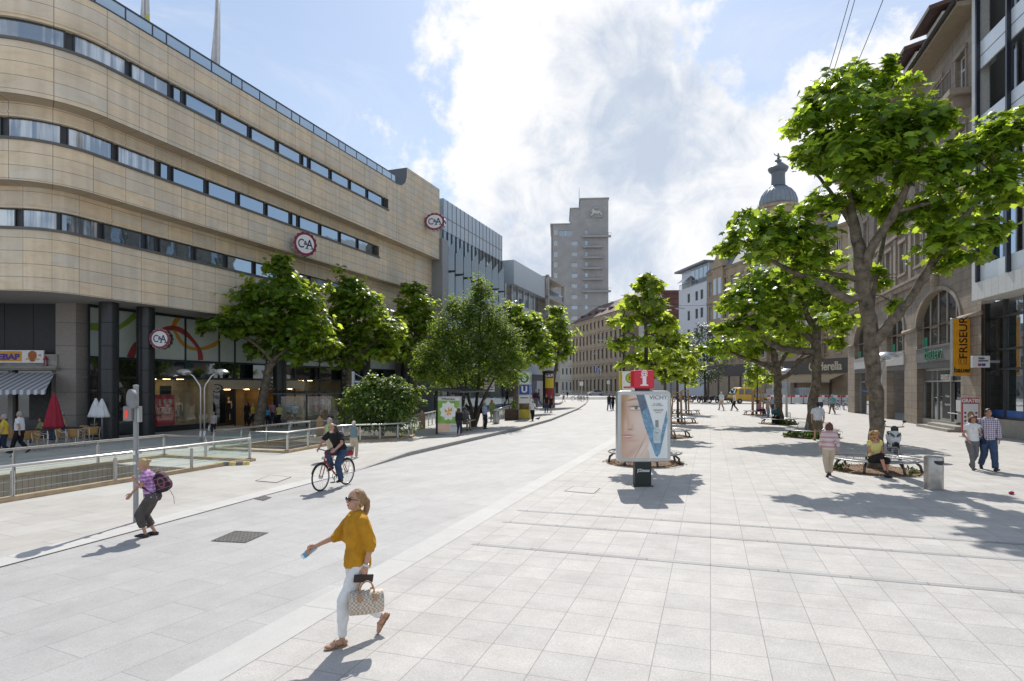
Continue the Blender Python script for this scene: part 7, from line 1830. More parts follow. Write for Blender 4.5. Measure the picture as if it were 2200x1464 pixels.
# ------------------------------------------------------------------ bus shelters and stop signs
def shelter(label, p0, p1, hr, dep, posts, grp='glass bus shelters'):
 d = V((p1.x - p0.x, p1.y - p0.y, 0)); L_ = d.length
 t_ = thing('bus_shelter', label, 'bus shelter', (p0.x, p0.y, pave_z(p0.x, p0.y)), math.atan2(d.y, d.x), grp)
 mb = MB(); mb.add([(-.3, -dep * .5, hr), (L_ + .3, -dep * .5, hr), (L_ + .3, dep * .5, hr + .12), (-.3, dep * .5, hr + .12), (-.3, -dep * .5, hr + .07), (L_ + .3, -dep * .5, hr + .07), (L_ + .3, dep * .5, hr + .19), (-.3, dep * .5, hr + .19)], [(0, 3, 2, 1), (4, 5, 6, 7), (0, 1, 5, 4), (1, 2, 6, 5), (2, 3, 7, 6), (3, 0, 4, 7)]); mb.build('roof', M('shelter_green_grey', (.03, .045, .045), .3, .2), t_)
 mb = MB(); n = 7
 for k in range(n + 1): x = -.3 + (L_ + .6) * k / n; mb.bar((x, -dep * .5 - .02, hr + .09), (x, dep * .5, hr + .22), .05, .05)
 mb.build('roof_rib', BLACK, t_)
 for x in posts: mb = MB(); mb.box(x - .05, x + .05, dep * .28, dep * .28 + .1, 0, hr + .08); mb.build('post', BLACK, t_)
 mb = MB(); mb.box(.1, L_ - .1, dep * .28 + .11, dep * .28 + .12, .25, hr - .15); mb.build('rear_glass', CLEAR, t_)
 mb = MB(); mb.box(.5, L_ - .5, -.05, dep * .2, .40, .44)
 for x in (.7, L_ - .7): mb.box(x - .04, x + .04, .0, .1, 0, .40)
 mb.build('bench', STEEL, t_); return t_
p0 = V(((598 - CX) / F * 36.5, 36.5, 0)); p1 = V(((730 - CX) / F * 37.5, 37.5, 0))
shelter('dark bus shelter in front of the store window behind the railings', p0, p1, 2.05, 1.6, (1.6, 3.6))
p0 = V(gp(960, 934)) + V((-.05, .0, 0)); p1 = V(gp(1032, 916)) + V((-.1, 1.0, 0))
bs = shelter('glass bus shelter with a lit poster case at its near end', p0, p1, 2.18, 1.7, (.15, 2.2, 5.0))
k = 31.8 / F
pz = V(gp(938, 935)); ps = thing('poster_case', 'lit poster case with a butterfly flower poster at the bus shelter end', 'poster case', (P(964, 930, 31.8).x, 31.8, pave_z(P(964, 930, 31.8).x, 31.8)), R(-8))
mb = MB(); mb.box(-.68, .68, -.09, .09, .0, 2.0); mb.build('casing', M('casing_grey'), ps, bevel=.02)
mb = MB(); mb.box(-.60, .60, -.1, -.0905, .12, 1.93); pf = mb.build('poster', M('poster_green', (.17, .33, .06), .3, 0, .5, 2.5, emit=.2), ps)
mb = MB(); mb.box(-.60, .60, -.105, -.1005, 1.76, 1.93); mb.build('title_strip', M('sign_white'), pf); text('Wilhelmsbau', .14, BLACK, pf, (0, -.108, 1.845), bold=.003)
mb = MB(); mb.prism([((.42 + .05 * math.sin(9 * a)) * math.cos(a), 1.22 + (.46 + .05 * math.sin(9 * a)) * math.sin(a)) for a in [2 * math.pi * i / 60 for i in range(60)]], -.105, -.1005); mb.build('white_flower', M('flower_white', (.62, .64, .62), .4, emit=.2), pf)
mb = MB()
for pl in ([(0, 1.18), (-.2, 1.36), (-.16, 1.12)], [(0, 1.18), (.2, 1.42), (.22, 1.2)], [(0, 1.18), (-.1, 1.02), (.05, 1.0)], [(0, 1.18), (.16, 1.1), (.12, 1.0)], [(-.02, 1.2), (.03, 1.48), (.08, 1.25)]): mb.prism(pl, -.11, -.1055)
mb.build('butterfly', M('butterfly_orange', (.55, .25, .02), .4, emit=.2), pf)
mb = MB(); mb.box(-.60, .60, -.105, -.1005, .12, .56); mb.build('skin_strip', M('ad_skin', (.62, .42, .33), .4, emit=.2), pf); mb = MB(); mb.box(.08, .60, -.11, -.1055, .14, .54); mb.build('text_panel', M('sign_white'), pf); text('VICHY', .13, GREY, pf, (.34, -.113, .42))
# H stop signs
def stop_sign(label, loc, h, sw, sh, side, pole=True):
 t_ = thing('bus_stop_sign', label, 'sign', loc, 0, 'bus stop signs')
 mb = MB(); mb.tube([(0, 0, 0), (0, 0, h)], .055, 12); mb.build('pole', M('stop_pole_yellow', (.62, .42, .03), .4), t_, smooth=True)
 x = side * (sw / 2 + .06)
 mb = MB(); mb.box(x - sw / 2, x + sw / 2, -.03, .03, h - sh, h - .02); mb.build('panel', M('sign_white'), t_)
 r = sw * .30; cz = h - sh * .30
 c_ = lambda rr: [(x + rr * math.cos(a), cz + rr * math.sin(a)) for a in [2 * math.pi * i / 32 for i in range(32)]]
 mb = MB(); mb.prism(c_(r), -.036, -.0305); mb.build('disc_rim', M('stop_green', (.05, .22, .06), .4), t_); mb = MB(); mb.prism(c_(r * .82), -.041, -.0365); mb.build('disc_face', M('stop_yellow_face', (.70, .50, .02), .4), t_)
 text('H', r * 1.25, M('stop_green'), t_, (x, -.044, cz), bold=.01)
 mb = MB(); mb.box(x - sw * .42, x + sw * .42, -.036, -.0305, h - sh * .72, h - sh * .64); mb.build('line_strip', M('strip_orange', (.6, .14, .03), .4), t_)
 mb = MB(); mb.box(x - sw * .42, x + sw * .42, -.036, -.0305, h - sh * .90, h - sh * .82); mb.build('route_strip', M('strip_blue', (.06, .14, .4), .4), t_)
 return t_
q = V(gp(1039, 916)); stop_sign('yellow bus stop pole with a white panel under the hornbeam', q, HC + (H0 - 811) * q.y / F - q.z, .62, .9, 1)
Yh = 23.5; stop_sign('bus stop sign with a yellow disc half hidden behind the red information cube', (((1333 - CX) / F * Yh), Yh, 0), HC + (H0 - 797) * Yh / F, .66, .95, 1)
# station sign column
q = V(gp(1128, 901.5)); k = q.y / F
sc_ = thing('station_column', 'tall four sided station sign column with green and blue symbols', 'sign', q, R(-8)); w_ = .44; hh = HC + (H0 - 798) * k - q.z
mb = MB(); mb.box(-w_, w_, -w_, w_, .05, hh); mb.box(-w_ - .02, w_ + .02, -w_ - .02, w_ + .02, 0, .05); mb.build('body', M('column_grey', (.50, .52, .52), .35, .2), sc_, bevel=.02)
for face, (rz_, nm) in enumerate(((0, 'front_panels'), (R(90), 'side_panels'))):
 def fp(name, z0, z1, mat, x0=-.38, x1=.38, off=.004):
  mb = MB(); mb.box(x0, x1, -w_ - off - .004, -w_ - off, z0, z1); o = mb.build(name, mat, sc_); o.rotation_euler = (0, 0, rz_); return o
 a = hh
 fp('symbol_panel', a - .95, a - .1, M('sign_white')); fp('subway_panel', a - 1.72, a - 1.0, M('sign_blue', (.03, .09, .42), .35)); fp('info_panel', a - 2.45, a - 1.78, M('sign_white')); fp('map_panel', a - 2.85, a - 2.5, M('map_yellow', (.6, .45, .04), .4)); fp('poster_panel', .75, a - 2.9 if a - 2.9 > 1 else 1.2, M('map_dark', (.10, .06, .07), .4, 0, .6, 6)); fp('lower_panel', .08, .7, M('map_yellow'))
 cz = a - .52
 mb = MB(); mb.prism([(.34 * math.cos(t_), cz + .34 * math.sin(t_)) for t_ in [2 * math.pi * i / 32 for i in range(32)]], -w_ - .016, -w_ - .009); o = mb.build('green_disc', M('sign_green', (.03, .24, .08), .4), sc_); o.rotation_euler = (0, 0, rz_)
 for ch, sz, zz, mt in (('S', .62, cz, M('sign_white')), ('U', .62, a - 1.36, M('sign_white')), ('Stadtmitte', .14, a - 1.95, BLACK)):
  y_ = -w_ - .02; loc = V((0, y_, zz)); loc.rotate(Matrix.Rotation(rz_, 3, 'Z')); text(ch, sz, mt, sc_, loc, (R(90), 0, rz_), bold=.03 if len(ch) == 1 else .003)
# poster column
q = V(gp(1179, 876)); k = q.y / F; pcm = thing('poster_column', 'dark poster column with a yellow and red placard', 'poster column', q, R(-10)); hh = HC + (H0 - 797) * k - q.z
mb = MB(); mb.lathe([(.74, 0), (.74, .3), (.7, .32), (.7, hh - .25), (.78, hh - .22), (.78, hh - .08), (.5, hh), (.05, hh + .05)], n=28); mb.build('drum', M('column_dark', (.02, .022, .024), .4), pcm, smooth='auto')
def arc_panel(name, z0, z1, a0, a1, mat, r=.712):
 mb = MB(); n = 12
 for i in range(n):
  a, b_ = a0 + (a1 - a0) * i / n, a0 + (a1 - a0) * (i + 1) / n
  mb.add([(r * math.sin(a), -r * math.cos(a), z0), (r * math.sin(b_), -r * math.cos(b_), z0), (r * math.sin(b_), -r * math.cos(b_), z1), (r * math.sin(a), -r * math.cos(a), z1)], [(0, 1, 2, 3)])
 return mb.build(name, mat, pcm, fix=False)
arc_panel('yellow_placard', hh - 2.0, hh - .35, -.5, 1.0, M('placard_yellow', (.66, .5, .03), .5)); arc_panel('purple_band', hh - .85, hh - .4, -.4, .9, M('placard_purple', (.10, .05, .18), .5), .716); arc_panel('red_placard', .5, hh - 2.05, -.5, 1.0, M('placard_red', (.30, .025, .03), .5, 0, .4, 4))
text('LAUF', .34, M('sign_white'), pcm, (.17, -.735, hh - .6), (R(90), R(-6), R(14)), bold=.015)
# cube planter with a young shrub beside it
q = V(gp(1100, 903)); t_ = thing('planter', 'dark brown cube planter in front of the station column', 'planter', q, R(-12)); mb = MB()
for a, b_, c, d in ((-.45, .45, -.45, -.40), (-.45, .45, .40, .45), (-.45, -.40, -.399, .399), (.40, .45, -.399, .399)): mb.box(a, b_, c, d, 0, .82)
mb.build('box', M('corten', (.09, .05, .04), .7, 0, .25, 5), t_); mb = MB(); mb.box(-.40, .40, -.40, .40, .6, .72); mb.build('soil', M('bed_soil'), t_)
tb = thing('young_shrub', 'small leafy shrub standing just behind the cube planter', 'shrub', V(gp(1108, 893)) + V((-.2, 1.5, 0)), 0); mb = MB(); mb.tube([(0, 0, 0), (.05, 0, .9)], .03, 6); mb.build('stem', DARK_BARK, tb); leaves('crown', LF_MID, tb, [((0, 0, .7), (.5, .5, .55), 400)], .16, 4, 'oval')
q = V(gp(1066, 911)); t_ = thing('litter_bin', 'slim grey litter bin beside the stop pole', 'bin', q, 0, 'litter bins'); mb = MB(); mb.lathe([(.2, 0), (.22, .05), (.22, .85), (.19, .9), (.14, .9), (.14, .85)], n=16); mb.build('body', GALV, t_, smooth='auto')
# ------------------------------------------------------------------ advertising panel with the information cube
q = G(1380, 1045); Yv = q.y; k = Yv / F
vp = thing('advertising_panel', 'large lit advertising panel with a beauty poster on a dark base', 'advertising panel', q, R(3))
z_ = lambda v: HC - (v - H0) * k; x_ = lambda u: (u - 1380) * k
z0, z1 = z_(992), z_(840); x0_, x1_ = x_(1324), x_(1439)
mb = MB(); mb.box(x_(1362), x_(1397), -.11, .11, 0, z0 + .02); mb.box(x_(1358), x_(1401), -.14, .14, 0, .03); bs_ = mb.build('base', M('panel_base', (.02, .025, .022), .5), vp)
text('JCDecaux', .105, M('sign_white'), bs_, (0, -.114, z_(1010)), bold=.003, sx=.74)
CASE = M('case_silver', (.50, .51, .50), .3, .6, .08)
mb = MB(); n = 6; rr = .1; out_ = []
for cx_, cz_, a0 in ((x1_ - rr, z1 - rr, 0), (x0_ + rr, z1 - rr, 90), (x0_ + rr, z0 + rr, 180), (x1_ - rr, z0 + rr, 270)):
 out_ += [(cx_ + rr * math.cos(R(a0 + 90 * i / n)), cz_ + rr * math.sin(R(a0 + 90 * i / n))) for i in range(n + 1)]
mb.prism(out_, -.12, .12); mb.build('case', CASE, vp, bevel=.02, seg=2)
fx0, fx1, fz0, fz1 = x0_ + .09, x1_ - .09, z0 + .10, z1 - .10
mb = MB(); mb.box(fx0, fx1, -.128, -.1205, fz0, fz1); ad = mb.build('poster', M('ad_white', (.66, .67, .68), .35, 0, .04, emit=.2), vp)
W_, HH_ = fx1 - fx0, fz1 - fz0
ap = lambda pts: [(fx0 + a * W_, fz0 + b * HH_) for a, b in pts]
def flat(name, pts, mat, lay, parent=None):
 mb = MB(); y = -.1285 - lay * .0022; mb.prism(ap(pts), y - .0015, y); return mb.build(name, mat, parent or ad)
# the printed portrait: a soft close-up of a face, as colours of a fine grid
AA, BB = np.meshgrid(np.linspace(0, .66, 80), np.linspace(0, 1, 150)); ga = lambda cx, cy, sx, sy, rot=0.0: np.exp(-((((AA - cx) * math.cos(rot) + (BB - cy) * math.sin(rot)) / sx) ** 2 + ((-(AA - cx) * math.sin(rot) + (BB - cy) * math.cos(rot)) / sy) ** 2))
im = np.ones(AA.shape + (3,)) * (.80, .60, .50)
def mixc(f, c):
 global im
 f = np.clip(f, 0, 1)[..., None]; im = im * (1 - f) + np.array(c) * f
mixc(ga(.42, .55, .22, .25) * .7, (.88, .74, .68)); mixc(ga(.0, .55, .14, .6) * .75, (.58, .32, .19)); mixc(ga(.30, .80, .19, .07) * .45, (.50, .30, .24)); mixc(ga(.13, .58, .05, .15, .1) * .55, (.60, .36, .25)); mixc(ga(.10, .52, .04, .10) * .5, (.93, .80, .72))
mixc(ga(.20, .455, .045, .012) * .8, (.30, .13, .09)); mixc(ga(.24, .50, .03, .05) * .4, (.55, .33, .25)); mixc(ga(.0, .95, .09, .35) * 1.2, (.42, .24, .10)); mixc(ga(.08, .98, .10, .07) * .9, (.5, .3, .13))
mixc(ga(.24, .925, .12, .013, .12) * .9, (.24, .13, .08)); mixc(ga(.38, .92, .09, .010, -.25) * .7, (.30, .17, .11)); mixc((ga(.31, .787, .12, .026) > .45) * .9, (.85, .83, .82)); mixc(ga(.325, .79, .042, .028) * 1.6 - .35, (.10, .17, .16)); mixc(ga(.325, .79, .016, .012) * 1.5 - .2, (.01, .01, .01)); mixc(ga(.31, .815, .13, .010) * 1.1, (.08, .05, .04)); mixc(ga(.31, .758, .11, .008) * .5, (.25, .14, .1))
mixc(ga(.13, .358, .115, .016) * 1.3, (.62, .20, .20)); mixc(ga(.14, .328, .10, .018) * 1.2, (.72, .30, .28)); mixc(ga(.14, .343, .085, .007) * 1.1, (.95, .93, .9)); mixc(ga(.22, .28, .16, .022) * .35, (.5, .3, .22)); mixc(ga(.28, .12, .30, .05, .5) * .4, (.55, .33, .25))
mixc(ga(.48, .14, .10, .22, -.75) * .8, (.92, .78, .71)); mixc(ga(.40, .16, .22, .009, .95) * .75, (.40, .21, .15)); mixc(ga(.50, .13, .2, .008, .85) * .5, (.55, .34, .27))
edge = np.interp(BB, (0, .1, .16, .30, .40, .45, .6, .75, 1), (.62, .60, .57, .62, .56, .51, .52, .50, .46)); mixc((AA - edge) / .02 + .5, (.84, .85, .86))
vs = [(fx0 + a * W_, -.131, fz0 + b * HH_) for a, b in zip(AA.ravel(), BB.ravel())]; fs = [(r * 80 + c, r * 80 + c + 1, (r + 1) * 80 + c + 1, (r + 1) * 80 + c) for r in range(149) for c in range(79)]
mb = MB(); mb.add(vs, fs); m, t, N_, L_, b = nt('ad_print'); at_ = N_.new('ShaderNodeAttribute'); at_.attribute_name = 'Col'; b.inputs['Roughness'].default_value = .35; b.inputs['Emission Strength'].default_value = .2
for k_ in ('Base Color', 'Emission Color'): L_.new(at_.outputs['Color'], b.inputs[k_])
o = mb.build('model_portrait', m, ad, fix=False); ca = o.data.color_attributes.new('Col', 'FLOAT_COLOR', 'POINT'); ca.data.foreach_set('color', np.concatenate([np.clip(im, 0, 1).reshape(-1, 3) ** 1.25 * .82, np.ones((80 * 150, 1))], 1).ravel())
VB = M('ad_blue', (.10, .24, .38), .3, 0, .75, 9, emit=.2)
flat('blue_band', [(.32, 1), (.50, 1), (.82, .22), (.78, .02), (.74, .04), (.52, .47)], VB, 3); flat('blue_band', [(.98, .76), (1.0, .60), (.84, .08), (.78, .02), (.80, .2)], VB, 4)
flat('blue_band_dark', [(.32, 1), (.48, 1), (.56, .8), (.44, .72)], M('ad_navy', (.04, .08, .14), .3, 0, .5, 12, emit=.2), 4)
BO = M('ad_bottle', (.42, .50, .54), .2, 0, .3, 6, emit=.2)
flat('bottle', [(.70, .24), (.84, .24), (.85, .30), (.85, .44), (.81, .48), (.73, .48), (.69, .44), (.69, .30)], BO, 5); flat('bottle_cap', [(.735, .485), (.805, .485), (.805, .60), (.735, .60)], M('ad_cap', (.25, .27, .28), .2, .5), 5)
text('VICHY', .155, M('ad_text', (.16, .17, .19), .5), ad, (fx0 + W_ * .80, -.146, fz0 + HH_ * .955), sx=1.05)
text('Ein „Lifting“\nin nur 10 Minuten.', .042, M('ad_text'), ad, (fx0 + W_ * .78, -.146, fz0 + HH_ * .845)); text('LIFTACTIV', .055, M('ad_text'), ad, (fx0 + W_ * .80, -.146, fz0 + HH_ * .755), bold=.001); text('SERUM 10', .036, M('ad_text'), ad, (fx0 + W_ * .80, -.146, fz0 + HH_ * .72)); text('VICHY', .03, M('ad_text'), ad, (fx0 + W_ * .77, -.1465, fz0 + HH_ * .40))
mb = MB(); mb.box(fx0 - .01, fx1 + .01, -.158, -.155, fz0 - .01, fz1 + .01); mb.build('cover_glass', glassmat('ad_glass', (.98, .99, .99), .88), vp)
ic = thing('information_cube', 'red information cube with a white letter i on top of the advertising panel', 'sign', (q.x + .0, q.y, z1 + .0), R(3))
c0, c1 = x_(1357.5), x_(1402); zc0, zc1 = .06, z_(796) - z1
mb = MB(); mb.box(c0 + .1, c1 - .1, -.1, .1, .0, .06); mb.build('foot', BLACK, ic)
mb = MB(); mb.box(c0, c1, -.2, .2, zc0, zc1); mb.build('cube', M('info_red', (.40, .012, .03), .3, 0, .05, emit=.3), ic, bevel=.045, seg=3)
cx_ = (c0 + c1) / 2
mb = MB(); mb.prism([(cx_ - .1, .13), (cx_ + .1, .13), (cx_ + .1, .155), (cx_ + .05, .165), (cx_ + .05, .36), (cx_ - .095, .36), (cx_ - .095, .34), (cx_ - .045, .33), (cx_ - .045, .165), (cx_ - .1, .155)], -.206, -.2005); mb.build('letter_i', M('sign_white'), ic)
text('@', .17, M('sign_white'), ic, (cx_, -.206, .445), bold=.004)
# ------------------------------------------------------------------ round benches, tree pits
MESHM = M('bench_steel', (.34, .35, .36), .35, .8, .1); BLEG = M('bench_leg', (.10, .085, .075), .5, .3)
MULCH = M('mulch', (.20, .125, .075), .95, 0, .5, 9, 1.0, 30)
def ring_bench(label, c, r, seats, h=.36):
 t_ = thing('round_bench', label, 'bench', (c.x, c.y, .004), 0, 'round steel benches')
 for rr, zz in ((r, h), (r - .16, h), (r - .30, h - .03)):
  mb = MB(); mb.tube([(rr * math.cos(a), rr * math.sin(a), zz) for a in [2 * math.pi * i / 40 for i in range(40)]], .026 if rr == r else .018, 8, closed=True); mb.build('ring_tube', MESHM, t_, smooth=True)
 for i in range(7):
  a = 2 * math.pi * i / 7 + .35; ca, sa = math.cos(a), math.sin(a)
  mb = MB(); mb.tube([((r - .22) * ca, (r - .22) * sa, h - .02), ((r - .05) * ca, (r - .05) * sa, h * .55), ((r + .0) * ca, (r + .0) * sa, 0)], [.03, .04, .036], 8); mb.build('leg', BLEG, t_, smooth=True)
 for a0, a1, back in seats:
  n = 6; mb = MB()
  for i in range(n):
   q = []
   for a in (R(a0 + (a1 - a0) * i / n), R(a0 + (a1 - a0) * (i + 1) / n)): q += [V((math.cos(a), math.sin(a), 0))]
   for j in range(5): rr = r - .02 - j * .075; mb.add([q[0] * rr + V((0, 0, h + .03)), q[1] * rr + V((0, 0, h + .03)), q[1] * (rr - .06) + V((0, 0, h + .03)), q[0] * (rr - .06) + V((0, 0, h + .03))], [(0, 1, 2, 3)])
  s_ = mb.build('seat', MESHM, t_, fix=False); s_.modifiers.new('t', 'SOLIDIFY').thickness = .012
  if back:
   mb = MB(); a = R((a0 + a1) / 2); w = V((-math.sin(a), math.cos(a), 0)) * .26; c_ = V((math.cos(a), math.sin(a), 0)) * (r - .40)
   mb.tube([c_ - w + V((0, 0, h)), c_ - w + V((0, 0, h + .36)), c_ - w * .8 + V((0, 0, h + .42)), c_ + w * .8 + V((0, 0, h + .42)), c_ + w + V((0, 0, h + .36)), c_ + w + V((0, 0, h))], .014, 6)
   for k in range(6): mb.bar(c_ - w + V((0, 0, h + .06 + k * .06)), c_ + w + V((0, 0, h + .06 + k * .06)), .006, .006)
   for k in range(9): f = -1 + k / 4; mb.bar(c_ + w * f + V((0, 0, h + .02)), c_ + w * f + V((0, 0, h + .4)), .006, .006)
   mb.build('backrest', MESHM, t_)
 return t_
def tree_pit(c, r, mat=None, grass=0, seed=1):
 mb = MB(); n = 36; rn = random.Random(seed)
 vs = [V((c.x, c.y, .07))] + [V((c.x + r * k * math.cos(a) * rn.uniform(.97, 1.03), c.y + r * k * math.sin(a) * rn.uniform(.97, 1.03), z)) for k, z in ((.5, .06), (.8, .04), (1, .009)) for a in [2 * math.pi * i / n for i in range(n)]]
 fs = [(0, 1 + i, 1 + (i + 1) % n) for i in range(n)]
 for k in range(2): fs += [(1 + k * n + i, 1 + (k + 1) * n + i, 1 + (k + 1) * n + (i + 1) % n, 1 + k * n + (i + 1) % n) for i in range(n)]
 mb.add(vs, fs); tag(mb.build('mulch', mat or MULCH, smooth=True), kind='stuff')
 mb = MB(); rn2 = np.random.RandomState(seed); chips = 260
 for _ in range(chips):
  a, d = rn2.rand() * 6.28, r * 1.08 * rn2.rand() ** .5; p = V((c.x + d * math.cos(a), c.y + d * math.sin(a), .03 + .05 * max(0, 1 - d / r))); u_ = V((rn2.randn(), rn2.randn(), rn2.randn() * .4)).normalized() * .035; w_ = V((rn2.randn(), rn2.randn(), .5)).normalized() * .014
  mb.add([p - u_ - w_, p + u_ - w_, p + u_ + w_, p - u_ + w_], [(0, 1, 2, 3)])
 tag(mb.build('bark_mulch', M('bark_chip', (.17, .10, .055), .9, 0, .4, 20), fix=False), kind='stuff')
 if grass:
  g = leaves('grass', leafmat('weed_leaf', (.07, .13, .02), (.22, .36, .05), .5, .4, .4), None, [((c.x + gx_ * r, c.y + gy_ * r, .1), (gr * r, gr * r, .10), n_) for gx_, gy_, gr, n_ in grass], .13, seed, 'oval', gap=-.2, vert=1.5, up=.1); tag(g, kind='stuff')
S1 = V((4.45, 20.3, 0)); R1c, R2c, R3c = V((17.83, 40.5, 0)), V((15.0, 30.3, 0)), V((11.1, 18.5, 0))
ring_bench('round steel bench with a wire seat round the large plane tree', R3c, 1.2, [(150, 190, 0), (238, 292, 1), (196, 236, 1)]); tree_pit(R3c, 1.35, grass=[(-.8, -.1, .18, 45), (.3, -.8, .15, 20)], seed=1)
ring_bench('round steel bench with mesh backrests round the forked plane tree', R2c, 1.2, [(120, 180, 0), (190, 240, 1), (250, 300, 1)]); tree_pit(R2c, 1.3, grass=[(0, -.5, .6, 700), (-.5, -.1, .5, 400), (.5, -.2, .5, 400)], seed=2)
ring_bench('round steel bench with two seated people under the bowed limb', R1c, 1.1, [(200, 260, 0), (280, 340, 1)]); tree_pit(R1c, 1.2, grass=[(.4, -.4, .5, 300), (0, -.6, .4, 200)], seed=3)
ring_bench('round steel bench farthest back at the wooden tree guard', V((21.25, 52.6, 0)), 1.05, [(180, 240, 0), (270, 330, 0)]); tree_pit(V((21.25, 52.6, 0)), 1.1, seed=4)
SC = [S1, V(((1431 - CX) / F * 30.6, 30.6, 0)), V(((1457 - CX) / F * 41.7, 41.7, 0)), V(((1474 - CX) / F * 54.5, 54.5, 0))]
for i, c in enumerate(SC):
 ring_bench(('round bench just behind the advertising panel', 'round bench second in the row behind the panel', 'round bench third in the row behind the panel', 'round bench last in the row behind the panel')[i], c, 1.2, [(200, 300, 0), (340, 380, 0)]); tree_pit(c, 1.3, seed=5 + i)
 if i:
  g = thing('tree_guard', ('wooden stake guard round the second young tree', 'wooden stake guard round the third young tree', 'wooden stake guard round the last young tree')[i - 1], 'tree guard', c, .3, 'wooden tree guards'); hs_ = 2.2
  ps_ = [V((.38 * math.cos(a), .38 * math.sin(a), 0)) for a in (.4, 2.5, 4.6)]
  for p in ps_: mb = MB(); mb.tube([p * 1.25, p * .85 + V((0, 0, hs_))], .05, 8); mb.build('stake', WOOD, g, smooth='auto')
  for a, b_ in ((0, 1), (1, 2), (2, 0)): mb = MB(); mb.bar(ps_[a] * .87 + V((0, 0, hs_ - .1)), ps_[b_] * .87 + V((0, 0, hs_ - .1)), .05, .07); mb.build('crossbar', WOOD, g)
g = thing('tree_guard', 'boxy plank guard round the tiny tree beside the yellow lorry', 'tree guard', (21.25, 52.8, 0), .1, 'wooden tree guards')
for sx_, wd in ((-.45, .2), (.28, .12), (-.1, .1), (.5, .12)): mb = MB(); mb.box(sx_ - wd / 2, sx_ + wd / 2, -.4 if sx_ != -.1 else .35, -.34 if sx_ != -.1 else .41, 0, 2.15); mb.build('plank', WOOD, g)
mb = MB(); mb.box(-.55, .56, -.33, -.28, 1.9, 2.0); mb.build('crossbar', WOOD, g)
# ------------------------------------------------------------------ bicycles, scooter, motorbikes
def bicycle(label, loc, rz, col, group=None, spokes=14, rider=False):
 t_ = thing('bicycle', label, 'bicycle', loc, rz, group); fm_ = M(*col)
 for x in (-.53, .53):
  mb = MB(); mb.tube([(x + .325 * math.cos(a), 0, .34 + .325 * math.sin(a)) for a in [2 * math.pi * i / 32 for i in range(32)]], .017, 8, closed=True); w_ = mb.build('wheel', RUBBER, t_, smooth=True)
  mb = MB(); mb.tube([(x + .30 * math.cos(a), 0, .34 + .30 * math.sin(a)) for a in [2 * math.pi * i / 32 for i in range(32)]], .010, 6, closed=True); mb.tube([(x, -.04, .34), (x, .04, .34)], .03, 10)
  for i in range(spokes): a = 2 * math.pi * i / spokes; mb.tube([(x, .02 * (-1) ** i, .34), (x + .3 * math.cos(a), 0, .34 + .3 * math.sin(a))], .0022, 4)
  mb.build('rim', STEEL, w_, smooth=True)
  mb = MB(); mb.tube([(x + .355 * math.cos(a), 0, .34 + .355 * math.sin(a)) for a in [R(20 + i * 14 + (40 if x < 0 else 0)) for i in range(10)]], .016, 6); mb.build('mudguard', BLACK, t_, smooth=True)
 mb = MB(); bb, st_, hd = (-.1, 0, .29), (-.24, 0, .80), (.34, 0, .86)
 for a, b_, r in ((bb, st_, .016), (st_, hd, .016), (bb, (.37, 0, .74), .019), (st_, (-.53, .04, .34), .009), (st_, (-.53, -.04, .34), .009), (bb, (-.53, .04, .34), .011), (bb, (-.53, -.04, .34), .011), ((.385, 0, .70), (.32, 0, .95), .018), ((.385, .045, .68), (.53, .045, .34), .012), ((.385, -.045, .68), (.53, -.045, .34), .012), ((.385, -.05, .68), (.385, .05, .68), .014)): mb.tube([a, b_], r, 8)
 mb.build('frame', fm_, t_, smooth=True)
 mb = MB(); mb.tube([(.22, .29, .98), (.30, .2, 1.0), (.36, .06, .99), (.34, 0, .97), (.36, -.06, .99), (.30, -.2, 1.0), (.22, -.29, .98)], .013, 8); mb.tube([(.32, 0, .93), (.345, 0, .98)], .016, 8); mb.build('handlebar', BLACK, t_, smooth=True)
 mb = MB(); mb.add([(-.42, .08, .93), (-.42, -.08, .93), (-.14, -.02, .93), (-.14, .02, .93), (-.42, .08, .97), (-.42, -.08, .97), (-.14, -.02, .955), (-.14, .02, .955)], [(0, 3, 2, 1), (4, 5, 6, 7), (0, 1, 5, 4), (1, 2, 6, 5), (2, 3, 7, 6), (3, 0, 4, 7)]); mb.tube([(-.24, 0, .79), (-.27, 0, .93)], .013, 8); mb.build('saddle', BLACK, t_, bevel=.02)
 mb = MB(); mb.tube([(-.1, -.05, .29), (-.1, .05, .29)], .03, 8); mb.lathe([(.09, -.004), (.09, .004)], (0, 0, 0), 20); o = mb; mb2 = MB()
 mb2.tube([(-.1 + .09 * math.cos(a), -.05, .29 + .09 * math.sin(a)) for a in [2 * math.pi * i / 20 for i in range(20)]], .008, 6, closed=True); mb2.tube([(-.1, -.06, .29), (-.09, -.06, .12)], .01, 6); mb2.tube([(-.1, .06, .29), (-.11, .06, .46)], .01, 6); mb2.box(-.15, -.03, -.15, -.06, .11, .13); mb2.box(-.17, -.05, .06, .15, .45, .47); mb2.build('crank', BLACK, t_)
 mb = MB(); mb.tube([(-.26, .05, .76), (-.75, .05, .74), (-.78, 0, .74), (-.75, -.05, .74), (-.26, -.05, .76)], .008, 6); mb.tube([(-.53, .05, .34), (-.62, .05, .74)], .007, 6); mb.tube([(-.53, -.05, .34), (-.62, -.05, .74)], .007, 6); mb.build('carrier', STEEL, t_, smooth=True)
 mb = MB(); mb.ell((.43, 0, .8), (.05, .04, .04)); mb.box(-.9, -.88, -.03, .03, .62, .68); mb.build('light', M('lamp_plastic', (.5, .5, .5), .3), t_)
 return t_
bk = bicycle('red bicycle ridden by the long haired cyclist', BIKE_AT, R(160 + 90), ('bike_red', (.30, .015, .02), .35), spokes=20)
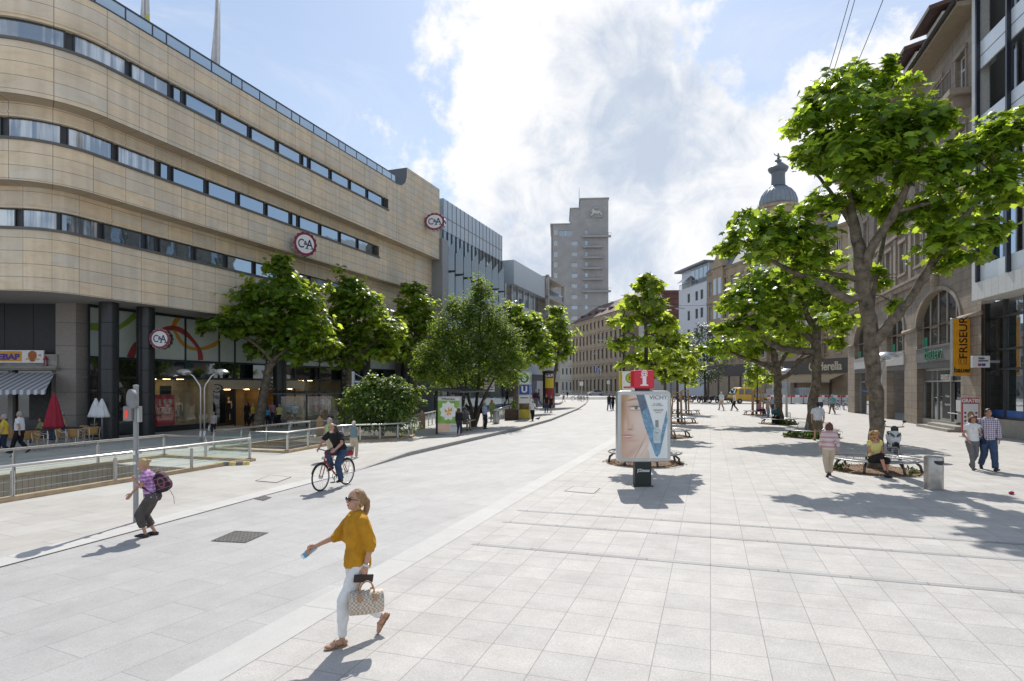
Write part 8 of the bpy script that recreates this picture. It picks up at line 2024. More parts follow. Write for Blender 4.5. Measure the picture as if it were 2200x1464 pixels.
pn_ = thing('saddle_bag', 'grey and red bag on the carrier of the ridden bicycle', 'bag', world(bk, (-.56, 0, .76)), bk.rotation_euler[2]); mb = MB(); mb.box(-.16, .16, -.1, .1, .12, .26); mb.build('body', C_GRY, pn_, bevel=.05, seg=3); mb = MB(); mb.box(-.15, .15, -.098, .098, .0, .119); mb.build('base', C_RED, pn_, bevel=.03, seg=2)
pb = None
PB = [('black bicycle leftmost of the far parked cluster', 1237, 861, 20), ('dark bicycle second in the far parked cluster', 1244, 862, 65), ('grey bicycle in the middle of the far parked cluster', 1251, 861, 110), ('silver bicycle fourth in the far parked cluster', 1257, 863, 40), ('bicycle rightmost of the far parked cluster at the kerb corner', 1262, 861, 85)]
for i, (lab, u, v, a) in enumerate(PB):
 if pb is None: pb = bicycle(lab, G(u, v, .14), R(a), ('bike_black', (.03, .03, .035), .4), 'bicycles parked at the kerb corner', 6)
 else: dup(pb, G(u, v, .14), R(a), lab)
for i, (u, v, a) in enumerate(((1790, 878, 30), (1798, 880, 75), (1806, 881, 15), (1813, 882, 60), (1783, 874, 80))):
 lab = ('blue bicycle leaning left of the stone building corner', 'blue bicycle next to the stone building corner', 'dark blue bicycle right beside the stone pillar', 'bicycle touching the stone corner pillar', 'bicycle behind the man in turquoise')[i]
 if i == 0: pb2 = bicycle(lab, G(u, v), R(a), ('bike_blue', (.03, .07, .28), .4), 'bicycles parked by the stone corner', 6)
 else: dup(pb2, G(u, v), R(a), lab)
mt_ = None
for i in range(9):
 u = 1454 + i * 13; Yv_ = 93 - i * .6; lab = 'parked dark motorbike number %s along the cafe kerb' % i
 lab = ('red motorbike first in the dark row behind the young trees', 'black motorbike second in the row behind the young trees', 'dark motorbike third in the row behind the young trees', 'dark motorbike under the grey green tree, left of its trunk', 'dark motorbike under the grey green tree trunk', 'dark motorbike just right of the grey green tree trunk', 'dark motorbike two places right of the grey green tree', 'dark motorbike before the old man in the white cap', 'dark motorbike nearest the yellow lorry')[i]
 if mt_ is None:
  mt_ = thing('motorbike', lab, 'motorbike', ((u - CX) / F * Yv_, Yv_, 0), R(20), 'motorbikes parked in a row')
  for x in (-.62, .62): mb = MB(); mb.tube([(x + .27 * math.cos(a), 0, .31 + .27 * math.sin(a)) for a in [2 * math.pi * k_ / 18 for k_ in range(18)]], .06, 8, closed=True); mb.build('wheel', RUBBER, mt_, smooth=True)
  mb = MB(); mb.tube([(-.8, 0, .85), (-.3, 0, .78), (.0, 0, .86), (.35, 0, .95)], [.1, .15, .17, .09], 10); mb.tube([(0, 0, .65), (-.1, 0, .4)], [.2, .2], 8); mb.build('body', M('moto_dark', (.05, .03, .035), .3), mt_, smooth=True); mb = MB(); mb.tube([(.62, 0, .31), (.38, 0, .95), (.33, .3, 1.06)], .03, 6); mb.tube([(.38, 0, .95), (.33, -.3, 1.06)], .03, 6); mb.ell((.5, 0, .9), (.09, .09, .1)); mb.build('fork', M('chrome'), mt_)
 else:
  dup(mt_, V(((u - CX) / F * Yv_, Yv_, 0)), R(5 + (i * 37) % 55), lab)
q = G(1918, 974); sk = thing('scooter', 'white motor scooter with black tyres parked beside the large plane tree', 'scooter', q, R(-112)); sk.scale = (.92,) * 3
WS = M('scooter_white', (.66, .66, .66), .25, coat=.5, var=.03)
for x in (-.64, .64): mb = MB(); mb.tube([(x + .19 * math.cos(a), 0, .265 + .19 * math.sin(a)) for a in [2 * math.pi * k_ / 24 for k_ in range(24)]], .075, 10, closed=True); w_ = mb.build('wheel', RUBBER, sk, smooth=True); mb = MB(); mb.tube([(x, -.05, .265), (x, .05, .265)], .13, 16); mb.build('rim', M('alu_frame'), w_, smooth='auto')
mb = MB(); loft(mb, [(V((.60, 0, .42)), V((0, 1, 0)), V((.3, 0, 1)).normalized(), .1, .06), (V((.52, 0, .58)), V((0, 1, 0)), V((1, 0, .3)).normalized(), .2, .11), (V((.44, 0, .78)), V((0, 1, 0)), V((1, 0, .3)).normalized(), .23, .1), (V((.38, 0, .93)), V((0, 1, 0)), V((1, 0, .4)).normalized(), .13, .08)]); mb.build('front_shield', WS, sk, smooth='auto')
mb = MB(); loft(mb, [(V((.38, 0, .96)), V((0, 1, 0)), V((1, 0, .5)).normalized(), .14, .1), (V((.36, 0, 1.08)), V((0, 1, 0)), V((1, 0, .5)).normalized(), .13, .1), (V((.28, 0, 1.14)), V((0, 1, 0)), V((1, 0, .5)).normalized(), .07, .04)]); mb.build('handlebar_cover', BLACK, sk, smooth='auto')
for s_ in (-1, 1):
 mb = MB(); mb.add([(.63, s_ * .03, .70), (.60, s_ * .18, .78), (.55, s_ * .19, .90), (.585, s_ * .05, .80), (.60, s_ * .03, .70), (.52, s_ * .18, .78), (.48, s_ * .19, .90), (.5, s_ * .05, .80)], [(0, 1, 2, 3), (4, 5, 6, 7), (0, 1, 5, 4), (1, 2, 6, 5), (2, 3, 7, 6), (3, 0, 4, 7)]); mb.build('headlight', M('headlamp', (.05, .06, .08), .1), sk)
 mb = MB(); mb.tube([(.3, s_ * .08, 1.1), (.24, s_ * .36, 1.12)], .02, 8); mb.tube([(.26, s_ * .28, 1.12), (.28, s_ * .34, 1.3)], .01, 6); mb.ell((.28, s_ * .36, 1.33), (.02, .075, .05)); mb.build('mirror_arm', BLACK, sk, smooth=True)
 mb = MB(); mb.tube([(.64, s_ * .1, .265), (.5, s_ * .1, .62)], .03, 8); mb.build('fork_leg', M('moto_dark'), sk, smooth=True)
mb = MB(); loft(mb, [(V((-.85, 0, .72)), V((0, 1, 0)), V((0, 0, 1)), .05, .05), (V((-.6, 0, .66)), V((0, 1, 0)), V((0, 0, 1)), .17, .14), (V((-.25, 0, .58)), V((0, 1, 0)), V((0, 0, 1)), .2, .18), (V((.02, 0, .48)), V((0, 1, 0)), V((0, 0, 1)), .16, .14)]); mb.box(-.1, .5, -.16, .16, .28, .36); mb.build('rear_body', WS, sk, smooth='auto'); mb = MB(); mb.tube([(-.78, 0, .82), (-.45, 0, .8), (-.1, 0, .76)], [.1, .14, .12], 12, flat=.5); mb.build('seat', BLACK, sk, smooth=True)
mb = MB(); mb.box(.55, .86, -.1, .1, .46, .49); mb.build('mudguard', BLACK, sk, bevel=.02)
# ------------------------------------------------------------------ bin, litter, covers
q = G(2006, 1052); bn = thing('litter_bin', 'round stainless steel litter bin near the right edge of the square', 'bin', q, R(10), 'litter bins')
mb = MB(); mb.lathe([(.205, 0), (.21, .02), (.21, .80), (.205, .815), (.19, .82), (.19, .79), (.02, .78)], n=28); mb.build('body', M('bin_steel', (.46, .44, .41), .38, .85, .18, 6), bn, smooth='auto')
mb = MB(); n = 10
for i in range(n):
 a, b_ = -.75 + 1.5 * i / n, -.75 + 1.5 * (i + 1) / n; h0 = lambda t_: .10 * (1 - (t_ / .8) ** 2) ** .5
 mb.add([(.2125 * math.sin(t_), -.2125 * math.cos(t_), z) for t_, z in ((a, .73 - h0(a)), (b_, .73 - h0(b_)), (b_, .735), (a, .735))], [(0, 1, 2, 3)])
mb.build('slot', BLACK, bn, fix=False)
q = G(2173, 1063); lt = thing('litter', 'crumpled red and white paper wrapper lying on the paving', 'litter', q, .4); mb = MB(); mb.ell((0, 0, .04), (.08, .05, .04), 8, 6); mb.build('red_wrapper', C_RED, lt); mb = MB(); mb.ell((.07, .04, .05), (.05, .04, .05), 7, 5); mb.build('white_wrapper', WHITE, lt)
def cover(name, label, c, mat, inset=None):
 t_ = thing(name, label, 'cover', (*c[0][:2], 0), 0); mb = MB(); vs = [V((p.x - c[0].x, p.y - c[0].y, .0105)) for p in c]; mb.add(vs, [(0, 1, 2, 3)]); mb.build('plate', mat, t_, fix=False)
 fr_ = MB(); m_ = sum(vs, V()) / 4
 for i in range(4): a, b_ = vs[i], vs[(i + 1) % 4]; fr_.quad(a + V((0, 0, .002)), b_ + V((0, 0, .002)), b_.lerp(m_, .05) + V((0, 0, .002)), a.lerp(m_, .05) + V((0, 0, .002)))
 fr_.build('frame', M('cover_frame', (.07, .065, .06), .6, .5), t_, fix=False)
GRATE = brick('grate_iron', (.24, .225, .21), (.17, .16, .15), (.02, .02, .02), .12, .06, .5, .016, 'Object', R(-20), .5, .3, 4, .3)
cover('manhole_cover', 'dark patterned rectangular iron cover in the roadway', [G(453, 1164), G(527, 1168), G(577, 1146), G(505, 1142)], GRATE)
cover('drain_grate', 'small dark drain grate beside the slot in the roadway', [G(546, 1073), G(566, 1077), G(584, 1070), G(564, 1066)], GRATE)
for lab, c in (('large slab hatch outlined in the left pavement', [G(548, 1034), G(594, 1038), G(626, 1026), G(580, 1022)]), ('stone hatch with iron rim left of the advertising panel', [G(1212, 1056), G(1276, 1062), G(1290, 1050), G(1232, 1046)])): cover('paving_hatch', lab, c, pave_left)
for lab, u, v in (('small dark pigeon on the kerb beyond the walking man', 1156, 903),): t_ = thing('pigeon', lab, 'bird', gp(u, v), .5); mb = MB(); mb.ell((0, 0, .12), (.14, .07, .07)); mb.ell((.13, 0, .2), (.045, .04, .045)); mb.tube([(-.1, 0, .11), (-.24, 0, .1)], [.05, .02], 6); mb.tube([(0, .02, .08), (.01, .03, 0)], .008, 5); mb.tube([(0, -.02, .08), (.01, -.03, 0)], .008, 5); mb.tube([(.16, 0, .2), (.2, 0, .19)], [.012, .004], 5); union(mb, 'body', M('pigeon_grey', (.08, .085, .1), .6), t_, .014)
# ------------------------------------------------------------------ cars, works site
q = V(((1281 - CX) / F * 150, 150, 0)); car = thing('parked_car', 'silver saloon car crossing at the far end of the street', 'car', q, R(8)); SIL = M('car_silver', (.50, .52, .54), .25, .6, .03)
mb = MB(); mb.prism([(-2.1, .35), (-2.15, .75), (-1.5, .95), (1.4, .98), (2.0, .9), (2.1, .5), (2.05, .3)], -.85, .85); mb.build('body', SIL, car, bevel=.1, seg=3); mb = MB(); mb.prism([(-1.1, .951), (-.5, 1.38), (.6, 1.4), (1.45, .985)], -.72, .72); cb_ = mb.build('cabin', M('car_glass', (.03, .04, .05), .1), car, bevel=.08, seg=2); mb = MB(); mb.box(-.5, .6, -.68, .68, 1.385, 1.43); mb.build('roof', SIL, car)
for x in (-1.3, 1.3):
 for y in (-.80, .80): mb = MB(); mb.tube([(x, y - .1, .32), (x, y + .1, .32)], .32, 18); w_ = mb.build('wheel', RUBBER, car, smooth='auto'); mb = MB(); mb.tube([(x, y - .11, .32), (x, y + .11, .32)], .19, 12); mb.build('rim', STEEL, w_)
q = V(((1604 - CX) / F * 86, 86, 0)); lo_ = thing('yellow_lorry', 'yellow works lorry with crew cab and grey open load bed', 'lorry', q, R(10)); YEL = M('lorry_yellow', (.62, .36, .01), .35, coat=.3)
mb = MB(); mb.prism([(-2.5, .45), (-2.55, .95), (-2.3, 1.25), (-1.75, 2.15), (-1.4, 2.3), (.6, 2.3), (.65, .45)], -.95, .95); mb.build('cab', YEL, lo_, bevel=.08, seg=2)
for x0_, x1_ in ((-1.7, -1.0), (-.8, .3)): mb = MB(); mb.box(x0_, x1_, -.975, -.951, 1.3, 2.05); mb.build('window', W_DARK, lo_)
mb = MB(); mb.add([(-2.33, -.8, 1.3), (-2.33, .8, 1.3), (-1.85, .75, 2.1), (-1.85, -.75, 2.1)], [(0, 1, 2, 3)]); mb.build('windscreen', W_DARK, lo_, fix=False)
mb = MB(); mb.box(.75, 3.6, -1.0, 1.0, .85, .95)
for y in (-1.0, .96): mb.box(.75, 3.6, y, y + .04, .951, 1.4)
mb.box(.75, .79, -.95, .95, .951, 2.0); mb.box(3.56, 3.6, -.95, .95, .951, 1.4); mb.build('load_bed', M('bed_grey', (.30, .34, .33), .5, .4), lo_); mb = MB(); mb.box(.7, 3.4, -.8, .8, .5, .84); mb.build('chassis', YEL, lo_); mb = MB(); mb.box(-2.62, -2.5, -.9, .9, .45, .72); mb.build('bumper', BLACK, lo_)
for x in (-1.6, 2.3):
 for y in (-.85, .85): mb = MB(); mb.tube([(x, y - .13, .36), (x, y + .13, .36)], .36, 18); w_ = mb.build('wheel', RUBBER, lo_, smooth='auto'); mb = MB(); mb.tube([(x, y - .14, .36), (x, y + .14, .36)], .2, 12); mb.build('rim', GREY, w_)
bw = None; place = ('farthest left of the red and white works fence', 'second panel of the red and white works fence', 'works fence panel left of the bowed tree trunk', 'works fence panel right of the bowed tree trunk', 'works fence panel left of the forked tree trunk', 'works fence panel right of the forked tree trunk', 'works fence panel at the stone building end')
for i in range(7):
 u0, u1 = 1649 + i * 23.5, 1649 + (i + 1) * 23.5; p = V(((u0 - CX) / F * 84, 84 - i * .4, 0)); wd = (u1 - u0) / F * 84
 if bw is None:
  bw = thing('works_barrier', place[0], 'barrier', p, 0, 'red and white works fence'); mb = MB(); mb.box(0, wd - .05, -.03, .03, .95, 1.25); mb.box(0, wd - .05, -.03, .03, .1, .2)
  for k in range(9): x = (wd - .15) * k / 8; mb.box(x, x + .1, -.02, .02, .2, .95)
  mb.build('panel', WHITE, bw); mb = MB()
  for k in (0, 2): mb.box(wd * k / 3, wd * (k + 1) / 3 - .1, -.04, .04, .951 + .02, 1.23)
  mb.build('reflective_strip', M('barrier_red', (.48, .02, .03), .5), bw); mb = MB(); mb.box(-.1, .3, -.3, .3, 0, .1); mb.build('foot', RUBBER, bw)
 else: dup(bw, p, None, place[i])
for lab, u0, u1, v0, v1, Yc in (('grey stack of stone pallets behind the works fence, left of the bowed trunk', 1657, 1690, 836, 850, 86.5), ('tall grey machine housing between the two tree trunks', 1669, 1697, 822, 846, 88), ('pale grey skip behind the works fence right of the bowed trunk', 1716, 1742, 834, 850, 86.5)):
 k = Yc / F; t_ = thing('works_container', lab, 'container', ((u0 - CX) * k, Yc, 0), 0); wd, hg = (u1 - u0) * k, HC - (v0 - H0) * k; mb = MB(); mb.add([(.1, 0, .1), (wd - .1, 0, .1), (wd - .1, 1.6, .1), (.1, 1.6, .1), (0, -.1, hg), (wd, -.1, hg), (wd, 1.7, hg), (0, 1.7, hg)], [(0, 3, 2, 1), (4, 5, 6, 7), (0, 1, 5, 4), (1, 2, 6, 5), (2, 3, 7, 6), (3, 0, 4, 7)]); mb.build('body', M('container_grey', (.40, .43, .45), .6, 0, .2, 2), t_); mb = MB()
 for x in np.linspace(.1, wd - .15, 5): mb.box(x, x + .08, -.16, -.101, .15, hg - .08)
 mb.box(-.03, wd + .03, -.17, -.101, hg - .079, hg + .03); mb.build('rib', M('container_light', (.5, .52, .54), .6), t_)
# ------------------------------------------------------------------ cafe terrace at the left
def cafe_chair(label, loc, rz):
 t_ = thing('cafe_chair', label, 'chair', loc, rz, 'cane terrace chairs'); mb = MB(); mb.box(-.22, .22, -.2, .22, .42, .45); mb.build('seat', M('cane', (.42, .24, .08), .7, 0, .3, 30), t_, bevel=.02)
 mb = MB(); n = 8
 for i in range(n): a, b_ = R(200 + 140 * i / n), R(200 + 140 * (i + 1) / n); mb.add([(.25 * math.cos(a), .02 + .25 * math.sin(a), .48), (.25 * math.cos(b_), .02 + .25 * math.sin(b_), .48), (.29 * math.cos(b_), .02 + .29 * math.sin(b_), .78), (.29 * math.cos(a), .02 + .29 * math.sin(a), .78)], [(0, 1, 2, 3)])
 o = mb.build('backrest', M('cane'), t_, fix=False); o.modifiers.new('t', 'SOLIDIFY').thickness = .02
 for sx_ in (-1, 1):
  mb = MB(); mb.tube([(sx_ * .24, .24, 0), (sx_ * .24, .2, .42), (sx_ * .26, .2, .63), (sx_ * .28, .0, .66), (sx_ * .27, -.12, .74)], .014, 8); mb.build('arm', STEEL, t_, smooth=True); mb = MB(); mb.tube([(sx_ * .24, -.26, 0), (sx_ * .23, -.17, .42), (sx_ * .26, -.2, .74)], .014, 8); mb.build('leg', STEEL, t_, smooth=True)
 return t_
c0 = None
for lab, u, v, a in (('cane chair right behind the stout man in white', 62, 967, 60), ('cane chair with curved steel arm facing the cafe table', 86, 969, -70), ('cane chair left of the cluster by the closed parasols', 134, 962, -60), ('cane chair seen from behind in the middle of the cluster', 162, 961, 0), ('cane chair behind the middle one of the cluster', 174, 952, 150), ('cane chair right of the cluster by the black column', 196, 955, 75), ('cane chair at the left edge behind the man in yellow', 20, 964, 20)):
 if c0 is None: c0 = cafe_chair(lab, G(u, v), R(a))
 else: dup(c0, G(u, v), R(a), lab)
for lab, u, v in (('dark cafe table before the seated woman in olive', 92, 958), ('dark cafe table among the cane chairs by the pier', 152, 952)):
 t_ = thing('cafe_table', lab, 'table', G(u, v), .2, 'dark cafe tables'); mb = MB(); mb.box(-.4, .4, -.4, .4, .66, .7); mb.build('tabletop', M('table_dark', (.05, .035, .03), .5), t_)
 for sx_, sy_ in ((-1, -1), (1, -1), (1, 1), (-1, 1)): mb = MB(); mb.box(sx_ * .36 - .02, sx_ * .36 + .02, sy_ * .36 - .02, sy_ * .36 + .02, 0, .66); mb.build('leg', STEEL, t_)
for lab, u, vb, vt, rw, mat, tip in (('closed dark red parasol on the snack bar terrace', 116, 955, 845, .38, C_RED, 0), ('closed white parasol leaning left of its twin', 206, 949, 856, .30, C_WHT, .0), ('closed white parasol right of its twin before the column', 219, 949, 857, .30, C_WHT, .1)):
 q = G(u, vb); k = q.y / F; hp_ = (vb - vt) * k; t_ = thing('parasol', lab, 'parasol', q, 0, 'closed parasols'); zl = .75 if mat is C_RED else hp_ * .58
 mb = MB(); mb.tube([(-.12 * (tip == 0 and mat is C_WHT), 0, 0), (0, 0, hp_ - .05)], .022, 10); mb.build('pole', GALV, t_, smooth=True)
 mb = MB(); n = 32; pr2 = [(.03, hp_), (.06, hp_ - .08), (rw * .45, hp_ - (hp_ - zl) * .35), (rw * .85, zl + .12), (rw, zl), (rw * .85, zl - .03)]
 for r, z in pr2: mb.v += [((r * (1 + .16 * math.cos(8 * 2 * math.pi * i / n) * min(1, r / .1))) * math.cos(2 * math.pi * i / n), (r * (1 + .16 * math.cos(8 * 2 * math.pi * i / n))) * math.sin(2 * math.pi * i / n), z) for i in range(n)]
 for k_ in range(len(pr2) - 1):
  for i in range(n): mb.f.append([k_ * n + i, k_ * n + (i + 1) % n, (k_ + 1) * n + (i + 1) % n, (k_ + 1) * n + i]); mb.m.append(0)
 mb.build('canopy', mat, t_, smooth=True); mb = MB(); mb.box(-.3, .3, -.25, .25, 0, .09); mb.build('base', M('plinth_stone'), t_)
# ------------------------------------------------------------------ shop window displays
def on_glass(u, v, y): x, z = on_front(store, u, v, y); return world(store, (x, y, z)), x, z
for lab, u0, u1, v0, v1, big in (('red sale poster with a pale heart in the first shop window', 330, 375, 849, 922, True), ('red sale poster in the window behind the dark bus shelter', 671, 700, 845, 878, False)):
 xa, za = on_front(store, u0, v0, PY + .06); xb, zb = on_front(store, u1, v1, PY + .06); zb = max(zb, .36)
 t_ = thing('sale_poster', lab, 'poster', world(store, (xa, PY + .06, zb)), store.rotation_euler[2], 'red sale posters'); wd, hg = xb - xa, za - zb
 mb = MB(); mb.box(0, wd, 0, .03, 0, hg); mb.build('board', M('sale_red', (.62, .014, .045), .4, var=.05), t_)
 if big: mb = MB(); mb.box(wd * .3, wd * .85, .01, .02, hg, hg + .5); mb.build('bag_top', BLACK, t_)
 hrt = lambda cx, cz, s_: [(cx + s_ * 16 * math.sin(a) ** 3 / 17, cz + s_ * (13 * math.cos(a) - 5 * math.cos(2 * a) - 2 * math.cos(3 * a) - math.cos(4 * a)) / 17) for a in [2 * math.pi * i / 40 for i in range(40)]]
 CRM = M('sale_cream', (.72, .58, .45), .5); mb = MB(); mb.prism(hrt(wd * .66, hg * .74, wd * .22), -.012, -.002); mb.build('heart', CRM, t_); text('%', wd * .3, M('sale_red'), t_, (wd * .66, -.017, hg * .74), bold=.01); text('I', wd * .36, CRM, t_, (wd * .28, -.014, hg * .74), bold=.02); text('SALE', wd * .34, CRM, t_, (wd * .5, -.014, hg * .46), bold=.018, sx=1.0)
for lab, u, vf_, vh_, mt in (('pale mannequin in a grey dress behind the first shop window', 385, 922, 853, C_GRY), ('mannequin in a black and yellow top inside the entrance window', 491, 905, 849, C_BLK), ('mannequin with a straw hat in the window behind the bus shelter', 705, 884, 847, C_RED)):
 q, x, z = on_glass(u, vf_, PY + .9); k = q.y / F; hg = min(1.5, (vf_ - vh_) * k); t_ = thing('mannequin', lab, 'mannequin', (q.x, q.y, .34), R(20), 'shop window mannequins'); s_ = hg / 1.75
 mb = MB(); mb.ell((0, 0, 1.63 * s_), (.075 * s_, .09 * s_, .115 * s_)); limb(mb, [(0, 0, 1.45 * s_), (0, 0, 1.55 * s_)], [.05 * s_, .045 * s_]); loft(mb, [(V((0, 0, z_ * s_)), V((1, 0, 0)), V((0, 1, 0)), a * s_, b_ * s_) for z_, a, b_ in ((.85, .15, .1), (1.05, .12, .09), (1.25, .15, .11), (1.42, .13, .07))])
 for sg in (-1, 1): limb(mb, [V((sg * .17, 0, 1.4)) * s_, V((sg * .22, .0, 1.12)) * s_, V((sg * .2, -.1, .88)) * s_], [.05 * s_, .04 * s_, .03 * s_]); limb(mb, [V((sg * .08, 0, .85)) * s_, V((sg * .08, 0, .45)) * s_, V((sg * .08, 0, .03)) * s_], [.08 * s_, .055 * s_, .04 * s_])
 union(mb, 'body', M('mannequin_skin', (.60, .45, .33), .4), t_, .02); mb = MB(); loft(mb, [(V((0, 0, z_ * s_)), V((1, 0, 0)), V((0, 1, 0)), a * s_, b_ * s_) for z_, a, b_ in ((.5, .25, .2), (.9, .18, .13), (1.05, .14, .11), (1.3, .17, .13))]); union(mb, 'dress', mt, t_, .02)
for lab, u, v, cs in (('rack of colourful clothes outside the window behind the bus shelter', 672, 897, (C_RED, C_PINK, C_NAVY, C_OLIVE, C_SUN)), ('rack of dark clothes outside the left entrance window', 480, 914, (C_NAVY, C_GRY, C_BLK, C_BLUG, C_BLK))):
 q = G(u, v); t_ = thing('clothes_rack', lab, 'clothes rack', q, store.rotation_euler[2] - R(20), 'clothes racks'); mb = MB(); mb.tube([(-.9, 0, 0), (-.9, 0, 1.3), (.9, 0, 1.3), (.9, 0, 0)], .02, 8); mb.build('frame', STEEL, t_, smooth=True)
 for i, c in enumerate(cs): mb = MB(); x = -.7 + i * .34; mb.prism([(x - .14, .45), (x + .14, .47), (x + .15, 1.0), (x + .22, .95), (x + .17, 1.2), (x, 1.27), (x - .17, 1.2), (x - .22, .95), (x - .15, 1.0)], -.06, .06); mb.build('garment', c, t_, bevel=.02)
# ------------------------------------------------------------------ carried things
def held(key, name, label, cat, off, rx=0.0, yaw=0.0):
 i = PEOPLE[key]; q = i['wm'] @ V(off); t_ = thing(name, label, cat, q, R(i['face']) + yaw); t_.rotation_euler[0] = rx; t_.scale = (i['sc'],) * 3; return t_
i = PEOPLE['yellow']; wl_ = i['ar'][0][2]; wr_ = i['ar'][1][2]
CHK = M('chk'); MATS.pop('chk'); n_ = CHK.node_tree.nodes; ck = n_.new('ShaderNodeTexChecker'); ck.inputs['Scale'].default_value = 46; ck.inputs['Color1'].default_value = (.66, .58, .47, 1); ck.inputs['Color2'].default_value = (.36, .30, .235, 1); tcn = n_.new('ShaderNodeTexCoord'); CHK.node_tree.links.new(tcn.outputs['Object'], ck.inputs['Vector']); CHK.node_tree.links.new(ck.outputs['Color'], n_['Principled BSDF'].inputs['Base Color']); n_['Principled BSDF'].inputs['Roughness'].default_value = .5
hb = held('yellow', 'handbag', 'beige chequered handbag with tan handles hanging from her hand', 'handbag', (wl_.x - .03, wl_.y, wl_.z - .185), 0, R(-10))
mb = MB(); loft(mb, [(V((0, y, -.185)), V((1, 0, 0)), V((0, 0, 1)), .085, .13) if False else (V((0, y, -.2)), V((1, 0, 0)), V((0, 0, 1)), a, b_) for y, a, b_ in ((-.185, .085, .105), (-.18, .105, .125), (0, .115, .135), (.18, .105, .125), (.185, .085, .105))], 20); mb.build('body', CHK, hb, smooth='auto')
TAN = M('tan_leather', (.44, .24, .12), .5)
for sx_ in (-.045, .045): mb = MB(); mb.tube([(sx_, .08 * math.cos(a), -.09 + .13 * math.sin(a)) for a in [math.pi * k_ / 12 for k_ in range(13)]], .009, 6); mb.build('handle', TAN, hb, smooth=True)
for sx_ in (-.1, .1):
 for sy_ in (-.08, .08): mb = MB(); mb.box(sx_ - .022 if sx_ < 0 else sx_ - .008, sx_ + .008 if sx_ < 0 else sx_ + .022, sy_ - .02, sy_ + .02, -.16, -.08); mb.build('handle_tab', TAN, hb, bevel=.006)
ph_ = held('yellow', 'wallet', 'dark wallet held against the handbag handles', 'wallet', (wl_.x + .0, wl_.y + .04, wl_.z - .13), R(8), 0); mb = MB(); mb.box(-.012, .012, -.13, .09, -.04, .045); mb.build('body', M('wallet_brown', (.03, .018, .015), .5), ph_, bevel=.006)
bt = held('yellow', 'water_bottle', 'small clear water bottle with blue cap and label held in front', 'bottle', (wr_.x, wr_.y + .075, wr_.z - .06), R(60), 0)
mb = MB(); mb.lathe([(.02, -.10), (.031, -.095), (.031, .05), (.026, .08), (.013, .1), (.013, .108)], n=14); mb.build('body', glassmat('bottle_clear', (.75, .88, .95), .7), bt, smooth='auto'); mb = MB(); mb.lathe([(.017, .109), (.017, .14), (.012, .143)], n=12); mb.build('cap', M('cap_blue', (.02, .2, .55), .3), bt); mb = MB(); mb.lathe([(.0318, -.075), (.0318, -.02)], n=14); mb.build('label_band', M('label_blue', (.04, .32, .6), .4), bt)
HMx = None
mb = MB()
for s_, er in ((-1, 0), (1, 0)):
 pass
i = PEOPLE['yellow']; neck = i['T'](0, 0, 1.6)
mb = MB(); mb.tube([(-.085 + .0, -.0 + .022 * math.cos(a), 1.545 + .03 * math.sin(a)) for a in [2 * math.pi * k_ / 16 for k_ in range(16)]], .004, 6, closed=True); mb.build('earring', M('gold', (.6, .42, .15), .25, 1.0), i['root'], smooth=True)
mb = MB(); d = (i['ar'][0][2] - i['ar'][0][1]).normalized(); c = i['ar'][0][2] - d * .02; mb.tube([c - d * .012, c + d * .012], .034, 14); mb.build('bracelet', STEEL, i['root'], smooth='auto')
bp_ = held('pack', 'backpack', 'dark plaid backpack on the bent woman with black straps', 'backpack', tuple(PEOPLE['pack']['T'](0, -.22, 1.17)), -R(16), 0)
mb = MB(); mb.ell((0, -.02, 0), (.19, .15, .24), 18, 12); mb.box(-.15, .15, -.10, .10, -.22, .15); mb.ell((0, -.11, -.08), (.14, .09, .13), 14, 10); union(mb, 'body', C_BPACK, bp_, .012, 4); mb = MB()
for s_ in (-1, 1): mb.tube([(s_ * .11, .1, .16), (s_ * .125, .20, .28), (s_ * .13, .32, .2), (s_ * .14, .35, .02), (s_ * .17, .2, -.16), (s_ * .15, .06, -.19)], .018, 6)
mb.build('strap', M('strap_black', (.015, .015, .017), .7), bp_, smooth=True); mb = MB(); mb.tube([(.02, -.1, -.22), (.03, -.13, -.4), (.02, -.1, -.55)], .005, 5); mb.build('loose_cord', BLACK, bp_)
i = PEOPLE['woman_white']; sb = held('woman_white', 'shoulder_bag', 'navy shoulder bag under the arm of the woman in white', 'bag', (-.27, .0, 1.02)); mb = MB(); mb.ell((0, 0, -.08), (.07, .17, .13), 14, 10); mb.box(-.05, .05, -.14, .14, -.18, .0); union(mb, 'body', C_NAVY, sb, .012, 3); mb = MB(); mb.tube([(0, -.12, .02), (.06, -.1, .3), (.09, 0, .42), (.06, .1, .3), (0, .12, .02)], .012, 6); mb.build('strap', C_NAVY, sb, smooth=True)
i = PEOPLE['bus2']; rk = held('bus2', 'rucksack', 'black rucksack on the back of the man in blue', 'backpack', (0, -.2, 1.2)); mb = MB(); mb.ell((0, 0, 0), (.16, .11, .22), 14, 10); mb.box(-.13, .13, -.06, .06, -.2, .12); union(mb, 'body', C_BLK, rk, .014, 3)
i = PEOPLE['vest1']; pass
i = PEOPLE['floral']; fb = held('floral', 'shopping_bag', 'white and blue shopping bag carried by the woman in the floral blouse', 'bag', (.3, 0, .62)); mb = MB(); mb.add([(-.05, -.16, -.32), (.05, -.16, -.32), (.05, .16, -.32), (-.05, .16, -.32), (-.04, -.17, .05), (.04, -.17, .05), (.04, .17, .05), (-.04, .17, .05)], [(0, 3, 2, 1), (4, 5, 6, 7), (0, 1, 5, 4), (1, 2, 6, 5), (2, 3, 7, 6), (3, 0, 4, 7)]); mb.build('body', WHITE, fb, bevel=.01); mb = MB(); mb.box(-.056, .056, -.1, .1, -.28, -.1); mb.build('print', M('cap_blue'), fb); mb = MB(); mb.tube([(0, -.08, .05), (0, -.05, .2), (0, .05, .2), (0, .08, .05)], .008, 5); mb.build('handle', WHITE, fb)
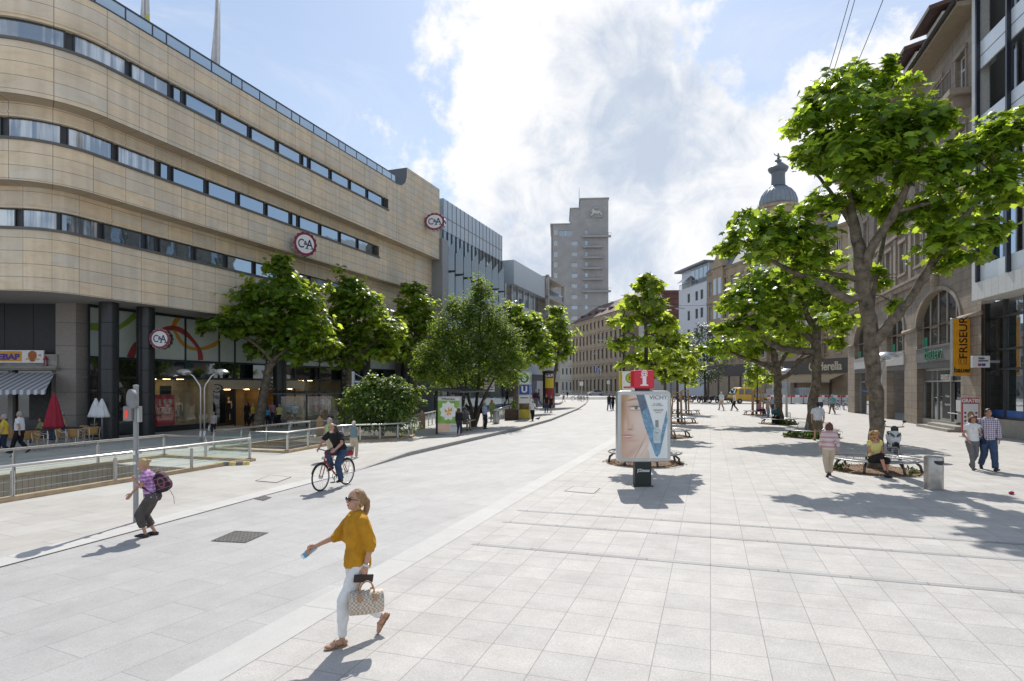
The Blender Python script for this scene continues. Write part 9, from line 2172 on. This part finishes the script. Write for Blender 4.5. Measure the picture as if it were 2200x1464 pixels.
# ------------------------------------------------------------------ overhead wires and hanging lamps
WIRE = M('wire', (.10, .10, .11), .6)
def wire(label, a, b_, sag, r=.012):
 b0 = V(a); t_ = thing('overhead_wire', label, 'wire', b0, 0, 'overhead wires'); mb = MB(); mb.tube([V(a).lerp(V(b_), k_ / 14) - b0 - V((0, 0, sag * 4 * (k_ / 14) * (1 - k_ / 14))) for k_ in range(15)], r, 5); mb.build('cable', WIRE, t_)
wire('upper of two thin wires slanting above the large plane tree', P(1760, 250, 24), P(1845, -30, 19), .1, .012); wire('lower of two thin wires slanting above the large plane tree', P(1748, 256, 24), P(1833, -30, 19), .1, .012); wire('thin wire running to the top of the right tree crown', P(1800, 230, 25), P(1905, -20, 18), .1, .012)
for lab, u, v, Yl in (('twin hanging street lamp before the roof of the long old front', 1293, 664, 110), ('hanging street lamp in the middle of the far street', 1291, 732, 135), ('lowest hanging lamp over the far street', 1278, 760, 150), ('twin hanging lamp before the white apartment house', 1461, 664, 100)):
 q = P(u, v, Yl); t_ = thing('hanging_lamp', lab, 'lamp', q, 0, 'lamps hung over the street'); mb = MB(); mb.box(-.75, .75, -.15, .15, 0, .14); mb.build('housing', GREY, t_, bevel=.03); mb = MB(); mb.box(-.6, .6, -.12, .12, -.06, -.003); mb.build('diffuser', WHITE, t_); mb = MB(); mb.tube([(0, 0, .14), (0, 0, .7)], .03, 5); mb.build('stem', GREY, t_)
 wire('cable carrying the lamp: ' + lab.split(' before')[0].split(' in ')[0].split(' over')[0] + (' %s' % {664: 'left' if u < 1400 else 'right', 732: 'middle', 760: 'low'}[v]), q + V((-16 if u < 1400 else -12, 0, 1.3)), q + V((9 if u < 1400 else 12, 3, 1.3)), .55, .025)
for lab, u, v0, Yp in (('thin sign post at the far kerb right of the silver car', 1307, 818, 120), ('thin sign post behind the far parked bicycles', 1249, 820, 100)):
 k = Yp / F; t_ = thing('sign_post', lab, 'sign', ((u - CX) * k, Yp, 0), 0, 'far sign posts'); hz_ = HC - (v0 - H0) * k; mb = MB(); mb.tube([(0, 0, 0), (0, 0, hz_)], .05, 6); mb.build('pole', GALV, t_); mb = MB(); mb.box(-.3, .3, -.04, -.02, hz_ - .7, hz_); mb.build('plate', WHITE, t_)
# ------------------------------------------------------------------ turn lettering into plain meshes
dg = bpy.context.evaluated_depsgraph_get(); dg.update()
for o in [o for o in bpy.data.objects if o.type == 'FONT']:
 me = bpy.data.meshes.new_from_object(o.evaluated_get(dg)); nm = o.name
 n = bpy.data.objects.new('tmp_text', me); COL.objects.link(n)
 n.parent = o.parent; n.location = o.location; n.rotation_euler = o.rotation_euler; n.scale = o.scale
 for k in ('label', 'category', 'group', 'kind'):
  if k in o: n[k] = o[k]
 bpy.data.objects.remove(o); n.name = nm; me.name = nm
